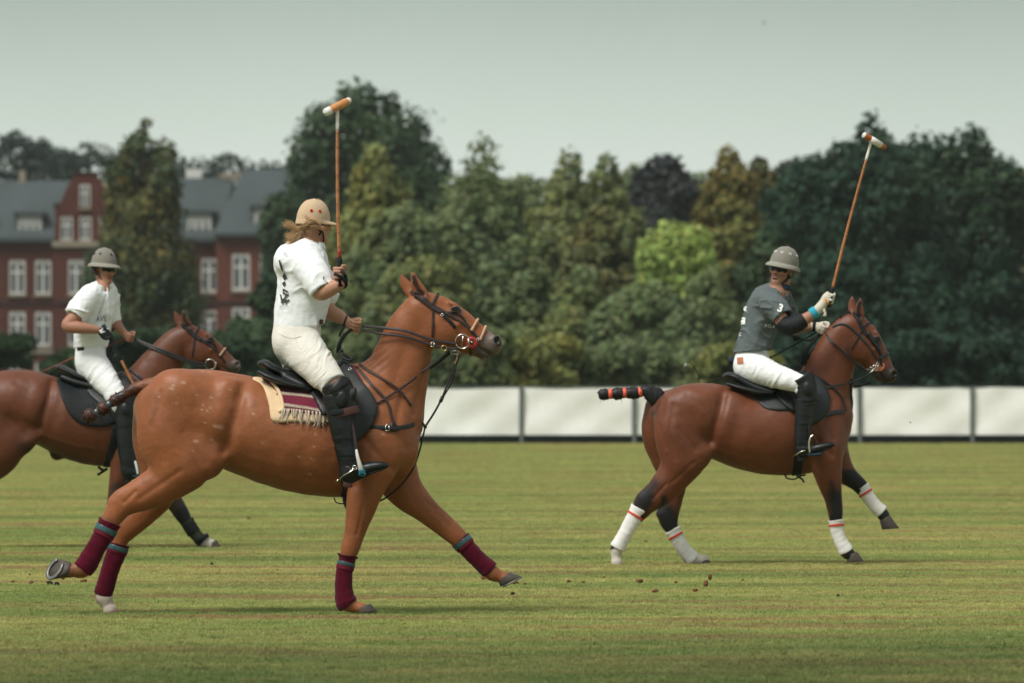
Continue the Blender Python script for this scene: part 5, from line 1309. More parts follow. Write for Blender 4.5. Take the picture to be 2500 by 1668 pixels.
# ================================================================== the darker bay on the left
Dk = Horse(49.5, (439, 795), (585, 896))
Dk.ear_dark = (0.014, 0.010, 0.009)
Dk.ch([(-70, 990, 0, 44, 56), (-35, 988, 0, 66, 74), (20, 985, 0, 81, 80), (70, 990, 0, 85, 80), (130, 1010, 0, 86, 81), (190, 1034, 0, 92, 83), (250, 1040, 0, 99, 81), (300, 1034, 0, 105, 72), (340, 1034, 0, 92, 60), (362, 1054, 0, 50, 44)], 0.03)
Dk.ch([(340, 985, 0, 76, 44), (372, 925, 0, 58, 36), (408, 872, 0, 47, 31), (432, 840, 0, 38, 28), (448, 828, 0, 34, 25)], 0.08)
Dk.ch([(318, 945, 0, 30, 22), (280, 945, 0, 28, 28), (220, 970, 0, 32, 38)], 0.08)
Dk.ch([(-10, 990, -.11, 62, 46), (-18, 1050, -.145, 60, 46), (0, 1095, -.165, 56, 40), (-20, 1125, -.165, 50, 34), (-70, 1165, -.16, 38, 26), (-112, 1198, -.15, 28, 19), (-140, 1240, -.145, 17, 13), (-165, 1285, -.145, 14, 11), (-180, 1310, -.145, 17, 14), (-176, 1330, -.145, 14, 13)], 0.05)
Dk.ch([(-25, 995, .11, 58, 46), (-28, 1055, .14, 58, 44), (-30, 1110, .155, 44, 34), (-62, 1165, .15, 34, 24), (-100, 1215, .145, 26, 18), (-112, 1260, .14, 18, 14), (-96, 1300, .14, 14, 11), (-82, 1325, .14, 16, 14), (-70, 1330, .14, 14, 13)], 0.05)
Dk.el(42, 1070, -0.19, 42, 44, 0.07, -30, 0.06)
Dk.el(70, 1076, -0.20, 30, 16, 0.045, -35, 0.06)
Dk.el(140, 1108, -0.02, 18, 16, 0.05, 0, 0.03)
Dk.ch([(315, 990, -.10, 44, 24), (330, 1050, -.14, 44, 27), (312, 1105, -.155, 40, 28), (296, 1150, -.155, 28, 24), (284, 1205, -.15, 21, 18), (280, 1245, -.15, 18.5, 16), (282, 1280, -.15, 13, 11), (284, 1312, -.15, 14, 12), (290, 1326, -.15, 13, 12), (294, 1330, -.15, 13, 13)], 0.04)
Dk.ch([(345, 1055, .13, 42, 27), (362, 1115, .145, 40, 27), (396, 1180, .145, 28, 22), (428, 1230, .14, 21, 17), (446, 1258, .14, 18.5, 16), (462, 1284, .14, 13.5, 11), (486, 1312, .14, 12, 10), (498, 1322, .14, 15, 12), (508, 1327, .14, 12.5, 12), (514, 1329, .14, 14, 13)], 0.04)
Dk.el(128, 1000, -0.325, 14, 80, 0.045, 10, 0.08, -1)
Dk.head()
cD = (0.112, 0.033, 0.0125)
for a, b, r, so_, c, am in [((385, 1170), (446, 1258), 34, 0.5, (0.030, 0.018, 0.014), 0.95), ((446, 1258), (490, 1315), 24, 0.3, blk, 1), ((505, 1326), (518, 1330), 22, 0.25, (0.55, 0.50, 0.44), 1),
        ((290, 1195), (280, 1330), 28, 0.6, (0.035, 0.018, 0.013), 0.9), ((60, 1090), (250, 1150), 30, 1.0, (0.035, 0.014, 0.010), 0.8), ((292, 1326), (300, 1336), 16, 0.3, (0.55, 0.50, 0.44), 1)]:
    Dk.pt(a, b, r, so_, c, amt=am)
Dk.pt((1204, 842), (1222, 836), 42, 0.7, (0.055, 0.046, 0.042), head=True, amt=0.9)
Dk.pt((1106, 757), (1122, 760), 15, 0.8, (0.040, 0.026, 0.022), head=True, amt=0.9)
Dk.pt((1212, 826), (1217, 838), 11, 0.5, (0.10, 0.07, 0.06), head=True)
Dk.grooves = mapg(lambda x, y: (84 + (x - 533) * 0.71, 903 + (y - 902) * 0.71), 0.72)
darkbay = thing('dark_bay_horse', 'darker bay polo horse half cut off by the left edge, behind the chestnut', 'horse', Dk.p(200, 1342, 0) * (1, 1, 0), 'horses cantering across the field')
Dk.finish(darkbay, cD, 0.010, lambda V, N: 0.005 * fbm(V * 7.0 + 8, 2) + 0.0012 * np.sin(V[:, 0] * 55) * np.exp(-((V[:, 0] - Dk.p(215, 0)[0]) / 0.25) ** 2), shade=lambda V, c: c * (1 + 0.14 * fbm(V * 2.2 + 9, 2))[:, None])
def mane(h, line, col, root, seed):
    """short hogged mane standing along the crest"""
    q = spline(np.array(line, float), 10); r = np.random.default_rng(seed); gs = []
    for k in range(420):
        t = r.random() * (len(q) - 1); i = int(t); a = q[i] + (q[min(i + 1, len(q) - 1)] - q[i]) * (t - i); j = min(i, len(q) - 2); T = q[j + 1] - q[j]; n_ = np.array((T[1], -T[0])) / np.hypot(*T)
        w_ = 0.014 * r.normal(); L_ = 0.020 + 0.012 * r.random()
        p0 = h.p(a[0] - n_[0] * 3, a[1] - n_[1] * 3, w_); d = nrm(np.array((n_[0], 0.3 * r.normal(), -n_[1])) + 0.25 * r.normal(size=3))
        gs.append(tube([p0, p0 + d * L_ * 0.6, p0 + d * L_], [0.006, 0.0045, 0.0015], 4, cap=False))
    g = join(*gs); build('mane', g, M['hair'], root, cols=np.array(col) * (0.7 + 0.6 * r.random((len(g[0]), 1))))
mane(B, [(1962, 886), (1997, 846), (2026, 803), (2047, 781), (2076, 764)], (0.014, 0.014, 0.015), bay, 3)
mane(Dk, [(334, 908), (362, 884), (388, 861), (412, 834), (432, 806)], (0.016, 0.014, 0.014), darkbay, 4)
Dk.hoof((528, 1318), (543, 1339), (510, 1342), (508, 1333), .14, (0.042, 0.052), M['hoof'])
Dk.hoof((302, 1326), (312, 1341), (280, 1343), (284, 1334), -.15, (0.044, 0.052), M['hoof_pale'])
Dk.hoof((-168, 1330), (-152, 1344), (-190, 1344), (-186, 1335), -.145, (0.044, 0.052), M['hoof'])
Dk.hoof((-58, 1328), (-42, 1344), (-80, 1344), (-78, 1335), .14, (0.044, 0.052), M['hoof'])
M['boot_green'] = mat('dark_green_tendon_boot', (0.030, 0.036, 0.020), rough=0.8, vary=[(20, 0.4)])
bo = Dk.bandage([(456, 1272, .14, 17, 15), (468, 1292, .14, 15, 13), (484, 1312, .14, 15, 13), (495, 1322, .14, 17, 15)], M['boot_green'], 0.003, tape=M['pad'], tape_at=0.3, tape_w=0.10, seed=21)
bo.name = 'tendon_boot'; ORG[bo.name] = ORG[darkbay.name]
build('tape', tube([Dk.p(490, 1311, .14), Dk.p(496, 1320, .14)], 19 * Dk.m, 14), M['pad'], bo)
g, cc = tail_mesh(Dk, [(-108, 950, 0, 16, 14), (-130, 950, 0, 14, 13), (-160, 960, 0, 12, 11), (-190, 975, 0, 12, 11), (-215, 985, 0, 6, 6)], (0.010, 0.009, 0.009), (0.03, 0.02, 0.018), 25, 10)
build('tail', g, M['hair'], darkbay, cols=cc)
# ------------------------------------------------------------------ tack
def band(fig, px, py, w, r, wl, axis, width, thick=0.004, n=26, arc=None):
    """a strap round a limb; axis given in picture px (dx, dy), or with depth"""
    a = nrm((axis[0], axis[2] if len(axis) > 2 else 0.0, -axis[1])); c = fig.p(px, py, w)
    l = nrm(YAX - a * (YAX @ a)); nn = np.cross(a, l)
    th = np.linspace(0, 2 * np.pi, n + 1) if arc is None else np.linspace(arc[0], arc[1], n)
    d1, d2 = np.cos(th)[:, None] * nn, np.sin(th)[:, None] * l
    return ribbon(c + d1 * r * fig.m + d2 * wl * fig.m, d1 + d2, width, thick)
def buckle(fig, sdf, px, py, ang, w_=0.03, h_=0.026, off=0.012, N=None, C=None):
    if C is None:
        C, N = on_surface(fig, sdf, [(px - 1, py), (px, py), (px + 1, py)], 0, off, 2); C, N = C[2], N[2]
    N = nrm(N); t = nrm(np.array((math.cos(ang), 0, -math.sin(ang))) - N * N[0] * math.cos(ang)); b = np.cross(N, t)
    q = np.array([C + t * x * w_ / 2 + b * z * h_ / 2 for x, z in ((-1, -1), (-1, 1), (1, 1), (1, -1), (-1, -1))])
    return join(*[tube(q[i:i + 2], 0.0028, 6) for i in range(4)])
def rope(C, r=0.006, tw=55, seg=7):
    C = np.asarray(C, float); L_ = np.concatenate([[0], np.cumsum(np.linalg.norm(np.diff(C, axis=0), axis=1))])
    T = frames(C); gs = []
    u = np.cross(T, (0.2, 1, 0.1)); u /= np.linalg.norm(u, axis=1)[:, None]; v = np.cross(T, u)
    for k in range(3):
        ph = L_ * 2 * np.pi * tw + k * 2.094
        gs.append(tube(C + (np.cos(ph)[:, None] * u + np.sin(ph)[:, None] * v) * r * 0.55, r * 0.66, seg))
    return join(*gs)
def free(fig, pts, n=6): return spline(fig.pts(pts), n)
def flatstrap(fig, pts, width, thick=0.005, N=(0, -1, 0), n=6):
    C = free(fig, pts, n); return ribbon(C, np.tile(np.array(N, float), (len(C), 1)), width, thick)
def solid(name, sdf, h, m, parent, disp=None, sm=4, cols=None, label=None):
    sdf.eval(h); V, Q = sdf.mesh(); V = smooth_mesh(V, Q, sm) if sm else V
    if disp is not None: N = sdf.grad(V); V = V + N * disp(V, N)[:, None]
    return build(name, (V, Q), m, parent, cols=cols(V) if cols else None, label=label)
def weld_ribbons(fig, sdf, name, lines, mat_, parent, both=True, **kw):
    for pix, wd in lines:
        for side in ((0, 1) if both else (0,)):
            build(name, strap(fig, sdf, pix, wd, side, **kw), mat_, parent)

# ---- chestnut: blanket
SA = A.s
bl = thing('saddle_blanket', 'maroon and cream striped saddle blanket with white fringe on the chestnut', 'saddle blanket', A.p(730, 970, 0))
felt = [(617, 927), (629, 920), (700, 938), (800, 930), (862, 905), (872, 960), (868, 1024), (794, 1031), (720, 1030), (666, 1029), (657, 990), (645, 950), (632, 934)]
build('felt_pad', patch(A, hm_depth(A, SA, 0.002), felt, 0.020, 7, 3, bulge=0.004), M['cream_felt'], bl)
wool = [(639, 924), (652, 921), (720, 934), (800, 926), (860, 900), (868, 960), (862, 1006), (795, 1014), (736, 1009), (692, 1006), (690, 990), (681, 966), (664, 944)]
build('wool_cover', patch(A, hm_depth(A, SA, 0.020), wool, 0.008, 7, 3, bulge=0.004), M['maroon_wool'], bl)
build('felt_edge', tube(spline(on_surface(A, SA, [(640, 925), (664, 944), (681, 966), (689, 990), (690, 1003), (680, 1010)], 0, 0.022, 4)[0], 2), 0.011, 8), M['cream_felt'], bl)
dW = hm_depth(A, SA, 0.0345)
def onw(pts, extra=0.0): q = spline(np.array(pts, float), 5); y = dW(q); return np.array([P(a, b, yy - extra) for (a, b), yy in zip(q, y)])
for l in ([(674, 960), (700, 963), (735, 966), (770, 971), (805, 976)], [(690, 989), (715, 992), (750, 997), (785, 1004), (810, 1008)]):
    C = onw(l); gs = [ribbon(C, np.tile((0, -1.0, 0.1), (len(C), 1)), 0.010, 0.004)]
    for i, t in enumerate(np.linspace(0.02, 0.98, 30)):
        k = t * (len(C) - 1); a = int(k); c = C[a] + (C[min(a + 1, len(C) - 1)] - C[a]) * (k - a)
        gs.append(tube([c + (0, -0.001, 0.013), c + (0, -0.001, -0.013)], 0.0030, 5))
    build('stripe', join(*gs), M['cream_wool'], bl)
r = np.random.default_rng(12); C = onw([(688, 1003), (715, 1004), (750, 1008), (796, 1012)]); n_t = 15
for i in range(n_t):
    t = (i + 0.5) / n_t; k = t * (len(C) - 1); a = int(k); c = C[a] + (C[min(a + 1, len(C) - 1)] - C[a]) * (k - a)
    lean = -0.018 + 0.034 * r.random() + (-0.02 if i < 4 else 0); ln = 0.048 + 0.024 * r.random() + 0.012 * t
    gs = []
    for j in range(7):
        o = 0.006 * r.normal(size=3); e = 0.010 * r.normal(size=3)
        gs.append(tube(spline([c + o * 0.3 + (0, 0, 0.012), c + o * 0.6 + (lean * 0.4, -0.006, -ln * 0.5), c + e + (lean, -0.004, -ln * (0.8 + 0.3 * r.random()))], 3), np.linspace(0.0036, 0.0014, 7), 5))
    build('tassel', join(*gs), M['cream_wool'], bl)

# ---- chestnut: saddle
sdl = thing('saddle', 'black leather polo saddle with wide front flap on the chestnut', 'saddle', A.p(770, 930, 0), 'polo saddles')
st = SDF()
st.chain(A.rows([(636, 888, 0, 8, 40), (648, 889, 0, 11, 54), (668, 901, 0, 11, 62), (700, 914, 0, 11, 60), (740, 919, 0, 12, 50), (785, 913, 0, 13, 42), (820, 898, 0, 13, 34), (838, 887, 0, 10, 26)]), 0.02)
st.chain(A.rows([(700, 924, -.13, 12, 16), (735, 940, -.17, 12, 14), (752, 950, -.185, 9, 10)]), 0.03)
solid('seat', st, 0.006, M['leather'], sdl, disp=lambda V, N: 0.0015 * fbm(V * 25, 2))
for sg in (-1, 1):
    st = SDF(); st.chain(A.rows([(644, 914, sg * .085, 9, 34), (668, 925, sg * .115, 11, 36), (705, 938, sg * .135, 11, 32), (745, 946, sg * .15, 8, 26), (760, 950, sg * .15, 5, 20)]), 0.02)
    solid('panel', st, 0.006, M['leather'], sdl)
flap = [(832, 884), (853, 888), (879, 924), (906, 957), (921, 988), (920, 1014), (907, 1041), (889, 1062), (870, 1078), (848, 1066), (826, 1030), (800, 1000), (770, 975), (748, 945), (745, 915), (790, 905)]
build('flap', patch(A, hm_depth(A, SA, 0.030), flap, 0.006, 7, 3, bulge=0.012), M['flap'], sdl)
build('flap', patch(A, hm_depth(A, SA, 0.030, 1), flap, 0.006, 9, 2, bulge=0.012, side=1), M['flap'], sdl)
build('skirt', patch(A, hm_depth(A, SA, 0.046), [(742, 912), (760, 905), (800, 930), (820, 990), (800, 1010), (786, 1012), (768, 975), (748, 945)], 0.006, 7, 3, bulge=0.004), M['leather'], sdl)
C = free(A, [(838, 855, -.05), (826, 862, -.05), (836, 874, -.08), (856, 880, -.10), (858, 876, -.10), (845, 868, -.07), (836, 860, -.05)])
build('pommel_strap', tube(C, 0.008, 8), M['leather'], sdl)
for x, y in ((838, 889), (855, 914)):
    c, n_ = on_surface(A, SA, [(x - 1, y), (x, y), (x + 1, y)], 0, 0.05, 2)
    build('dee_ring', ring(c[2], 0.0085, 0.002, n_[2]), M['steel'], sdl)
build('front_trim', patch(A, hm_depth(A, SA, 0.012), [(856, 889), (862, 893), (872, 908), (884, 928), (879, 930), (862, 904)], 0.012, 6, 3), M['maroon_wool'], sdl)
gC, gN = on_surface(A, SA, [(842, 1070), (842, 1120), (843, 1170), (844, 1200), (842, 1216)], 0, 0.006, 5)
gl = build('girth', ribbon(gC, gN, 0.052, 0.006), M['girth'] if 'girth' in M else M['leather'], sdl)
dm = []
for i in range(3):
    k = 13 + 2.4 * i; a = int(k); c = gC[a] + (gC[a + 1] - gC[a]) * (k - a); n_ = gN[a]; t = nrm(gC[a + 1] - gC[a]); b = np.cross(n_, t); c = c + n_ * 0.005
    q = [c + t * 0.020, c + b * 0.018, c - t * 0.020, c - b * 0.018, c + t * 0.020]
    dm += [tube(q[j:j + 2], 0.0022, 5) for j in range(4)]
build('girth_pattern', join(*dm), M['brown'], gl)
build('girth_end', tube(free(A, [(842, 1210, -.10), (843, 1228, -.12), (850, 1245, -.12)]), np.linspace(0.016, 0.011, 13), 8), M['black'], sdl)
build('girth_loop', tube(free(A, [(816, 1216, -.10), (820, 1226, -.14), (834, 1230, -.16), (850, 1226, -.14)]), 0.004, 6), M['black'], sdl)
build('stirrup_leather', flatstrap(A, [(856, 1000, -.375), (862, 1040, -.40), (868, 1080, -.415), (871, 1102, -.42)], 0.016), M['strapm'], sdl)
stp = build('stirrup', tube(free(A, [(870, 1098, -.425), (873, 1115, -.435), (879, 1138, -.435), (883, 1152, -.425)]), np.linspace(0.007, 0.016, 19), 10, flat=(1, .6)), M['stirrup_white'], sdl)
build('stirrup_tread', join(bevbox(A.p(885, 1158, -.40), (0.045, 0.10, 0.018), 0.006), bevbox(A.p(884, 1155, -.435), (0.042, 0.03, 0.042), 0.008)), M['teal_plate'], stp)
build('stirrup', tube(free(A, [(870, 1098, .425), (873, 1115, .435), (879, 1138, .435), (883, 1152, .425)]), np.linspace(0.007, 0.016, 19), 10, flat=(1, .6)), M['stirrup_white'], sdl)

# ---- chestnut: breastplate and martingale
bp = thing('breastplate', 'dark leather breastplate and martingale straps across the chestnut chest', 'breastplate', A.p(960, 1040, 0), 'breastplates of the horses')
weld_ribbons(A, SA, 'strap', [([(871, 899), (904, 938), (943, 981), (955, 1020), (960, 1040)], 0.016), ([(878, 893), (920, 920), (973, 955), (1002, 992)], 0.015), ([(921, 986), (950, 968), (980, 948), (1015, 920)], 0.014)], M['strapm'], bp, off=0.010)
weld_ribbons(A, SA, 'breast_strap', [([(905, 1044), (935, 1046), (962, 1047), (990, 1043), (1008, 1036)], 0.026)], M['leather'], bp, off=0.011)
build('buckle', buckle(A, SA, 945, 1046, 0, 0.022, 0.034), M['steel'], bp)
build('breast_joint', patch(A, hm_depth(A, SA, 0.010), [(953, 1032), (966, 1032), (972, 1050), (962, 1054), (952, 1050)], 0.006, 6, 3), M['strapm'], bp)
build('breast_loop', tube(free(A, [(1008, 1036, -.07), (1017, 1028, -.02), (1016, 1038, 0.03)]), 0.010, 8, flat=(1, .4)), M['leather'], bp)
ms = [(1002, 992, -.085), (1020, 1018, -.06), (1038, 1042, -.03)]
build('strap', flatstrap(A, ms, 0.015), M['strapm'], bp)
build('martingale', flatstrap(A, [(1113, 862, -.03), (1112, 880, -.03), (1104, 905, -.03), (1096, 930, -.03), (1079, 972, -.03), (1060, 1008, -.03), (1038, 1042, -.03)], 0.013), M['strapm'], bp)
build('martingale', flatstrap(A, [(1120, 868, -.02), (1112, 900, -.02), (1102, 935, -.02), (1082, 970, -.02)], 0.009), M['strapm'], bp)
build('martingale', tube(free(A, [(1038, 1042, -.03), (1030, 1078, -.03), (1021, 1112, -.03), (1008, 1145, -.03), (990, 1172, -.04), (965, 1198, -.05), (930, 1222, -.05), (900, 1225, -.03)]), 0.0055, 8), M['leather'], bp)
build('knot', uvsphere(A.p(1038, 1042, -.032), (0.012, 0.010, 0.013)), M['leather'], bp)
build('keeper', tube([A.p(1081, 968, -.03), A.p(1075, 982, -.03)], 0.011, 10), M['leather'], bp)
build('lanyard', rope(free(A, [(1118, 860, -.03), (1115, 876, -.03), (1110, 888, -.03)]), 0.006), M['rope'], bp)
build('draw_rein', flatstrap(A, [(1015, 920, -.075), (1045, 898, -.06), (1075, 876, -.05), (1098, 856, -.05)], 0.014), M['strapm'], bp)
build('draw_rein', flatstrap(A, [(1040, 905, .06), (1070, 885, .05), (1100, 862, .05)], 0.014), M['leather'], bp)

# ---- bridles: traced on the chestnut, refitted to the other heads
def bridle(h, name, label, kind, group):
    f = lambda *pts: [tuple(h.hf(p)) for p in pts]; k = h.hs * h.m / (35.05 / FPX); s = h.s
    br = thing(name, label, 'bridle', h.hp(1110, 780), group)
    L_ = M['strapm'] if kind == 'red' else M['leather']
    for side in (0, 1):
        build('cheek_strap', strap(h, s, f((1008, 712), (1024, 719), (1051, 743), (1093, 768), (1133, 794), (1170, 830)), 0.017 * k, side, 0.005), L_, br)
        build('crown_strap', strap(h, s, f((1003, 713), (1020, 724), (1048, 748), (1080, 766)), 0.020 * k, side, 0.010), L_, br)
        build('browband', strap(h, s, f((1054, 745), (1062, 731), (1069, 719), (1071, 712)), 0.017 * k, side, 0.006), L_, br)
        build('throat_latch', strap(h, s, f((1055, 746), (1057, 770), (1057, 795), (1056, 822)), 0.013 * k, side, 0.005), L_, br)
        build('noseband_strap', strap(h, s, f((1088, 763), (1116, 769), (1130, 778), (1139, 792), (1151, 805)), 0.014 * k, side, 0.005), L_, br)
        if kind == 'red': build('cheek_pad', strap(h, s, f((1082, 769), (1096, 784), (1112, 800)), 0.020 * k, side, 0.008, 0.008), M['leather'], br)
    def over_nose(a, b, c, off=0.008):
        """a loop over the bridge of the nose from cheek to cheek"""
        P0, P2 = h.hp(*a), h.hp(*c); up = P2 - P0; R_ = np.linalg.norm(up); up = nrm(up); C = []
        for t in np.linspace(-1.75, 1.75, 29):
            p = P0 + up * R_ * max(math.cos(t), -0.1) + YAX * 0.075 * k * math.sin(t)
            for it in range(7):
                g = s.grad(p[None])[0]; g = nrm(g - np.cross(up, YAX) * (g @ np.cross(up, YAX)) * 0.9); p = p - g * float(np.clip(s.sample(p[None])[0] - off, -0.03, 0.03)) * 0.8
            C.append(p)
        C = np.array(C); C[1:-1] = (C[:-2] + 2 * C[1:-1] + C[2:]) / 4
        return spline(C, 3)
    def over_head():
        n1, _ = on_surface(h, s, f((1010, 712), (1004, 708)), 0, 0.006, 4); n2, _ = on_surface(h, s, f((1010, 712), (1004, 708)), 1, 0.006, 4)
        return spline(np.vstack([n1, n2[::-1]]), 3)
    build('headpiece', tube(over_head(), 0.010 * k, 8, flat=(1, .4)), L_, br)
    n1, _ = on_surface(h, s, f((1071, 714), (1072, 708)), 0, 0.007, 4); n2, _ = on_surface(h, s, f((1071, 714), (1072, 708)), 1, 0.007, 4)
    build('browband', tube(spline(np.vstack([n1, n2[::-1]]), 3), 0.008 * k, 8, flat=(1, .6)), L_, br)
    if kind == 'red':
        build('rope_noseband', rope(over_nose((1152, 806), (1161, 789), (1168, 778)), 0.0075, 45), M['rope'], br)
        build('rope_noseband', rope(over_nose((1174, 827), (1184, 806), (1188, 793)), 0.0075, 45), M['rope'], br)
    elif kind == 'drop':
        build('rope_noseband', rope(over_nose((1152, 806), (1161, 789), (1168, 778)), 0.0060, 45), M['rope'], br)
    else:
        build('noseband', tube(over_nose((1150, 806), (1160, 789), (1166, 777)), 0.013 * k, 8, flat=(1, .4)), M['flap'], br)
    for sg in (-1, 1):
        w0 = sg * 0.088
        if kind == 'red':
            build('bit_ring', ring(h.hp(1129, 834, w0), 17.2 * h.m * h.hs, 0.0036, (0.12, 1, 0.05), n=32), M['steel'], br)
            build('bit_bar', tube([h.hp(1144, 826, w0 * 1.04), h.hp(1144, 845, w0 * 1.04)], 0.0055, 8), M['steel'], br)
            build('bit_bar', tube([h.hp(1131, 817, w0), h.hp(1127, 848, w0)], 0.0032, 6), M['steel'], br)
            aa = np.linspace(0, 2 * np.pi, 28, endpoint=False); c = h.hp(1152, 837, sg * 0.072); u = nrm(h.hp(1200, 862) - h.hp(1150, 837)); v = np.cross(u, YAX)
            R2 = []
            for rr, dy in ((5.0, 0.003), (5.0, -0.003), (15.2, -0.003), (15.2, 0.003)): R2.append(c + YAX * dy * -sg * -1 + (np.cos(aa)[:, None] * u + np.sin(aa)[:, None] * v) * rr * h.m)
            V = np.concatenate(R2); F = [[q * 28 + j, q * 28 + (j + 1) % 28, ((q + 1) % 4) * 28 + (j + 1) % 28, ((q + 1) % 4) * 28 + j] for q in range(4) for j in range(28)]
            build('bit_guard', (V, F), M['red_leather'], br)
            build('mouthpiece', tube([h.hp(1152, 836, sg * .09), h.hp(1152, 837, sg * .03)], 0.006, 8), M['steel'], br)
        elif kind == 'gag':
            build('bit_ring', ring(h.hp(1150, 842, w0 * 0.9), 7.5 * h.m * h.hs * 1.2, 0.0040, (0.1, 1, 0), n=24), M['steel'], br)
            build('bit_shank', tube(free(h, [(*h.hf((1146, 826)), w0 * .9), (*h.hf((1150, 842)), w0), (*h.hf((1143, 862)), w0), (*h.hf((1136, 868)), w0 * .9)]), 0.0045, 8), M['steel'], br)
            for q in ((1138, 850), (1132, 862), (1152, 828)): build('bit_ring', ring(h.hp(*q, w0 * 0.95), 0.011, 0.003, (0.3, 1, 0.2), n=18), M['steel'], br)
            aa = np.linspace(0, 2 * np.pi, 24, endpoint=False); c = h.hp(1162, 832, sg * 0.066); u = nrm(h.hp(1200, 862) - h.hp(1150, 837)); v = np.cross(u, YAX)
            d_ = (np.cos(aa)[:, None] * u * 0.031 + np.sin(aa)[:, None] * v * 0.042)
            V = np.vstack([c + d_ - YAX * .003, c + d_ + YAX * .003]); F = [[j, (j + 1) % 24, 24 + (j + 1) % 24, 24 + j] for j in range(24)] + [list(range(24)), list(range(24, 48))[::-1]]
            build('bit_guard', (V, F), M['tan_leather'], br, smooth=False)
        else:
            build('bit_ring', ring(h.hp(1120, 842, w0), 17.5 * h.m * h.hs, 0.0045, (0.12, 1, 0.05), n=32), M['steel'], br)
            build('bit_bar', tube([h.hp(1138, 832, w0 * 1.04), h.hp(1138, 854, w0 * 1.04)], 0.006, 8), M['steel'], br)
    build('chin_strap', tube(free(h, [(*h.hf((1148, 848)), -.075), (*h.hf((1148, 866)), -.03), (*h.hf((1148, 866)), .03), (*h.hf((1148, 848)), .075)]), 0.007 * k, 8, flat=(1, .5)), M['leather'], br)
    return br
brA = bridle(A, 'bridle', 'brown bridle with red bit guard and twisted rope nosebands on the chestnut', 'red', 'bridles of the horses')
build('buckle', buckle(A, SA, 1079, 771, 0.9, 0.012, 0.016, 0.016), M['steel'], brA)
build('buckle', buckle(A, SA, 1166, 828, 0.9, 0.012, 0.016, 0.012), M['steel'], brA)
# reins of the chestnut, from the bit to the far hand
hand_l = (866, 797, .04)
for pts, wd in (([(1113, 839, -.088), (1076, 834, -.098), (1038, 825, -.108), (988, 808, -.115), (938, 801, -.08), (884, 796, 0.0)], 0.017), ([(1118, 853, -.088), (1081, 848, -.095), (1038, 837, -.105), (988, 822, -.112), (932, 815, -.09), (886, 807, -.01)], 0.015)):
    build('rein', flatstrap(A, pts, wd, 0.005, N=(0.1, -1, 0.25), n=8), M['strapm'], brA)
for pts in ([(1113, 839, .088), (1060, 832, .11), (990, 812, .12), (930, 800, .09), (886, 797, .05)], [(1118, 853, .088), (1050, 845, .11), (990, 826, .12), (930, 812, .09), (886, 806, .05)]):
    build('rein', flatstrap(A, pts, 0.015, 0.005, N=(0.1, -1, 0.25), n=8), M['strapm'], brA)
build('rein_end', tube(free(A, [(862, 802, .02), (848, 812, -.02), (834, 828, -.05), (826, 846, -.06), (824, 862, -.05)]), 0.008, 8, flat=(1.2, .5)), M['leather'], brA)
build('rein_end', tube(free(A, [(858, 806, .04), (842, 820, .0), (832, 838, -.02), (830, 860, -.03)]), 0.007, 8, flat=(1.2, .5)), M['leather'], brA)
build('rein_ring', ring(A.p(1084, 850, -.098), 6.5 * A.m, 0.0025, (0, 1, 0)), M['brass'], brA)
cB_, nB_ = A.p(1056, 841, -.106), np.array((0, -1.0, 0.1))
build('buckle', buckle(A, SA, 0, 0, 0.2, 0.018, 0.026, C=cB_, N=nB_), M['steel'], brA)
build('rein_ring', ring(A.p(1112, 861, -.05), 9 * A.m, 0.0022, (0.3, 1, 0.6), e=(1.4, .6)), M['steel'], brA)

# ---- bay: saddle, breastplate, bridle
SB = B.s
sdB = thing('saddle', 'black leather saddle with dark saddle cloth on the right-hand bay', 'saddle', B.p(1870, 950, 0), 'polo saddles')
st = SDF()
st.chain(B.rows([(1770, 918, 0, 6, 34), (1782, 917, 0, 9, 46), (1802, 923, 0, 9, 52), (1830, 933, 0, 9, 50), (1870, 938, 0, 10, 42), (1910, 934, 0, 10, 36), (1945, 922, 0, 10, 28), (1960, 914, 0, 8, 22)]), 0.02)
st.chain(B.rows([(1800, 926, -.12, 7, 12), (1840, 944, -.16, 9, 12), (1885, 958, -.20, 8, 10)]), 0.03)
solid('seat', st, 0.007, M['leather'], sdB)
for sg in (-1, 1):
    st = SDF(); st.chain(B.rows([(1784, 940, sg * .09, 6, 28), (1810, 948, sg * .125, 8, 30), (1845, 957, sg * .15, 9, 28), (1878, 960, sg * .16, 6, 22)]), 0.02); solid('panel', st, 0.007, M['leather'], sdB)
fl = [(1956, 905), (1975, 910), (1998, 922), (2019, 946), (2027, 976), (2019, 1010), (2002, 1028), (1983, 1039), (1962, 1036), (1945, 1010), (1925, 980), (1905, 960), (1890, 940), (1920, 928)]
build('saddle_cloth', patch(B, hm_depth(B, SB, 0.004), [(1796, 944), (1830, 940), (1930, 920), (1960, 905), (1990, 925), (2000, 990), (1960, 1012), (1930, 1004), (1895, 1003), (1866, 997), (1846, 978), (1826, 962)], 0.010, 7, 3, bulge=0.003), M['flap'], sdB)
build('flap', patch(B, hm_depth(B, SB, 0.018), fl, 0.006, 7, 3, bulge=0.012), M['flap'], sdB)
build('flap', patch(B, hm_depth(B, SB, 0.018, 1), fl, 0.006, 9, 2, bulge=0.012, side=1), M['flap'], sdB)
build('skirt', patch(B, hm_depth(B, SB, 0.034), [(1880, 945), (1905, 940), (1935, 955), (1945, 1003), (1930, 1001), (1912, 985), (1895, 965)], 0.006, 7, 3), M['leather'], sdB)
gC, gN = on_surface(B, SB, [(1957, 1030), (1952, 1090), (1948, 1130), (1944, 1160)], 0, 0.006, 5)
build('girth', ribbon(gC, gN, 0.075, 0.008), M['black'], sdB)
build('girth_loop', tube(free(B, [(1916, 1158, -.1), (1922, 1168, -.13), (1940, 1170, -.14), (1955, 1162, -.14), (1966, 1160, -.1)]), 0.007, 6), M['black'], sdB)
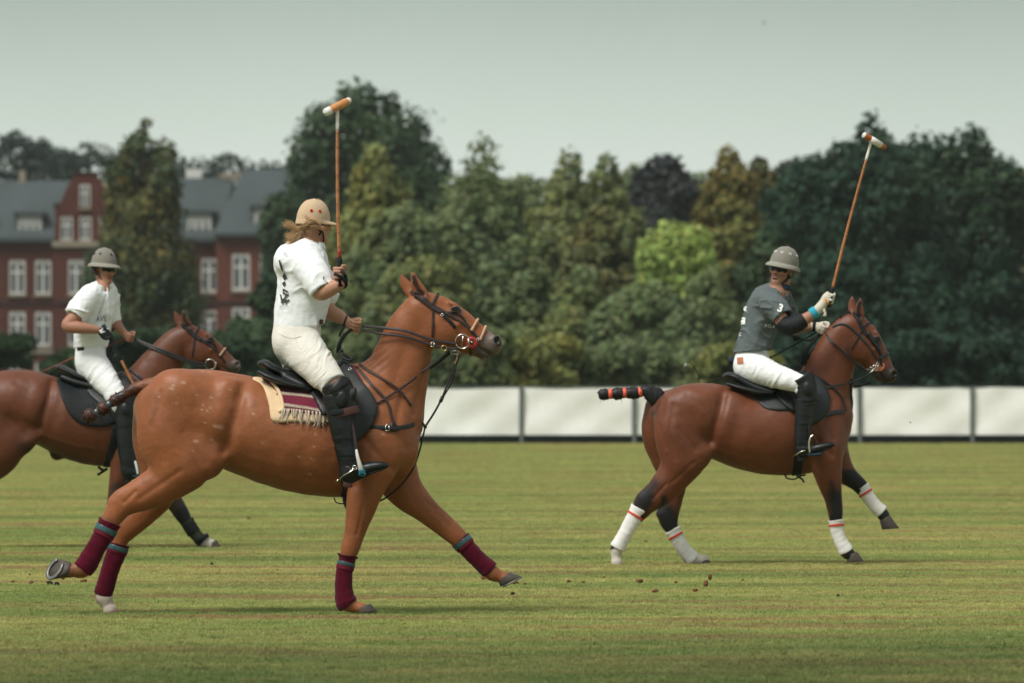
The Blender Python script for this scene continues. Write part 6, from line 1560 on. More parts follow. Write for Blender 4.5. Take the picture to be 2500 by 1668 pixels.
build('girth_end', tube(free(B, [(1945, 1162, -.14), (1958, 1170, -.14), (1963, 1178, -.14)]), 0.008, 6), M['black'], sdB)
build('stirrup_leather', flatstrap(B, [(1968, 1000, -.385), (1974, 1035, -.405), (1978, 1062, -.415)], 0.016), M['leather'], sdB)
stp = build('stirrup', tube(free(B, [(1984, 1062, -.43), (1977, 1072, -.435), (1975, 1090, -.435), (1977, 1106, -.435)]), 0.0075, 10), M['steel'], sdB)
build('stirrup', tube(free(B, [(1984, 1062, -.43), (1989, 1072, -.37), (1990, 1090, -.33), (1990, 1106, -.33)]), 0.0070, 10), M['steel'], sdB)
build('stirrup_tread', bevbox(B.p(1989, 1110, -.385), (0.115, 0.10, 0.022), 0.009, R=Matrix.Rotation(math.radians(-4), 3, 'Y')), M['navy'], stp)
bpB = thing('breastplate', 'black breastplate straps round the right-hand bay neck and chest', 'breastplate', B.p(2040, 1000, 0), 'breastplates of the horses')
weld_ribbons(B, SB, 'strap', [([(1985, 915), (2011, 931), (2040, 955), (2055, 975), (2063, 1005)], 0.016)], M['leather'], bpB, off=0.010)
weld_ribbons(B, SB, 'breast_strap', [([(2012, 1016), (2030, 1009), (2048, 1006), (2060, 1007)], 0.034)], M['flap'], bpB, off=0.010)
weld_ribbons(B, SB, 'strap', [([(2018, 948), (2040, 942), (2062, 938)], 0.016)], M['flap'], bpB, off=0.010)
build('martingale', flatstrap(B, [(2062, 938, -.07), (2085, 932, -.05), (2108, 922, -.05), (2130, 913, -.05)], 0.017), M['flap'], bpB)
build('martingale', tube(free(B, [(2080, 925, -.03), (2078, 960, -.03), (2080, 985, -.03), (2077, 1005, -.03), (2066, 1018, -.05)]), 0.010, 8, flat=(1, .5)), M['leather'], bpB)
build('draw_rein', tube(free(B, [(2083, 945, .05), (2100, 942, .05), (2125, 934, .05)]), 0.011, 8, flat=(1, .5)), M['leather'], bpB)
brB = bridle(B, 'bridle', 'black bridle with round tan bit guard on the right-hand bay', 'gag', 'bridles of the horses')
build('cheek_roll', strap(B, SB, [(2117, 814), (2128, 832), (2140, 852), (2146, 864)], 0.032, 0, 0.014, 0.020), M['leather'], brB)
weld_ribbons(B, SB, 'rein', [([(2034, 800), (2046, 794), (2060, 792), (2076, 800), (2108, 831), (2136, 866), (2149, 890)], 0.015)], M['flap'], brB, off=0.010)
build('rein', flatstrap(B, [(2016, 810, -.02), (2020, 822, -.07), (2034, 838, -.12), (2052, 854, -.125), (2085, 884, -.115), (2111, 902, -.10), (2136, 919, -.085)], 0.016, 0.005, N=(0.1, -1, 0.2), n=8), M['leather'], brB)
build('rein', flatstrap(B, [(2018, 806, .06), (2034, 832, .12), (2052, 852, .125), (2085, 884, .115), (2111, 904, .10), (2136, 919, .085)], 0.016, 0.005, N=(0.1, -1, 0.2), n=8), M['leather'], brB)
build('rein_end', tube(free(B, [(2004, 812, .03), (1990, 824, .02), (1974, 832, .02), (1962, 828, .02), (1950, 826, .02), (1932, 820, .02), (1914, 815, .02)]), 0.007, 8), M['black'], brB)
build('rein_knot', uvsphere(B.p(1945, 826, .02), (0.028, 0.02, 0.022)), M['black'], brB)
build('rein_end', tube(free(B, [(2002, 816, .03), (1984, 838, .0), (1970, 858, -.02), (1966, 880, -.03), (1970, 900, -.03)]), 0.009, 8, flat=(1.2, .5)), M['black'], brB)
build('rein_end', tube(free(B, [(1998, 818, .03), (1976, 845, .02), (1962, 870, .0), (1958, 892, 0.0)]), 0.008, 8, flat=(1.2, .5)), M['black'], brB)

# ---- dark bay: saddle, bridle
SD = Dk.s
sdD = thing('saddle', 'black saddle and dark cloth on the dark bay at the left', 'saddle', Dk.p(220, 950, 0), 'polo saddles')
st = SDF()
st.chain(Dk.rows([(141, 898, 0, 6, 30), (152, 899, 0, 9, 42), (172, 910, 0, 9, 48), (200, 922, 0, 9, 46), (235, 930, 0, 9, 40), (270, 926, 0, 9, 32), (298, 915, 0, 8, 22)]), 0.02)
solid('seat', st, 0.007, M['leather'], sdD)
build('saddle_cloth', patch(Dk, hm_depth(Dk, SD, 0.014), [(136, 926), (180, 930), (260, 925), (306, 920), (322, 960), (318, 1010), (280, 1034), (245, 1043), (200, 1036), (170, 1012), (150, 970)], 0.012, 7, 3, bulge=0.003), M['pad'], sdD)
build('flap', patch(Dk, hm_depth(Dk, SD, 0.028), [(296, 912), (318, 930), (334, 965), (332, 1000), (315, 1030), (290, 1040), (268, 1010), (240, 985), (215, 960), (210, 935), (250, 925)], 0.006, 7, 3, bulge=0.010), M['leather'], sdD)
build('panel', tube(free(Dk, [(150, 920, -.10), (175, 930, -.13), (210, 940, -.15), (240, 945, -.16)]), 0.028, 10), M['leather'], sdD)
gC, gN = on_surface(Dk, SD, [(285, 1040), (276, 1085), (268, 1115), (262, 1140)], 0, 0.006, 5)
build('girth', ribbon(gC, gN, 0.07, 0.008), M['black'], sdD)
build('girth_end', tube(free(Dk, [(240, 1140, -.08), (252, 1148, -.1), (262, 1144, -.1), (238, 1160, -.1)]), 0.012, 6), M['black'], sdD)
build('stirrup_leather', flatstrap(Dk, [(310, 1020, -.36), (322, 1080, -.38), (330, 1130, -.40)], 0.016), M['leather'], sdD)
stp = build('stirrup', tube(free(Dk, [(330, 1126, -.42), (334, 1142, -.43), (337, 1158, -.43)]), 0.010, 8), M['stirrup_white'], sdD)
build('stirrup_tread', bevbox(Dk.p(338, 1163, -.38), (0.10, 0.11, 0.02), 0.008), M['navy'], stp)
brD = bridle(Dk, 'bridle', 'black bridle with big steel bit ring on the dark bay at the left', 'drop', 'bridles of the horses')
for w0, w1 in ((-.10, .0), (.10, .05)):
    for dy in (0, 6):
        build('rein', flatstrap(Dk, [(512, 890 + dy, w0), (470, 883 + dy, w0 * 1.2), (430, 868 + dy, w0 * 1.2), (385, 850 + dy, w0), (330, 828 + dy * 0.5, w1)], 0.016, 0.005, N=(0.1, -1, 0.2), n=8), M['leather'], brD)
build('rein_end', tube(free(Dk, [(312, 832, .04), (290, 850, .0), (270, 872, -.06), (280, 885, -.08), (300, 876, -.04)]), 0.008, 8, flat=(1.2, .5)), M['black'], brD)
bpD = thing('breastplate', 'thin black breast straps low on the dark bay neck', 'breastplate', Dk.p(345, 960, 0), 'breastplates of the horses')
weld_ribbons(Dk, SD, 'strap', [([(318, 905), (345, 925), (372, 950), (390, 975)], 0.018), ([(322, 922), (345, 945), (360, 970)], 0.016)], M['leather'], bpD, off=0.010)
# ------------------------------------------------------------------ riders
def basis(f, u):
    f = nrm(f); u = np.array(u, float); u = nrm(u - f * (u @ f)); l = np.cross(u, f)
    return np.stack([f, l, u], 1)                    # columns: forward, left, up

class Rider(Fig):
    def __init__(s, fig, head, hw, fdir, udir, hs=1.0):
        super().__init__(fig.Y); s.s = SDF(); s.hc = s.p(*head, hw); s.R = basis(fdir, udir); s.k = hs; s.paint = []
    def h(s, a, b, c): return s.hc + s.R @ (np.array((a, b, c)) * s.k)
    def hl(s, c, r, k=0.01, mode=1): s.s.ell(s.h(*c), np.array(r) * s.k, s.R, k, mode)
    def hchain(s, R, k=0.008, mode=1):
        s.s.chain(np.array([(*s.h(*r[:3]), r[3] * s.k, (r[4] if len(r) > 4 else r[3]) * s.k) for r in R]), k, 4, s.R[:, 1], mode)
    def ch(s, R, k=0.02, mode=1): s.s.chain(s.rows(R), k, 6, YAX, mode)
    def head(s):
        s.hl((-0.018, 0, 0.028), (0.098, 0.075, 0.092)); s.hl((0.030, 0, -0.020), (0.062, 0.058, 0.078), 0.03); s.hl((0.046, 0, -0.072), (0.042, 0.040, 0.042), 0.03)
        s.hl((0.078, 0, -0.100), (0.018, 0.022, 0.016), 0.025)
        s.hchain([(0.026, 0.050, -0.056, 0.012), (0.058, 0.028, -0.092, 0.010), (0.076, 0.0, -0.104, 0.010), (0.058, -0.028, -0.092, 0.010), (0.026, -0.050, -0.056, 0.012)], 0.025)
        for g in (1, -1):
            s.hl((0.072, 0.040 * g, -0.018), (0.022, 0.024, 0.018), 0.025); s.hl((0.094, 0.031 * g, 0.010), (0.016, 0.018, 0.012), 0.012, -1)
            s.hl((-0.004, 0.078 * g, -0.004), (0.020, 0.009, 0.032), 0.008); s.hl((0.002, 0.088 * g, -0.002), (0.010, 0.006, 0.018), 0.006, -1)
            s.hl((0.092, 0.012 * g, -0.030), (0.012, 0.008, 0.008), 0.01)
        s.hl((0.078, 0, 0.032), (0.018, 0.048, 0.010), 0.02)
        s.hchain([(0.084, 0, 0.016, 0.008), (0.100, 0, -0.012, 0.010), (0.108, 0, -0.026, 0.011)], 0.014)
        s.hl((0.086, 0, -0.052), (0.014, 0.026, 0.007), 0.006); s.hl((0.085, 0, -0.066), (0.014, 0.022, 0.008), 0.006)
        s.hl((0.104, 0, -0.0585), (0.014, 0.022, 0.0022), 0.004, -1)
        s.hl((0.080, 0, -0.080), (0.010, 0.020, 0.006), 0.01, -1)
        s.skin((0.088, 0, -0.050), (0.014, 0.028, 0.008), s.lip); s.skin((0.088, 0, -0.066), (0.014, 0.024, 0.009), s.lip); s.skin((0.090, 0, -0.0585), (0.016, 0.022, 0.003), (0.10, 0.035, 0.03))
    def skin(s, c, r, col, amt=0.8): s.paint.append((s.h(*c), np.array(r) * s.k * 1.3, np.array(col), amt))
    def hand(s, sdf, c, d, e1, wrist, g=1.0, stick=0.012):
        """a closed fist round an axis d at c, the palm on the e1 side, joined to the wrist"""
        d = nrm(d); e1 = np.array(e1, float); e1 = nrm(e1 - d * (e1 @ d)); e2 = np.cross(d, e1)
        pol = lambda a, r, h: c + d * h + (e1 * math.cos(math.radians(a)) + e2 * math.sin(math.radians(a))) * r
        st = stick
        sdf.ell(c + e1 * (st + 0.019), np.array((0.017, 0.036, 0.043)) * g, np.stack([e1, e2, d], 1), 0.02)
        pc = c + e1 * (st + 0.024)
        for i, (h, L_) in enumerate(((0.029, 1.0), (0.010, 1.08), (-0.009, 1.02), (-0.027, 0.86))):
            r = (0.0098 - 0.0006 * i) * g
            sdf.chain(np.array([(*pol(48, st + 0.026, h * 1.05), r * 1.1, r * 1.1), (*pol(88, st + 0.024 * L_, h * 1.03), r * 1.08, r * 1.08), (*pol(130, st + 0.017 * L_, h), r, r), (*pol(185, st + 0.011, h), r * .95, r * .95), (*pol(235, st + 0.009, h), r * .85, r * .85), (*pol(275, st + 0.010, h), r * .75, r * .75)]), 0.005, 5, d)
        sdf.chain(np.array([(*pol(-25, st + 0.026, 0.010), 0.014 * g, 0.014 * g), (*pol(-62, st + 0.022, 0.034), 0.0118 * g, 0.0118 * g), (*pol(-110, st + 0.014, 0.046), 0.0102 * g, 0.0102 * g), (*pol(-160, st + 0.011, 0.046), 0.0085 * g, 0.0085 * g)]), 0.008, 5, d)
        sdf.chain(np.array([(*pc, 0.026 * g, 0.030 * g), (*(pc * 0.45 + wrist * 0.55), 0.024 * g, 0.025 * g), (*wrist, 0.024 * g, 0.022 * g)]), 0.02, 4, e2)
    def finish(s, root, h, base):
        s.root = root; s.s.eval(h); V, Q = s.s.mesh(); 
        dh = np.linalg.norm(V - s.hc, axis=1); V = smooth_mesh(V, Q, 3, np.clip((dh - 0.1) / 0.05, 0.25, 1))
        c = np.tile(np.array(base), (len(V), 1))
        for P0, r, col, amt in s.paint:
            q = (V - P0) @ s.R / r; f = np.clip(1.6 - np.linalg.norm(q, axis=1), 0, 1)[:, None] * amt; c = c * (1 - f) + col * f
        c = c * (1 + 0.06 * fbm(V * 14, 2))[:, None]
        build('body', (V, Q), M['skin'], root, cols=c)
        for g in (1, -1):
            e = build('eye', uvsphere(s.h(0.077, 0.031 * g, 0.009), 0.0125 * s.k), M['eyewhite'], root)
            build('iris', uvsphere(s.h(0.0845, 0.031 * g, 0.009), 0.0062 * s.k), M['iris'], e)
    def lathe(s, prof, rf, rl, c, n=40, skew=None):
        """profile rows (radius factor, height) about the head's up axis; skew(angle) -> extra (radius m, height m) for the last rows"""
        a = np.linspace(0, 2 * np.pi, n, endpoint=False); V = []
        for i, (r, z) in enumerate(prof):
            ex, ez = skew(i, a) if skew else (0 * a, 0 * a)
            V.append([s.h(c[0] + math.cos(t) * (rf * r + e1), c[1] + math.sin(t) * (rl * r + e1), c[2] + z + e2) for t, e1, e2 in zip(a, ex, ez)])
        V = np.array(V).reshape(-1, 3); m = len(prof)
        F = [[i * n + j, (i + 1) * n + j, (i + 1) * n + (j + 1) % n, i * n + (j + 1) % n] for i in range(m - 1) for j in range(n)]
        return V, F
    def helmet(s, m_crown, m_brim, rf, rl, ht, z0, brim, drop, root, vents, vent_mat, front=0.0, back=0.0, stripe=None, c0=-0.012):
        zs = np.linspace(1, 0, 13); ex = 2.08
        prof = [(max(0.001, (1 - z ** ex) ** (1 / ex)), z0 + ht * z) for z in zs]
        inner = [(max(0.001, (1 - z ** ex) ** (1 / ex)) * 0.93, z0 - 0.004 + (ht - 0.012) * z) for z in zs[::-1]]
        hel = build('helmet', s.lathe(prof + inner, rf, rl, (c0, 0, 0)), m_crown, root)
        ex_ = lambda a: brim + front * np.clip(np.cos(a), 0, 1) ** 2 + back * np.clip(-np.cos(a), 0, 1) ** 2
        q_ = 0.012 if brim == 0 else 0.04
        rows = [(1.0, 0.012, 0.0), (1 + q_ * .6, 0.004, 0.0), (1 + q_, 0.0, 0.35), (1 + q_, -0.3, 0.7), (1 + q_, -0.75, 1.0), (1 + q_, -1.0, 1.0), (1 + q_ * .8, -0.9, 0.75), (0.98, -0.45, 0.3), (0.93, -0.1, 0.0)]
        def sk(i, a):
            f = rows[i][2]; hz = rows[i][1] if i < 2 else rows[i][1] * drop
            return ex_(a) * f, np.full_like(a, 0.0) - 0.006 * f * np.clip(-np.cos(a), 0, 1)
        pr = [(r, z0 + (z if i < 2 else z * drop)) for i, (r, z, f) in enumerate(rows)]
        if brim > 0 or front > 0: build('brim', s.lathe(pr, rf, rl, (c0, 0, 0), 48, sk), m_brim, hel)
        for az, z in vents:
            a = math.radians(az); rr = (1 - z ** ex) ** (1 / ex)
            p = s.h(c0 + math.cos(a) * rf * rr, math.sin(a) * rl * rr, z0 + ht * z); n_ = nrm(s.R @ np.array((math.cos(a) / rf * rr ** (ex - 1), math.sin(a) / rl * rr ** (ex - 1), z ** (ex - 1) / ht)))
            v = build('vent', ring(p + n_ * 0.001, 0.0075, 0.0032, n_, ref=(0.3, 0.2, 1)), vent_mat, hel)
            build('vent_hole', uvsphere(p, 0.0052, nu=10, nv=6), M['black'], v)
        if stripe:
            a = math.radians(stripe[0]); pts = []; ns = []
            for z in np.linspace(0.06, 0.985, 16):
                rr = (1 - z ** ex) ** (1 / ex); p = s.h(c0 + math.cos(a) * rf * rr, math.sin(a) * rl * rr, z0 + ht * z); n_ = nrm(s.R @ np.array((math.cos(a) / rf * rr ** (ex - 1), math.sin(a) / rl * rr ** (ex - 1), z ** (ex - 1) / ht)))
                pts.append(p + n_ * 0.002); ns.append(n_)
            build('stripe', ribbon(np.array(pts), np.array(ns), stripe[2], 0.003), stripe[1], hel)
        # chin strap
        L_ = [s.h(-0.004, 0.080, z0 + 0.01), s.h(0.014, 0.074, -0.045), s.h(0.040, 0.052, -0.090), s.h(0.062, 0.0, -0.116), s.h(0.040, -0.052, -0.090), s.h(0.014, -0.074, -0.045), s.h(-0.004, -0.080, z0 + 0.01)]
        build('chin_strap', tube(spline(L_, 5), 0.0085, 8, flat=(1.0, .45)), M['black'], hel)
        for g in (1, -1): build('chin_strap', tube(spline([s.h(-0.055, 0.062 * g, z0 + 0.0), s.h(-0.02, 0.078 * g, -0.035), s.h(0.014, 0.076 * g, -0.048)], 5), 0.007, 8, flat=(1, .45)), M['black'], hel)
        return hel
    def glasses(s, root):
        rows = []
        for b in np.linspace(-1, 1, 21):
            th = b * 1.12; r = 0.092
            x = 0.018 + r * math.cos(th) * 0.96; y = 0.078 * math.sin(th) / math.sin(1.12)
            notch = 0.016 * math.exp(-(b / 0.13) ** 2)
            up, dn = 0.030 - 0.006 * b * b, -0.016 + notch - 0.002 + 0.010 * abs(b) ** 3
            rows.append([(x, y, up), (x + 0.004, y * 1.01, (up + dn) / 2), (x, y, dn)])
        F_ = np.array(rows); V = np.concatenate([[s.h(*p) for p in F_.reshape(-1, 3)], [s.h(*(p * np.array((0.965, 0.97, 1)))) for p in F_.reshape(-1, 3)]]); n = len(rows) * 3; F = []
        for i in range(20):
            for j in range(2): q = [i * 3 + j, (i + 1) * 3 + j, (i + 1) * 3 + j + 1, i * 3 + j + 1]; F += [q, [k + n for k in q[::-1]]]
        gl = build('sunglasses', (V, F), M['lens'], root)
        build('frame', tube(spline([s.h(*p) for p in F_[:, 0]], 2), 0.0035, 6), M['black'], gl)
        for g in (1, -1): build('temple', tube(spline([s.h(*F_[0 if g < 0 else -1, 0]), s.h(0.03, 0.081 * g, 0.022), s.h(-0.02, 0.083 * g, 0.016)], 3), 0.003, 6), M['black'], gl)

def cut(sdf, fig, px, py, w, n, size=0.14):
    c = fig.p(px, py, w); n = nrm(n); sdf.half(c, n, c + n * size * 0.5 - size * 0.75, c + n * size * 0.5 + size * 0.75)

def cloth_disp(amp, freq, dirs, seed=0, mask=None):
    """creases: sharp ridges of warped noise stretched along the given directions, over broader billows"""
    D = [nrm(d) for d in dirs]
    def f(V, N):
        o = 0; Wp = 0.045 * np.stack([vnoise(V * 5 + seed), vnoise(V * 5 + seed + 9), vnoise(V * 5 + seed + 17)], 1)
        for i, d in enumerate(D):
            q = V + Wp; q = q - (q @ d)[:, None] * d * 0.78
            n = 1 - np.abs(vnoise(q * freq * (1 + 0.4 * i) + seed + 5 * i)); m = np.clip(vnoise(V * 4.5 + seed + 31 * i) * 1.6 + 0.45, 0, 1)
            o = o + (n ** 5 - 0.3) * m
        o = amp * (o + 0.5 * fbm(V * 4.0 + seed, 2) + 0.18 * ridged(V * 24 + seed, 1))
        return o * (mask(V) if mask else 1.0)
    return f

def text_mesh(name, body, fig, depth, px, py, hpx, rot, mat_, parent, off=0.003, shear=0.0, sx=1.0, font_w=0.0, mirror=False):
    """flat print laid on a surface: lettering drawn in photo pixels, subdivided and pressed on the cloth"""
    cu = bpy.data.curves.new('print', 'FONT'); cu.body = body; cu.size = 1.0; cu.align_x = 'CENTER'; cu.align_y = 'CENTER'; cu.offset = font_w; cu.shear = shear
    to = bpy.data.objects.new('print', cu); COL.objects.link(to)
    dg = bpy.context.evaluated_depsgraph_get(); me = bpy.data.meshes.new_from_object(to.evaluated_get(dg))
    bpy.data.objects.remove(to); bpy.data.curves.remove(cu)
    bm = bmesh.new(); bm.from_mesh(me); bpy.data.meshes.remove(me)
    bmesh.ops.triangulate(bm, faces=bm.faces[:])
    for it in range(3):
        ed = [e for e in bm.edges if e.calc_length() > 0.16]
        if ed: bmesh.ops.subdivide_edges(bm, edges=ed, cuts=1); bmesh.ops.triangulate(bm, faces=bm.faces[:])
    bm.verts.index_update(); v = np.array([q.co[:] for q in bm.verts]); F = [[q.index for q in f.verts] for f in bm.faces]; bm.free()
    t = math.radians(rot); x, y = v[:, 0] * hpx / 0.72 * sx, -v[:, 1] * hpx / 0.72
    pv = np.stack([px + x * math.cos(t) - y * math.sin(t), py + x * math.sin(t) + y * math.cos(t)], 1)
    yy = depth(pv); V = np.array([P(a, b, q - off) for (a, b), q in zip(pv, yy)])
    return build(name, (V, F), mat_, parent, smooth=False)

def collar(r, c, axis, rad, hgt, mat_, root, gap=0.5, flare=0.016, start=0.0):
    """folded shirt collar standing round the neck, open at angle start"""
    a = nrm(axis); u = nrm(np.cross(a, (0.2, 1, 0))); v = np.cross(a, u); V = []; th = np.linspace(start + gap / 2, start + 2 * np.pi - gap / 2, 34)
    prof = [(0, 0), (0.002, hgt * 0.6), (0.004, hgt), (0.009, hgt * 1.04), (0.014, hgt * 0.9), (0.012 + flare * 0.6, hgt * 0.35), (0.012 + flare, -hgt * 0.12), (0.008 + flare, -hgt * 0.10), (0.006, hgt * 0.45)]
    for t in th:
        tip = 1 + 0.5 * math.exp(-min(abs(t - th[0]), abs(t - th[-1])) / 0.35)
        d = math.cos(t) * u + math.sin(t) * v
        V += [c + d * (rad + q) + a * (z if z > hgt * .3 else z * 1.0 - 0.012 * (tip - 1)) for q, z in prof]
    k = len(prof); V = np.array(V)
    F = [[i * k + j, (i + 1) * k + j, (i + 1) * k + (j + 1) % k, i * k + (j + 1) % k] for i in range(len(th) - 1) for j in range(k)] + [list(range(k)), list(range((len(th) - 1) * k, len(th) * k))[::-1]]
    return build('collar', (V, F), mat_, root)

def boot_set(fig, shaft, foot, m_boot, root, sole=True, disp=None):
    st = SDF(); st.chain(fig.rows(shaft), 0.02); st.chain(fig.rows(foot), 0.03); cut(st, fig, shaft[0][0], shaft[0][1] + 1, shaft[0][2], fig.p(*shaft[0][:2]) - fig.p(*shaft[1][:2]), 0.2)
    lead = fig.p(*foot[0][:3])
    d = lambda V, N: 0.0042 * ridged(V * np.array((7, 7, 19)) + 2, 2) * np.clip((V[:, 2] - lead[2]) / 0.05, 0.15, 1) * np.clip(1.4 - (V[:, 2] - lead[2]) / 0.30, 0.25, 1)
    o = solid('boot', st, 0.0055, m_boot, root, disp=d)
    if sole:
        pts = [(f[0], f[1] + f[3] * 0.93, f[2]) for f in foot]
        build('sole', tube(free(fig, pts, 4), np.interp(np.linspace(0, 1, (len(pts) - 1) * 4 + 1), [0, 0.5, 0.9, 1], [0.030, 0.036, 0.030, 0.012]), 10, flat=(.22, 1.0)), M['black'], o)
        h = foot[0]; build('heel', bevbox(fig.p(h[0] - 1, h[1] + h[3] * 0.93 + 4, h[2]), (0.055, 0.06, 0.030), 0.006, R=Matrix.Rotation(math.radians(8), 3, 'Y')), M['brown'] if fig is A else M['black'], o)
    return o

def mallet(fig, label, hand, top, w0, w1, head_a, head_b, dw, cols, group, grip_len=0.20, white_from=0.83, red_at=None):
    """cane shaft from hand to head, cigar head across its end"""
    a, b = fig.p(*hand, w0), fig.p(*top, w1); t = thing('polo_mallet', label, 'polo mallet', (a + b) / 2, group)
    d = nrm(b - a); L_ = np.linalg.norm(b - a); bend = nrm(np.cross(d, YAX))
    C = np.array([a + d * L_ * s + bend * 0.008 * math.sin(math.pi * s) for s in np.linspace(0, 1, 60)])
    n0, n1 = int(60 * grip_len / L_), int(60 * white_from)
    rr = np.linspace(0.0115, 0.0085, 60) + 0.0012 * (np.abs((np.arange(60) * 0.36) % 1 - 0.5) < 0.09)
    sh = build('shaft', tube(C[n0:n1 + 1], rr[n0:n1 + 1], 10), cols['cane'], t)
    nodes = [ring(C[i], rr[i] + 0.0006, 0.0012, d, ref=(0.3, .9, .1), n=12, m=5) for i in range(n0 + 4, n1, 5)]
    build('cane_node', join(*nodes), M['brown'], sh)
    build('wrapped_end', tube(C[n1:], rr[n1:] + 0.0012, 10), M['white_paint'], t)
    g = build('grip', tube(np.vstack([[C[0] - d * 0.05], C[:n0 + 1]]), np.concatenate([[0.020], rr[:n0 + 1] + 0.004]), 10), M['black'], t)
    if red_at: i = n0; build('thread_binding', tube(C[i:i + 4], 0.0128, 10), M['cane_red'], t)
    ha, hb = fig.p(*head_a, w1 - dw), fig.p(*head_b, w1 + dw); hd = nrm(hb - ha); HL = np.linalg.norm(hb - ha)
    s_ = np.array([0, 0.004, 0.03, 0.15, 0.5, 0.80, 0.93, 0.99, 1.0]); rad = np.array([0.012, 0.020, 0.0225, 0.0240, 0.0250, 0.0240, 0.018, 0.009, 0.002]) 
    def piece(name, f0, f1, m, extra=0.0):
        q = np.unique(np.clip(np.concatenate([s_, [f0, f1]]), f0, f1)); build(name, tube(ha + hd * (q * HL)[:, None], np.interp(q, s_, rad) + extra, 16), m, hd_o)
    hd_o = build('mallet_head', tube(ha + hd * (s_ * HL)[:, None], rad, 16), cols['head'], t)
    for f0, f1, m in cols['bands']: piece('band', f0, f1, m, 0.0012)
    if cols.get('nose'): build('nose_cap', tube(ha + hd * (np.linspace(0, 0.003, 2))[:, None] - hd * 0.003, 0.0125, 16), cols['nose'], hd_o)
    return t, C

lip0 = (0.36, 0.14, 0.105)
# ================================================================== rider of the chestnut
RA = Rider(A, (768, 547), 0.0, (0.80, 0.58, -0.06), (-0.02, -0.02, 1), 0.98); RA.lip = lip0
RA.head()
RA.ch([(757, 548, 0, 22, 22), (758, 580, 0, 21, 22), (754, 610, 0, 24, 26)], 0.03)                 # neck
RA.ch([(752, 618, 0, 36, 56), (742, 660, 0, 50, 62), (740, 720, 0, 50, 52), (728, 790, 0, 48, 50), (728, 840, 0, 48, 54)], 0.04)
RA.ch([(750, 632, -.14, 26, 26), (780, 695, -.225, 23, 22), (783, 714, -.25, 20, 20), (804, 706, -.27, 19, 18), (826, 696, -.285, 15, 14), (837, 690, -.295, 13, 11)], 0.025)
RA.ch([(770, 640, .15, 25), (793, 712, .2, 22), (800, 755, .19, 20), (824, 771, .12, 17), (842, 781, .07, 12, 10)], 0.02)
RA.ch([(735, 842, -.09, 44, 40), (768, 884, -.19, 38, 34), (813, 938, -.31, 26, 24), (830, 1010, -.345, 22), (848, 1120, -.36, 15)], 0.03)
RA.ch([(722, 845, .09, 40, 38), (745, 900, .22, 34, 30), (800, 945, .32, 24), (825, 1010, .345, 20), (845, 1120, .36, 14)], 0.03)
RA.hand(RA.s, A.p(831, 668, -.305), (0.03, 0.02, 1), (-0.05, 0.35, -0.0) , A.p(840, 693, -.292), 1.0)
RA.hand(RA.s, A.p(868, 797, .045), (0.25, -0.25, 0.95), (-0.95, 0.25, 0.12), A.p(845, 783, .068), 0.95)
pA = thing('person', 'rider with blond ponytail, tan helmet and white shirt looking away on the chestnut', 'person', A.p(745, 880, 0), 'polo players on horseback')
RA.finish(pA, 0.0048, (0.46, 0.240, 0.155))
# shirt
shirtA = SDF()
shirtA.chain(A.rows([(730, 830, 0, 59, 62), (729, 806, 0, 60, 64), (732, 770, 0, 61, 64), (739, 725, 0, 62, 66), (742, 680, 0, 62, 72), (741, 648, 0, 61, 75), (747, 627, 0, 46, 62), (757, 607, 0, 23, 30)]), 0.03)
shirtA.chain(A.rows([(742, 640, -.12, 40, 40), (762, 664, -.185, 40, 36), (782, 700, -.238, 33, 30), (797, 727, -.275, 31, 29)]), 0.05)
shirtA.chain(A.rows([(760, 646, .13, 36, 36), (785, 690, .19, 34, 30), (795, 725, .2, 31, 28)]), 0.05)
shirtA.ell(A.p(692, 636, -0.06), (0.045, 0.10, 0.07), None, 0.06)
shirtA.ell(A.p(756, 585, 0.0), (0.052, 0.062, 0.05), None, 0.006, -1)
n_sl = A.p(797, 727, -.275) - A.p(766, 672, -.20); cut(shirtA, A, 788, 711, -.250, n_sl, 0.135)
shirtA.chain(A.rows([(780, 697, -.234, 26, 24), (800, 732, -.28, 28, 26)]), 0.004, mode=-1)
c = A.p(729, 803, 0); shirtA.half(c, (0.22, 0.05, -1), c + (-0.3, -0.3, -0.16), c + (0.3, 0.3, 0.05))
dA = cloth_disp(0.0130, 8.0, [(0.35, 0.2, -1), (1, 0, 0.6)], 3)
shA = solid('shirt', shirtA, 0.006, M['shirt'], pA, disp=dA, sm=2)
shirtA.heightmap(1)
collar(RA, A.p(758, 603, 0.0), (0.16, 0.05, 1), 0.070, 0.034, M['shirt'], pA, gap=0.5, start=2.2)
hd = hm_depth(A, shirtA, 0.0185)
def dpatch(poly, m, name='print', off=0.0185, sp=False):
    return build(name, patch(A, hm_depth(A, shirtA, off), poly, 0.0015, 3.0, 3, closed_spline=sp), m, shA, smooth=False)
dpatch([(680, 634), (684, 636), (689, 652), (691, 664), (686, 658), (682, 646)], M['print_dark'])
dpatch([(693, 666), (701, 676), (695, 686), (689, 676)], M['print_dark']); dpatch([(695, 686), (698, 695), (693, 700), (688, 692)], M['print_dark'])
dpatch([(690, 704), (703, 711), (705, 724), (690, 717)], M['print_dark'])
text_mesh('print', 'nca', A, hd, 698, 714.5, 6, 25, M['print_white'], shA, 0.005, 0.3)
for poly in ([(683, 719), (686, 719), (691, 739), (687, 740)], [(697, 721), (701, 722), (689, 741), (685, 740)], [(692, 738), (697, 741), (707, 733), (705, 730)], [(687, 729), (700, 733), (699, 735), (687, 732)]): dpatch(poly, M['print_dark'])
text_mesh('print', 'ERCK', A, hd, 693, 748, 6, -14, M['print_grey'], shA, 0.003)
text_mesh('print', 'Jul', A, hd, 696, 617, 8, 35, M['print_grey'], shA, 0.003, 0.3)
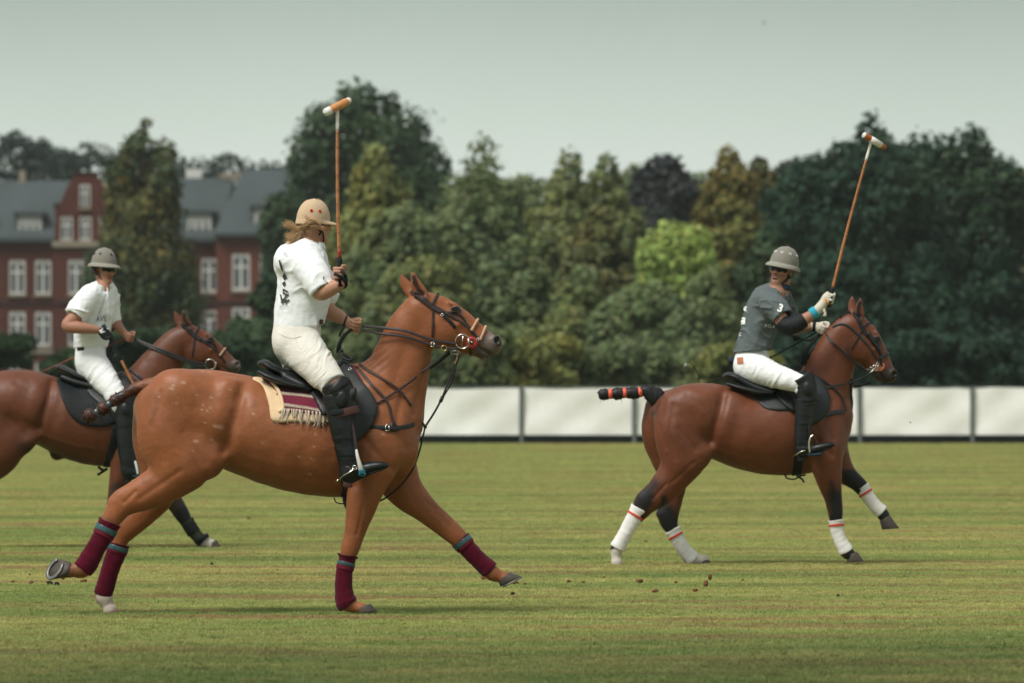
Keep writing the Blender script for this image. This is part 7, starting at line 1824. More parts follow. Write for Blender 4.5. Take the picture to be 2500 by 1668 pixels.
for p in ((789, 679), (797, 692), (803, 666)): dpatch([(p[0], p[1] - 4), (p[0] + 3, p[1] - 3), (p[0] + 3, p[1] + 4), (p[0], p[1] + 3)], M['print_dark'])
# breeches
brc = SDF()
brc.chain(A.rows([(728, 786, 0, 54, 56), (726, 800, 0, 57, 60), (723, 822, 0, 58, 65), (727, 848, 0, 55, 64)]), 0.03)
brc.chain(A.rows([(728, 836, -.075, 54, 44), (757, 874, -.165, 48, 43), (785, 906, -.245, 42, 37), (808, 932, -.30, 35, 32), (822, 950, -.33, 30, 28)]), 0.045)
brc.chain(A.rows([(722, 842, .085, 50, 46), (733, 880, .19, 44, 40), (752, 916, .28, 36, 34), (790, 948, .32, 28, 26)]), 0.045)
brc.ell(A.p(690, 838, -0.06), (0.05, 0.085, 0.07), None, 0.05)
n_ = A.p(822, 950, -.33) - A.p(785, 906, -.245); cut(brc, A, 815, 940, -.315, n_, 0.18)
def brd(V, N):
    y = V[:, 1]; px = V[:, 0] / y * FPX + 1250; py = HY - (V[:, 2] - EYE) / y * FPX
    t = (px - 727) * 0.62 + (py - 836) * 0.78                                                       # along the thigh
    v = (px - 727) * 0.78 - (py - 836) * 0.62
    g = ridged(np.stack([t / 16.0 + 0.012 * v + 1.1 * vnoise(np.stack([t / 42, v / 30, V[:, 1] * 3], 1)), v / 46, V[:, 1] * 5], 1), 2) * np.clip(0.55 + 1.0 * vnoise(np.stack([t / 34, v / 34, V[:, 1] * 3 + 5], 1)), 0.05, 1.4)
    k = np.clip(t / 25, 0.25, 1)
    return 0.0085 * g * k + 0.002 * fbm(V * 20, 2)
brO = solid('breeches', brc, 0.0055, M['breeches'], pA, disp=brd, sm=2)
brc.heightmap(1)
build('belt', tube(np.array([A.p(728, 797, 0) + np.array((math.cos(t) * 57 * A.m, math.sin(t) * 60 * A.m, 0.24 * math.cos(t) * 57 * A.m)) for t in np.linspace(-0.9, 0.3, 20)]), 0.017, 8, cap=True, flat=(.9, .35), up=(0, 0, 1)), M['brown'], pA)
build('belt_buckle', bevbox(A.p(783, 786, -.06), (0.03, 0.05, 0.03), 0.005), M['brown'], pA)
build('pocket_seam', tube(on_surface(A, brc, [(682, 815), (700, 823), (718, 826), (735, 822)], 0, 0.002, 4)[0], 0.0022, 5), M['breeches'], brO)
build('side_seam', tube(on_surface(A, brc, [(716, 812), (728, 842), (752, 880), (780, 918)], 0, 0.002, 5)[0], 0.0018, 5), M['breeches'], brO)
# boots, knee guard, spur
shaft = [(820, 960, -.335, 34, 32), (826, 985, -.342, 34, 32), (831, 1015, -.348, 32, 30), (838, 1055, -.355, 30, 28), (847, 1105, -.36, 26, 24), (852, 1135, -.362, 24, 22), (852, 1156, -.362, 22, 20)]
foot = [(850, 1160, -.362, 21, 18), (876, 1152, -.365, 18, 18), (905, 1142, -.37, 14, 17), (930, 1138, -.375, 10, 14), (943, 1137, -.375, 6, 8)]
btA = boot_set(A, shaft, foot, M['boot'], pA)
boot_set(A, [(q[0] - 6, q[1], -q[2], *q[3:]) for q in shaft], [(q[0] - 6, q[1], -q[2], *q[3:]) for q in foot], M['boot'], pA)
kg = SDF(); kg.chain(A.rows([(812, 928, -.318, 35, 33), (824, 948, -.330, 37, 35), (832, 972, -.340, 37, 35), (838, 1000, -.348, 36, 33), (842, 1020, -.350, 33, 31), (844, 1035, -.352, 31, 30)]), 0.02)
cut(kg, A, 815, 934, -.32, A.p(812, 928) - A.p(832, 972), 0.22); cut(kg, A, 841, 1016, -.35, (0.18, 0, -1), 0.22)
kg.ell(A.p(835, 975, -.432), (0.034, 0.016, 0.050), Matrix.Rotation(math.radians(6), 3, 'Y'), 0.008)
kg.ell(A.p(863, 963, -.385), (0.020, 0.03, 0.045), Matrix.Rotation(math.radians(10), 3, 'Y'), 0.012)
kgo = solid('knee_guard', kg, 0.0055, M['leather'], pA, disp=lambda V, N: 0.0015 * fbm(V * 22, 2), sm=2); kg.heightmap(1)
build('guard_flap', patch(A, hm_depth(A, kg, 0.002), [(804, 952), (812, 962), (826, 955), (845, 942), (856, 930), (846, 920), (834, 918), (822, 930), (808, 940)], 0.008, 5, 3, bulge=0.004), M['leather'], kgo)
C, N = on_surface(A, kg, [(814, 962), (832, 956), (850, 949)], 0, 0.008, 4); build('seam', tube(C, 0.0022, 5), M['strapm'], kgo)
C, N = on_surface(A, kg, [(822, 975), (824, 958), (838, 957), (848, 972), (846, 992), (836, 1000), (826, 993), (822, 976)], 0, 0.001, 4); build('seam', tube(C, 0.002, 5), M['pad'], kgo)
build('guard_strap', band(A, 842, 1007, -.349, 35.5, 33.5, (0.25, 1), 0.046, 0.006, arc=(-0.1, -2.4)), M['brown'], kgo)
build('guard_strap', band(A, 836, 1006, -.349, 36, 34, (0.1, 1), 0.034, 0.005), M['black'], kgo)
build('sock', uvsphere(A.p(808, 984, -.35), (0.020, 0.05, 0.036), Matrix.Rotation(math.radians(15), 3, 'Y')), M['breeches'], pA)
sp = build('spur', join(tube(free(A, [(866, 1144, -.425), (852, 1154, -.43), (838, 1162, -.41), (824, 1174, -.37)]), 0.0050, 8), tube([A.p(826, 1172, -.375), A.p(821, 1176, -.36)], 0.007, 8)), M['steel'], btA)
build('spur_buckle', buckle(A, shirtA, 0, 0, 0.6, 0.026, 0.020, C=A.p(866, 1142, -.43), N=np.array((0, -1.0, 0))), M['steel'], sp)
build('spur_strap', band(A, 858, 1146, -.363, 26, 24, (0.5, -1), 0.018, 0.004), M['strapm'], sp)
# helmet, hair
RA.helmet(M['helmet_tan'], M['helmet_tan'], 0.110, 0.094, 0.142, 0.016, 0.0, 0.020, pA, [(-128, 0.42), (-96, 0.42), (128, .42), (96, .42)], M['red_tape'], front=0.082, back=0.004, stripe=(-22, M['helmet_tan'], 0.016))
r = np.random.default_rng(31); gs = []; cc = []
def lock(R, rad, n, jit, cl):
    for k in range(n):
        o = jit * r.normal(size=3); pts = [np.array(q) + o * (0.35 + 0.9 * i / len(R)) + 0.004 * r.normal(size=3) for i, q in enumerate(R)]
        g = tube(spline(pts, 5), np.linspace(rad, rad * 0.22, (len(pts) - 1) * 5 + 1), 5, cap=False); gs.append(g); v = 0.65 + 0.6 * r.random(); cc.append(np.tile(np.array(cl) * v, (len(g[0]), 1)))
bl_, dk = (0.62, 0.41, 0.22), (0.36, 0.21, 0.10)
nape = A.p(738, 556, -.055)
lock([A.p(790, 560, -.11), A.p(766, 552, -.11), A.p(748, 556, -.09), nape], 0.003, 60, 0.010, dk)
lock([A.p(778, 545, -.10), A.p(762, 540, -.115), A.p(745, 548, -.10), nape], 0.003, 60, 0.010, bl_)
lock([A.p(742, 540, -.06), nape, A.p(722, 572, -.06), A.p(712, 592, -.06)], 0.0026, 170, 0.015, bl_)
lock([nape, A.p(724, 560, -.07), A.p(712, 552, -.08), A.p(697, 546, -.09)], 0.0020, 70, 0.011, bl_)
lock([nape, A.p(720, 566, -.07), A.p(712, 578, -.08), A.p(699, 574, -.09)], 0.0020, 50, 0.010, bl_)
lock([nape, A.p(728, 578, -.05), A.p(716, 590, -.05), A.p(706, 596, -.05)], 0.0024, 80, 0.013, bl_)
lock([A.p(790, 558, -.10), A.p(772, 540, -.12), A.p(752, 532, -.115), A.p(745, 526, -.115)], 0.0022, 12, 0.005, bl_)
lock([A.p(740, 548, 0), nape, A.p(738, 572, -.06), A.p(744, 580, -.05)], 0.004, 22, 0.014, dk)
g = join(*gs); build('hair', g, M['hair'], pA, cols=np.concatenate(cc))
build('ear_strap', tube(free(A, [(785, 552, -.085), (783, 568, -.09), (778, 574, -.088)]), 0.006, 8), M['black'], pA)
build('wrist_strap', join(band(A, 843, 783, .068, 14, 13, (0.95, 0.35), 0.010), tube(free(A, [(842, 796, .04), (832, 812, .03), (829, 822, .04)]), 0.006, 8, flat=(1, .4))), M['strapm'], pA)
mA, Cm = mallet(A, 'upright cane polo mallet with orange and white head held by the blond rider', (831, 680), (824, 270), -.305, -.25, (793, 276), (857, 243), 0.05,
    dict(cane=M['cane'], head=M['head_wood'], bands=[(0.0, 0.20, M['white_paint']), (0.86, 0.955, M['white_paint'])], nose=M['white_paint']), 'polo mallets', grip_len=0.125, white_from=0.87, red_at=True)
build('hand_strap', join(tube(free(A, [(829, 658, -.325), (840, 668, -.350), (845, 684, -.335), (843, 700, -.31), (836, 703, -.29)]), 0.0085, 8, flat=(1.2, .4)), tube(free(A, [(816, 668, -.345), (826, 673, -.36), (838, 682, -.35), (846, 696, -.32), (838, 706, -.29)]), 0.0085, 8, flat=(1.2, .4))), M['black'], mA)

# ================================================================== rider of the right-hand bay
RB = Rider(B, (1909, 661), -0.02, (-0.50, -0.86, 0.10), (0.22, 0.0, 1), 1.0); RB.lip = (0.30, 0.12, 0.095)
RB.head()
RB.skin((0.075, 0, -0.095), (0.030, 0.045, 0.035), (0.16, 0.085, 0.060), 0.55); RB.skin((0.098, 0, -0.044), (0.012, 0.028, 0.005), (0.10, 0.055, 0.042), 0.7); RB.skin((0.03, -0.055, -0.07), (0.04, 0.02, 0.04), (0.16, 0.085, 0.060), 0.45); RB.skin((0.03, 0.055, -0.07), (0.04, 0.02, 0.04), (0.16, 0.085, 0.060), 0.45)
RB.ch([(1915, 672, .01, 16, 16), (1911, 700, .01, 16, 17), (1901, 725, 0, 18, 20)], 0.02)
RB.ch([(1893, 718, 0, 28, 44), (1876, 750, 0, 40, 50), (1858, 795, 0, 38, 44), (1838, 850, 0, 28, 32), (1832, 890, 0, 30, 36)], 0.04)
RB.ch([(1908, 702, -.03, 12), (1911, 722, -.055, 11), (1909, 742, -.06, 12)], 0.02)
RB.ch([(1870, 737, -.15, 20), (1900, 770, -.25, 18), (1922, 797, -.28, 17), (1944, 790, -.295, 16), (1970, 777, -.30, 14), (1992, 760, -.30, 10)], 0.02)
RB.ch([(1915, 728, .15, 20), (1925, 775, .2, 17), (1936, 802, .16, 15), (1960, 799, .09, 13), (1986, 797, .05, 9)], 0.02)
RB.ch([(1834, 900, -.09, 30), (1880, 916, -.19, 24), (1947, 940, -.335, 10), (1962, 1010, -.355, 12), (1958, 1090, -.365, 11)], 0.03)
RB.ch([(1834, 900, .09, 30), (1880, 916, .19, 26), (1947, 938, .32, 17), (1962, 1010, .355, 14), (1958, 1090, .365, 11)], 0.03)
pB = thing('person', 'rider in grey helmet, sunglasses and slate grey shirt number 3 looking back', 'person', B.p(1860, 920, 0), 'polo players on horseback')
RB.finish(pB, 0.0048, (0.37, 0.185, 0.118))
RB.glasses(pB)
RB.helmet(M['helmet_grey'], M['helmet_brim'], 0.122, 0.114, 0.152, 0.046, 0.016, 0.030, pB, [(50, 0.62), (8, 0.60), (-32, 0.60), (-75, .6), (95, .6), (140, .6), (180, .6)], M['white_paint'], front=0.024, back=0.010, stripe=(-100, M['navy'], 0.022))
g_ = []; c_ = []
shB = SDF()
shB.chain(B.rows([(1833, 880, 0, 45, 50), (1837, 860, 0, 45, 50), (1847, 822, 0, 42, 50), (1859, 785, 0, 45, 54), (1873, 750, 0, 47, 58), (1886, 726, 0, 36, 48), (1900, 709, 0, 18, 22)]), 0.03)
shB.chain(B.rows([(1872, 737, -.13, 29, 32), (1893, 752, -.21, 31, 28), (1912, 778, -.268, 27, 25), (1920, 790, -.285, 26, 24)]), 0.04)
shB.chain(B.rows([(1911, 738, .14, 27, 28), (1922, 760, .2, 27, 25), (1926, 785, .2, 25, 24)]), 0.04)
shB.ell(B.p(1904, 696, 0.0), (0.054, 0.060, 0.055), None, 0.006, -1)
shB.ell(B.p(1911, 719, -0.135), (0.014, 0.06, 0.044), Matrix.Rotation(math.radians(-6), 3, 'Y'), 0.006, -1)
cut(shB, B, 1909, 777, -.265, B.p(1920, 790, -.285) - B.p(1889, 748, -.20), 0.135)
shB.chain(B.rows([(1903, 768, -.25, 21, 19), (1922, 792, -.29, 23, 21)]), 0.004, mode=-1)
c = B.p(1835, 858, 0); shB.half(c, (0.10, 0, -1), c + (-0.3, -0.3, -0.17), c + (0.3, 0.3, 0.05))
shBo = solid('shirt', shB, 0.006, M['shirt_grey'], pB, disp=cloth_disp(0.0150, 8.5, [(0.5, 0.1, 0.9), (1, 0, -0.45)], 8), sm=2); shB.heightmap(1)
collar(RB, B.p(1906, 703, 0.005), (0.20, -0.05, 1), 0.066, 0.034, M['navy_shirt'] if 'navy_shirt' in M else M['shirt_grey'], pB, gap=0.9, flare=0.020, start=4.9)
dB = hm_depth(B, shB, 0.012)
text_mesh('print', '3', B, dB, 1905, 753, 19, 20, M['print_white'], shBo, 0.006, 0.0, 0.95, 0.035)
text_mesh('print', 'ATLANTIC', B, dB, 1892, 799, 8, 9, M['print_white'], shBo, 0.005, 0.0, 1.0)
text_mesh('print', 'HOTEL', B, dB, 1899, 811, 3.6, 9, M['print_white'], shBo, 0.005) if False else None
for poly in ([(1817, 749), (1823, 748), (1823, 766), (1818, 761), (1815, 755)], [(1812, 775), (1820, 776), (1819, 792), (1808, 792), (1810, 782)]):
    build('print', patch(B, hm_depth(B, shB, 0.014), poly, 0.0015, 3.0, 3, closed_spline=False), M['print_white'], shBo, smooth=False)
text_mesh('print', 'C', B, dB, 1807, 817, 8, 0, M['print_white'], shBo, 0.006, 0.0, 0.7, 0.02)
jn = SDF()
jn.chain(B.rows([(1837, 862, 0, 37, 41), (1835, 878, 0, 41, 45), (1832, 895, 0, 40, 50), (1834, 908, 0, 36, 48)]), 0.03)
jn.chain(B.rows([(1836, 898, -.085, 38, 36), (1872, 911, -.175, 33, 32), (1912, 924, -.26, 27, 27), (1944, 934, -.315, 22, 22), (1962, 940, -.335, 19, 19)]), 0.04)
jn.chain(B.rows([(1836, 898, .085, 38, 36), (1872, 911, .175, 33, 32), (1912, 924, .26, 27, 27), (1944, 934, .315, 22, 22), (1962, 940, .335, 19, 19)]), 0.04)
jn.ell(B.p(1812, 895, -0.04), (0.05, 0.09, 0.06), None, 0.05)
def jnd(V, N):
    y = V[:, 1]; px = V[:, 0] / y * FPX + 1250; py = HY - (V[:, 2] - EYE) / y * FPX
    t = (px - 1836) * 0.95 + (py - 898) * 0.32; v = (py - 898) * 0.95 - (px - 1836) * 0.32
    return 0.0065 * ridged(np.stack([t / 15.0 + 0.015 * v + 0.5 * vnoise(np.stack([t / 30, v / 40, 0 * t], 1)), v / 60, V[:, 1] * 4], 1), 2) * np.clip(t / 30, 0.3, 1) + 0.0015 * fbm(V * 20, 2)
jno = solid('jeans', jn, 0.0055, M['jeans'], pB, disp=jnd, sm=2); jn.heightmap(1)
build('waist_patch', patch(B, hm_depth(B, jn, 0.009), [(1799, 873), (1814, 872), (1815, 888), (1800, 889)], 0.003, 4, 3, closed_spline=False), M['tan_leather'], jno, smooth=False)
build('pocket_seam', tube(on_surface(B, jn, [(1818, 878), (1822, 900), (1836, 912), (1846, 896), (1844, 876)], 0, 0.0015, 4)[0], 0.0016, 5), M['jeans'], jno)
build('shirt_tail', uvsphere(B.p(1786, 880, .05), (0.030, 0.06, 0.034)), M['navy'], pB)
shaft = [(1963, 972, -.352, 22, 21), (1964, 990, -.355, 22, 21), (1961, 1030, -.360, 20.5, 19), (1957, 1070, -.365, 17, 17), (1958, 1092, -.366, 16, 15)]
foot = [(1957, 1104, -.366, 15, 13), (1976, 1101, -.37, 13, 14), (2000, 1094, -.375, 10.5, 13), (2022, 1088, -.38, 7.5, 11), (2034, 1086, -.38, 4.5, 7)]
btB = boot_set(B, shaft, foot, M['boot'], pB)
boot_set(B, [(q[0], q[1], -q[2], *q[3:]) for q in shaft], [(q[0], q[1], -q[2], *q[3:]) for q in foot], M['boot'], pB)
kg = SDF(); kg.chain(B.rows([(1954, 918, -.328, 23, 23), (1964, 930, -.338, 25, 24), (1969, 950, -.346, 25.5, 24), (1970, 972, -.352, 24, 23), (1970, 992, -.355, 23, 22), (1970, 1004, -.355, 22, 21)]), 0.02)
cut(kg, B, 1956, 920, -.33, (-0.7, 0, 1), 0.2); cut(kg, B, 1970, 992, -.355, (0.12, 0, -1), 0.2)
kg.ell(B.p(1972, 950, -.425), (0.036, 0.016, 0.052), None, 0.01)
kgo = solid('knee_guard', kg, 0.0055, M['leather'], pB, disp=lambda V, N: 0.0015 * fbm(V * 22, 2), sm=2)
build('guard_strap', band(B, 1969, 978, -.353, 24.5, 23.5, (0.05, 1), 0.030, 0.005), M['black'], kgo)
build('guard_strap', band(B, 1960, 926, -.335, 25.5, 24.5, (0.5, 1), 0.040, 0.006), M['leather'], kgo)
build('sock', uvsphere(B.p(1947, 952, -.345), (0.020, 0.04, 0.032), Matrix.Rotation(math.radians(15), 3, 'Y')), M['jeans'], pB)
build('spur', tube(free(B, [(1966, 1100, -.425), (1955, 1103, -.425), (1944, 1110, -.40), (1938, 1112, -.37)]), 0.0050, 8), M['steel'], btB)
build('spur_strap', band(B, 1965, 1095, -.366, 17.5, 16.5, (0.5, -1), 0.016, 0.004), M['leather'], btB)
ep = SDF(); ep.chain(B.rows([(1904, 782, -.263, 20, 19), (1922, 797, -.283, 22, 21), (1944, 791, -.296, 21, 20), (1962, 782, -.30, 18, 17), (1970, 778, -.30, 16, 15)]), 0.02)
cut(ep, B, 1904, 782, -.26, (-0.8, 0, 0.6), 0.18); cut(ep, B, 1965, 780, -.30, (0.85, 0, 0.5), 0.18); ep.ell(B.p(1932, 796, -.35), (0.055, 0.018, 0.036), None, 0.012)
solid('elbow_pad', ep, 0.0055, M['pad'], pB, disp=lambda V, N: 0.003 * fbm(V * 18, 2), sm=2)
build('wristband', band(B, 1987, 764, -.30, 13.4, 12.4, (0.82, -0.58), 0.050, 0.007), M['turq'], pB)
g1 = SDF(); RB.hand(g1, B.p(2027, 730, -.30), (0.245, 0.02, 0.97), (-0.95, 0.2, -0.1), B.p(2000, 754, -.30), 1.22); g1.chain(B.rows([(1993, 760, -.30, 11.5, 10.5), (2003, 750, -.30, 12, 10.5), (2012, 741, -.30, 11, 10)]), 0.012)
gv = solid('glove', g1, 0.0042, M['glove'], pB, sm=1); g1.heightmap(0)
for i in range(4):
    h = (0.029, 0.010, -0.009, -0.027)[i]; d = nrm((0.245, 0.02, 0.97)); e1 = nrm(np.array((-0.95, 0.2, -0.1)) - d * (d @ np.array((-0.95, 0.2, -0.1)))); e2 = np.cross(d, e1)
    a = math.radians(108); build('knuckle_pad', uvsphere(B.p(2027, 730, -.30) + d * h + (e1 * math.cos(a) + e2 * math.sin(a)) * 0.040, (0.013, 0.010, 0.009)), M['pad'] if i % 2 else M['print_white'], gv)
build('orange_panel', patch(B, hm_depth(B, g1, 0.001), [(2014, 735), (2019, 730), (2026, 748), (2024, 754), (2019, 748)], 0.003, 3, 3), M['orange_trim'], gv)
build('cuff_tab', patch(B, lambda pv: np.full(len(pv), B.Y - .325), [(2009, 757), (2014, 754), (2018, 766), (2017, 773), (2009, 771), (2012, 766)], 0.004, 4, 3), M['glove'], gv)
g2 = SDF(); RB.hand(g2, B.p(2012, 803, .03), (0.35, -0.45, 0.82), (-0.95, 0.1, 0.25), B.p(1993, 798, .05), 1.18); g2.chain(B.rows([(1984, 797, .055, 10.5, 10), (1996, 798, .05, 11, 10)]), 0.012)
gv2 = solid('glove', g2, 0.0042, M['glove'], pB, sm=1)
build('cuff', band(B, 1987, 797.5, .053, 11.6, 11.2, (0.98, 0.1), 0.026, 0.005), M['black'], gv2)
mallet(B, 'slanted cane polo mallet with white and orange head raised by the grey-shirted rider', (2025, 736), (2127, 346), -.30, -.22, (2108, 329), (2163, 362), 0.05,
    dict(cane=M['cane'], head=M['head_orange'], bands=[(0.0, 0.05, M['white_paint']), (0.30, 0.78, M['white_paint'])], nose=M['white_paint']), 'polo mallets', grip_len=0.11, white_from=0.87)
wh = thing('riding_whip', 'thin black whip with curled tip behind the grey-shirted rider', 'riding whip', B.p(1860, 880, .09), 'riding whips')
build('shaft', tube(free(B, [(2012, 800, .04), (1976, 821, .07), (1883, 872, .10), (1769, 921, .10), (1719, 937, .10)]), np.linspace(0.0065, 0.004, 25), 8), M['black'], wh)
build('tip', tube(free(B, [(1719, 937, .10), (1708, 936, .10), (1704, 915, .10), (1694, 896, .10), (1681, 884, .10), (1673, 888, .10)]), np.linspace(0.004, 0.0025, 31), 6), M['leather'], wh)
build('keeper', patch(B, lambda pv: np.full(len(pv), B.Y + .10), [(1675, 886), (1679, 894), (1671, 897), (1670, 891)], 0.004, 3, 3, closed_spline=False), M['print_grey'], wh)

# ================================================================== rider of the dark bay
RD = Rider(Dk, (254, 659), -0.01, (0.74, -0.68, -0.06), (0.05, 0.02, 1), 0.98); RD.lip = (0.32, 0.12, 0.095)
RD.head()
RD.ch([(250, 668, 0, 15, 15), (250, 690, 0, 14.5, 15), (246, 712, 0, 17, 18)], 0.025)
RD.ch([(244, 712, 0, 24, 38), (236, 745, 0, 32, 44), (226, 790, 0, 34, 40), (222, 840, 0, 27, 31), (222, 875, 0, 28, 34)], 0.04)
RD.ch([(252, 690, -.03, 14), (255, 708, -.065, 13), (253, 726, -.06, 15)], 0.02)
RD.ch([(222, 720, -.14, 18), (192, 765, -.24, 17), (166, 794, -.27, 16), (192, 800, -.295, 15), (215, 803, -.295, 12.5), (238, 806, -.28, 9)], 0.02)
RD.ch([(266, 722, .13, 19), (277, 775, .2, 16), (286, 796, .15, 14), (302, 813, .08, 9)], 0.02)
RD.ch([(222, 890, -.09, 30), (250, 920, -.18, 24), (284, 970, -.325, 11), (304, 1030, -.34, 14), (314, 1130, -.355, 11)], 0.03)
RD.ch([(222, 890, .09, 30), (250, 920, .18, 26), (284, 968, .31, 17), (304, 1030, .34, 14), (314, 1130, .355, 11)], 0.03)
RD.hand(RD.s, Dk.p(320, 824, .05), (0.25, -0.3, 0.9), (-0.95, 0.2, 0.2), Dk.p(304, 814, .075), 0.98)
pD = thing('person', 'young rider in grey brimmed helmet, sunglasses and white shirt at the left', 'person', Dk.p(235, 900, 0), 'polo players on horseback')
RD.finish(pD, 0.0048, (0.36, 0.175, 0.110))
RD.glasses(pD)
RD.helmet(M['helmet_grey'], M['helmet_brim'], 0.118, 0.112, 0.152, 0.048, 0.022, 0.028, pD, [(-110, 0.58), (-68, 0.60), (-5, 0.60), (45, .6), (110, .6), (180, .6)], M['navy'], front=0.026, back=0.0, stripe=(-125, M['navy'], 0.014))
g = tube(free(Dk, [(228, 650, -.06), (229, 660, -.07), (233, 668, -.075)]), 0.02, 8); build('hair', g, M['hair'], pD, cols=np.tile((0.03, 0.02, 0.015), (len(g[0]), 1)))
shD = SDF()
shD.chain(Dk.rows([(221, 862, 0, 37, 42), (221, 845, 0, 38, 43), (222, 815, 0, 44, 48), (229, 775, 0, 44, 50), (238, 744, 0, 40, 52), (244, 720, 0, 32, 46), (249, 702, 0, 17, 22)]), 0.03)
shD.chain(Dk.rows([(224, 720, -.13, 27, 28), (206, 740, -.20, 28, 26), (184, 770, -.248, 25, 24), (176, 781, -.26, 24, 23)]), 0.04)
shD.chain(Dk.rows([(262, 716, .13, 27, 27), (272, 760, .18, 22, 22), (276, 782, .19, 20, 20)]), 0.04)
shD.ell(Dk.p(250, 690, -0.005), (0.054, 0.060, 0.055), None, 0.006, -1); shD.ell(Dk.p(256, 706, -0.125), (0.018, 0.05, 0.036), Matrix.Rotation(math.radians(-10), 3, 'Y'), 0.006, -1)
cut(shD, Dk, 182, 772, -.25, Dk.p(176, 781, -.26) - Dk.p(206, 740, -.20), 0.135); shD.chain(Dk.rows([(188, 764, -.24, 20, 19), (170, 790, -.27, 22, 21)]), 0.004, mode=-1)
c = Dk.p(221, 848, 0); shD.half(c, (0.06, 0, -1), c + (-0.3, -0.3, -0.17), c + (0.3, 0.3, 0.05))
shDo = solid('shirt', shD, 0.006, M['shirt'], pD, disp=cloth_disp(0.0200, 8.0, [(0.5, 0.1, 0.8), (1, 0, -0.25)], 17), sm=2); shD.heightmap(1)
collar(RD, Dk.p(249, 699, 0.0), (0.12, -0.08, 1), 0.060, 0.032, M['shirt'], pD, gap=0.9, flare=0.020, start=4.9)
dD = hm_depth(Dk, shD, 0.014)
text_mesh('print', 'AVE', Dk, dD, 247, 779, 15, -6, M['print_dark'], shDo, 0.007, 0.15, 0.75)
build('placket', tube(on_surface(Dk, shD, [(258, 716), (252, 735), (248, 750), (240, 768)], 0, 0.004, 4)[0], 0.0035, 5), M['print_grey'], shDo)
bj = SDF()
bj.chain(Dk.rows([(222, 846, 0, 36, 40), (221, 862, 0, 37, 42), (221, 885, 0, 38, 46), (224, 898, 0, 36, 46)]), 0.03)
bj.chain(Dk.rows([(226, 888, -.085, 37, 36), (250, 920, -.165, 33, 32), (274, 952, -.25, 27, 27), (289, 978, -.305, 23, 23), (296, 992, -.32, 21, 21)]), 0.04)
bj.chain(Dk.rows([(226, 888, .085, 37, 36), (250, 920, .165, 33, 32), (274, 952, .25, 27, 27), (289, 978, .305, 23, 23)]), 0.04)
def bjd(V, N):
    y = V[:, 1]; px = V[:, 0] / y * FPX + 1250; py = HY - (V[:, 2] - EYE) / y * FPX
    t = (px - 222) * 0.6 + (py - 885) * 0.8; v = (px - 222) * 0.8 - (py - 885) * 0.6
    return 0.0075 * ridged(np.stack([t / 13.0 + 0.015 * v + 0.5 * vnoise(np.stack([t / 30, v / 40, 0 * t], 1)), v / 60, V[:, 1] * 4], 1), 2) * np.clip((t + 30) / 40, 0.3, 1)
solid('breeches', bj, 0.0055, M['jeans'], pD, disp=bjd, sm=2)
build('belt', band(Dk, 222, 851, 0, 38.5, 43.5, (0.06, 1), 0.028, 0.004, arc=(-2.55, -1.95)), M['black'], pD)
shaft = [(303, 1020, -.342, 23, 21), (305, 1040, -.345, 22.5, 21), (307, 1080, -.350, 22, 20), (311, 1125, -.355, 19, 18), (313, 1150, -.357, 18, 17)]
foot = [(314, 1158, -.358, 16, 14), (334, 1155, -.36, 13, 14), (356, 1149, -.365, 10, 13), (372, 1145, -.37, 6, 9)]
boot_set(Dk, shaft, foot, M['boot'], pD)
boot_set(Dk, [(q[0], q[1], -q[2], *q[3:]) for q in shaft], [(q[0], q[1], -q[2], *q[3:]) for q in foot], M['boot'], pD)
kg = SDF(); kg.chain(Dk.rows([(292, 962, -.318, 23, 23), (301, 978, -.330, 25, 24), (306, 1000, -.338, 25, 24), (306, 1025, -.342, 24, 23), (306, 1045, -.345, 23, 22), (306, 1056, -.345, 22, 21)]), 0.02)
cut(kg, Dk, 296, 968, -.325, (-0.5, 0, 1), 0.2); cut(kg, Dk, 306, 1044, -.345, (0.1, 0, -1), 0.2); kg.ell(Dk.p(306, 1000, -.422), (0.034, 0.016, 0.05), None, 0.01)
solid('knee_guard', kg, 0.0055, M['leather'], pD, sm=2)
g1 = SDF(); RD.hand(g1, Dk.p(262, 815, -.27), (0.46, 0.05, -0.88), (-0.85, 0.2, -0.4), Dk.p(243, 807, -.28), 1.15)
gv = solid('glove', g1, 0.0045, M['black'], pD, sm=1); g1.heightmap(0)
build('white_panel', patch(Dk, hm_depth(Dk, g1, 0.001), [(242, 808), (252, 801), (262, 801), (266, 806), (256, 811), (246, 814)], 0.003, 3, 3), M['print_white'], gv)
build('wrist_strap', band(Dk, 283, 800, .15, 15, 14, (0.6, 0.8), 0.012), M['black'], pD)
mallet(Dk, 'lowered cane polo mallet of the rider at the left, its head behind the chestnut', (258, 806), (412, 1118), -.27, -.34, (388, 1128), (432, 1104), 0.06,
    dict(cane=M['cane'], head=M['head_wood'], bands=[(0.0, 0.15, M['white_paint'])]), 'polo mallets', grip_len=0.30, white_from=0.90)
wh = thing('riding_whip', 'thin red whip trailing behind the rider at the left', 'riding whip', Dk.p(180, 880, .08), 'riding whips')
build('shaft', tube(free(Dk, [(316, 822, .07), (262, 846, .1), (184, 872, .12), (120, 900, .12), (66, 924, .12)]), np.linspace(0.0055, 0.003, 25), 8), M['cane_red'], wh)
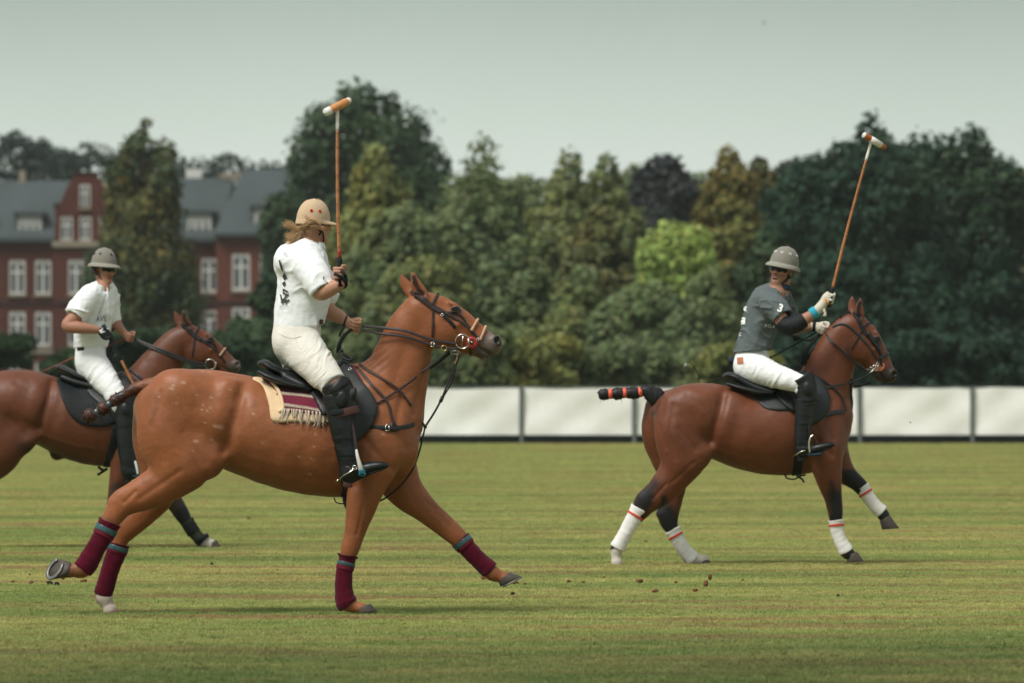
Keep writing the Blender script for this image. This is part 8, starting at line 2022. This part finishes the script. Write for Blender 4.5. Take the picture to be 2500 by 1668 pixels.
# ------------------------------------------------------------------ turf clods thrown up by the hooves
def clod(px, py, rpx, m, label, Y=None, seed=0, flat=0.62):
    Y = Y or EYE * FPX / (py - HY)
    r = np.random.default_rng(seed + 900); V, F = uvsphere((0, 0, 0), 1.0, nu=14, nv=9)
    V = V * (1 + 0.55 * fbm(V * 1.5 + seed * 3.1, 2) + 0.30 * fbm(V * 3.2 + seed, 2))[:, None] * np.array((1.0, 0.8, flat)) * rpx * Y / FPX
    a = r.random() * 3.1; c, s_ = math.cos(a), math.sin(a); V = V @ np.array(((c, -s_, 0), (s_, c, 0), (0, 0, 1))).T
    p = P(px, py, Y) + ((0, 0, 0.028) if py / 1.0 > 0 and flat < 1 else (0, 0, 0))
    o = build('turf_clod', (V + p, F), m, None, loc=p)
    tag(o, label, 'turf clod', 'clods of turf on the field')
CL = [(31, 1430, 4, 'c', 'small brown clod at far left near the border of the grass'), (76, 1432, 7, 'c', 'brown clod left of the two dark clods'), (121, 1434, 8, 'd', 'larger of the two dark clods below the lifted hoof'), (139, 1435, 7, 'd', 'smaller dark clod right below the lifted hoof'), (204, 1429, 8, 'c', 'rusty brown clod between the lifted hoof and the maroon hind bandage'), (154, 1422, 4, 'c', 'tiny brown clod just under the lifted hoof'),
      (73, 1412, 3, 'd', 'tiny dark crumb above the brown clods at the left'), (517, 1385, 4, 'd', 'dark crumb between hind and fore legs of the chestnut'), (677, 1400, 3, 'c', 'orange crumb left of the planted maroon foreleg'), (1180, 1421, 6, 'c', 'brown clod left of the outstretched fore hoof'), (1258, 1433, 8, 'c', 'crumbly brown clod right under the outstretched hoof'), (1282, 1435, 4, 'c', 'small crumb beside the clod under the outstretched hoof'), (1252, 1459, 5, 'd', 'dark red clod lowest below the outstretched hoof'),
      (1388, 1428, 5, 'c', 'flat crumb at mid field right of the outstretched hoof'), (1425, 1431, 5, 'c', 'brown crumb left of the large mid-field clod'), (1474, 1419, 4, 'c', 'small crumb above the large mid-field clod'), (1561, 1429, 9, 'c', 'largest rusty clod below the bay hind hooves'), (1600, 1454, 8, 'c', 'reddish crumbly clod lowest below the bay hind hooves'), (1650, 1431, 4, 'c', 'tiny crumb right of the largest rusty clod'), (1697, 1451, 7, 'c', 'flat brown clod between the bay fore and hind legs'), (1813, 1425, 3, 'd', 'dark crumb below the bay belly'), (2046, 1464, 4, 'd', 'tiny dark crumb low on the right'),
      (606, 1272, 5, 'c', 'small brown clod far back behind the chestnut belly'), (1576, 1329, 4, 'c', 'small far clod between the bay hind legs')]
for i, (px, py, r_, k, lb) in enumerate(CL): clod(px, py, r_ * 1.05, M['clod' if k == 'c' else 'clod_dark'], lb, seed=i)
# two clods still in the air
clod(1733, 1408, 5, M['clod'], 'upper flying brown clod below the bay', Y=39.5, seed=51, flat=1.5); clod(1723, 1426, 6, M['clod'], 'lower flying brown clod below the bay', Y=39.5, seed=52, flat=1.5)
# a fly and a distant bird
def critter(name, label, px, py, Y, s, cat):
    p = P(px, py, Y); R = uvsphere(p, (s, s * 0.4, s * 0.35), nu=10, nv=6)
    w1 = (np.array([p, p + (s * 0.3, -s * 0.2, 0), p + (-s * 0.8, -s * 1.5, s * 0.9), p + (-s * 0.1, -s * 1.2, s * 0.7)]), [[0, 1, 3, 2]]); w2 = (np.array([p, p + (s * 0.3, s * 0.2, 0), p + (-s * 0.8, s * 1.5, s * 0.9), p + (-s * 0.1, s * 1.2, s * 0.7)]), [[0, 1, 3, 2]])
    tag(build(name, join(R, w1, w2), M['black'], None, loc=p), label, cat)
critter('bird', 'tiny dark bird high in the grey sky', 1866, 57, 300.0, 0.09, 'bird')
critter('fly', 'tiny dark fly in front of the right-hand fence panel', 2223, 1032, 42.0, 0.008, 'fly')
# ------------------------------------------------------------------ thin haze over the far trees
hz = build('haze', box((0, 2070, 14.5), (3640, 4290, 33)), M['haze'], smooth=False)
tag(hz, kind='stuff')
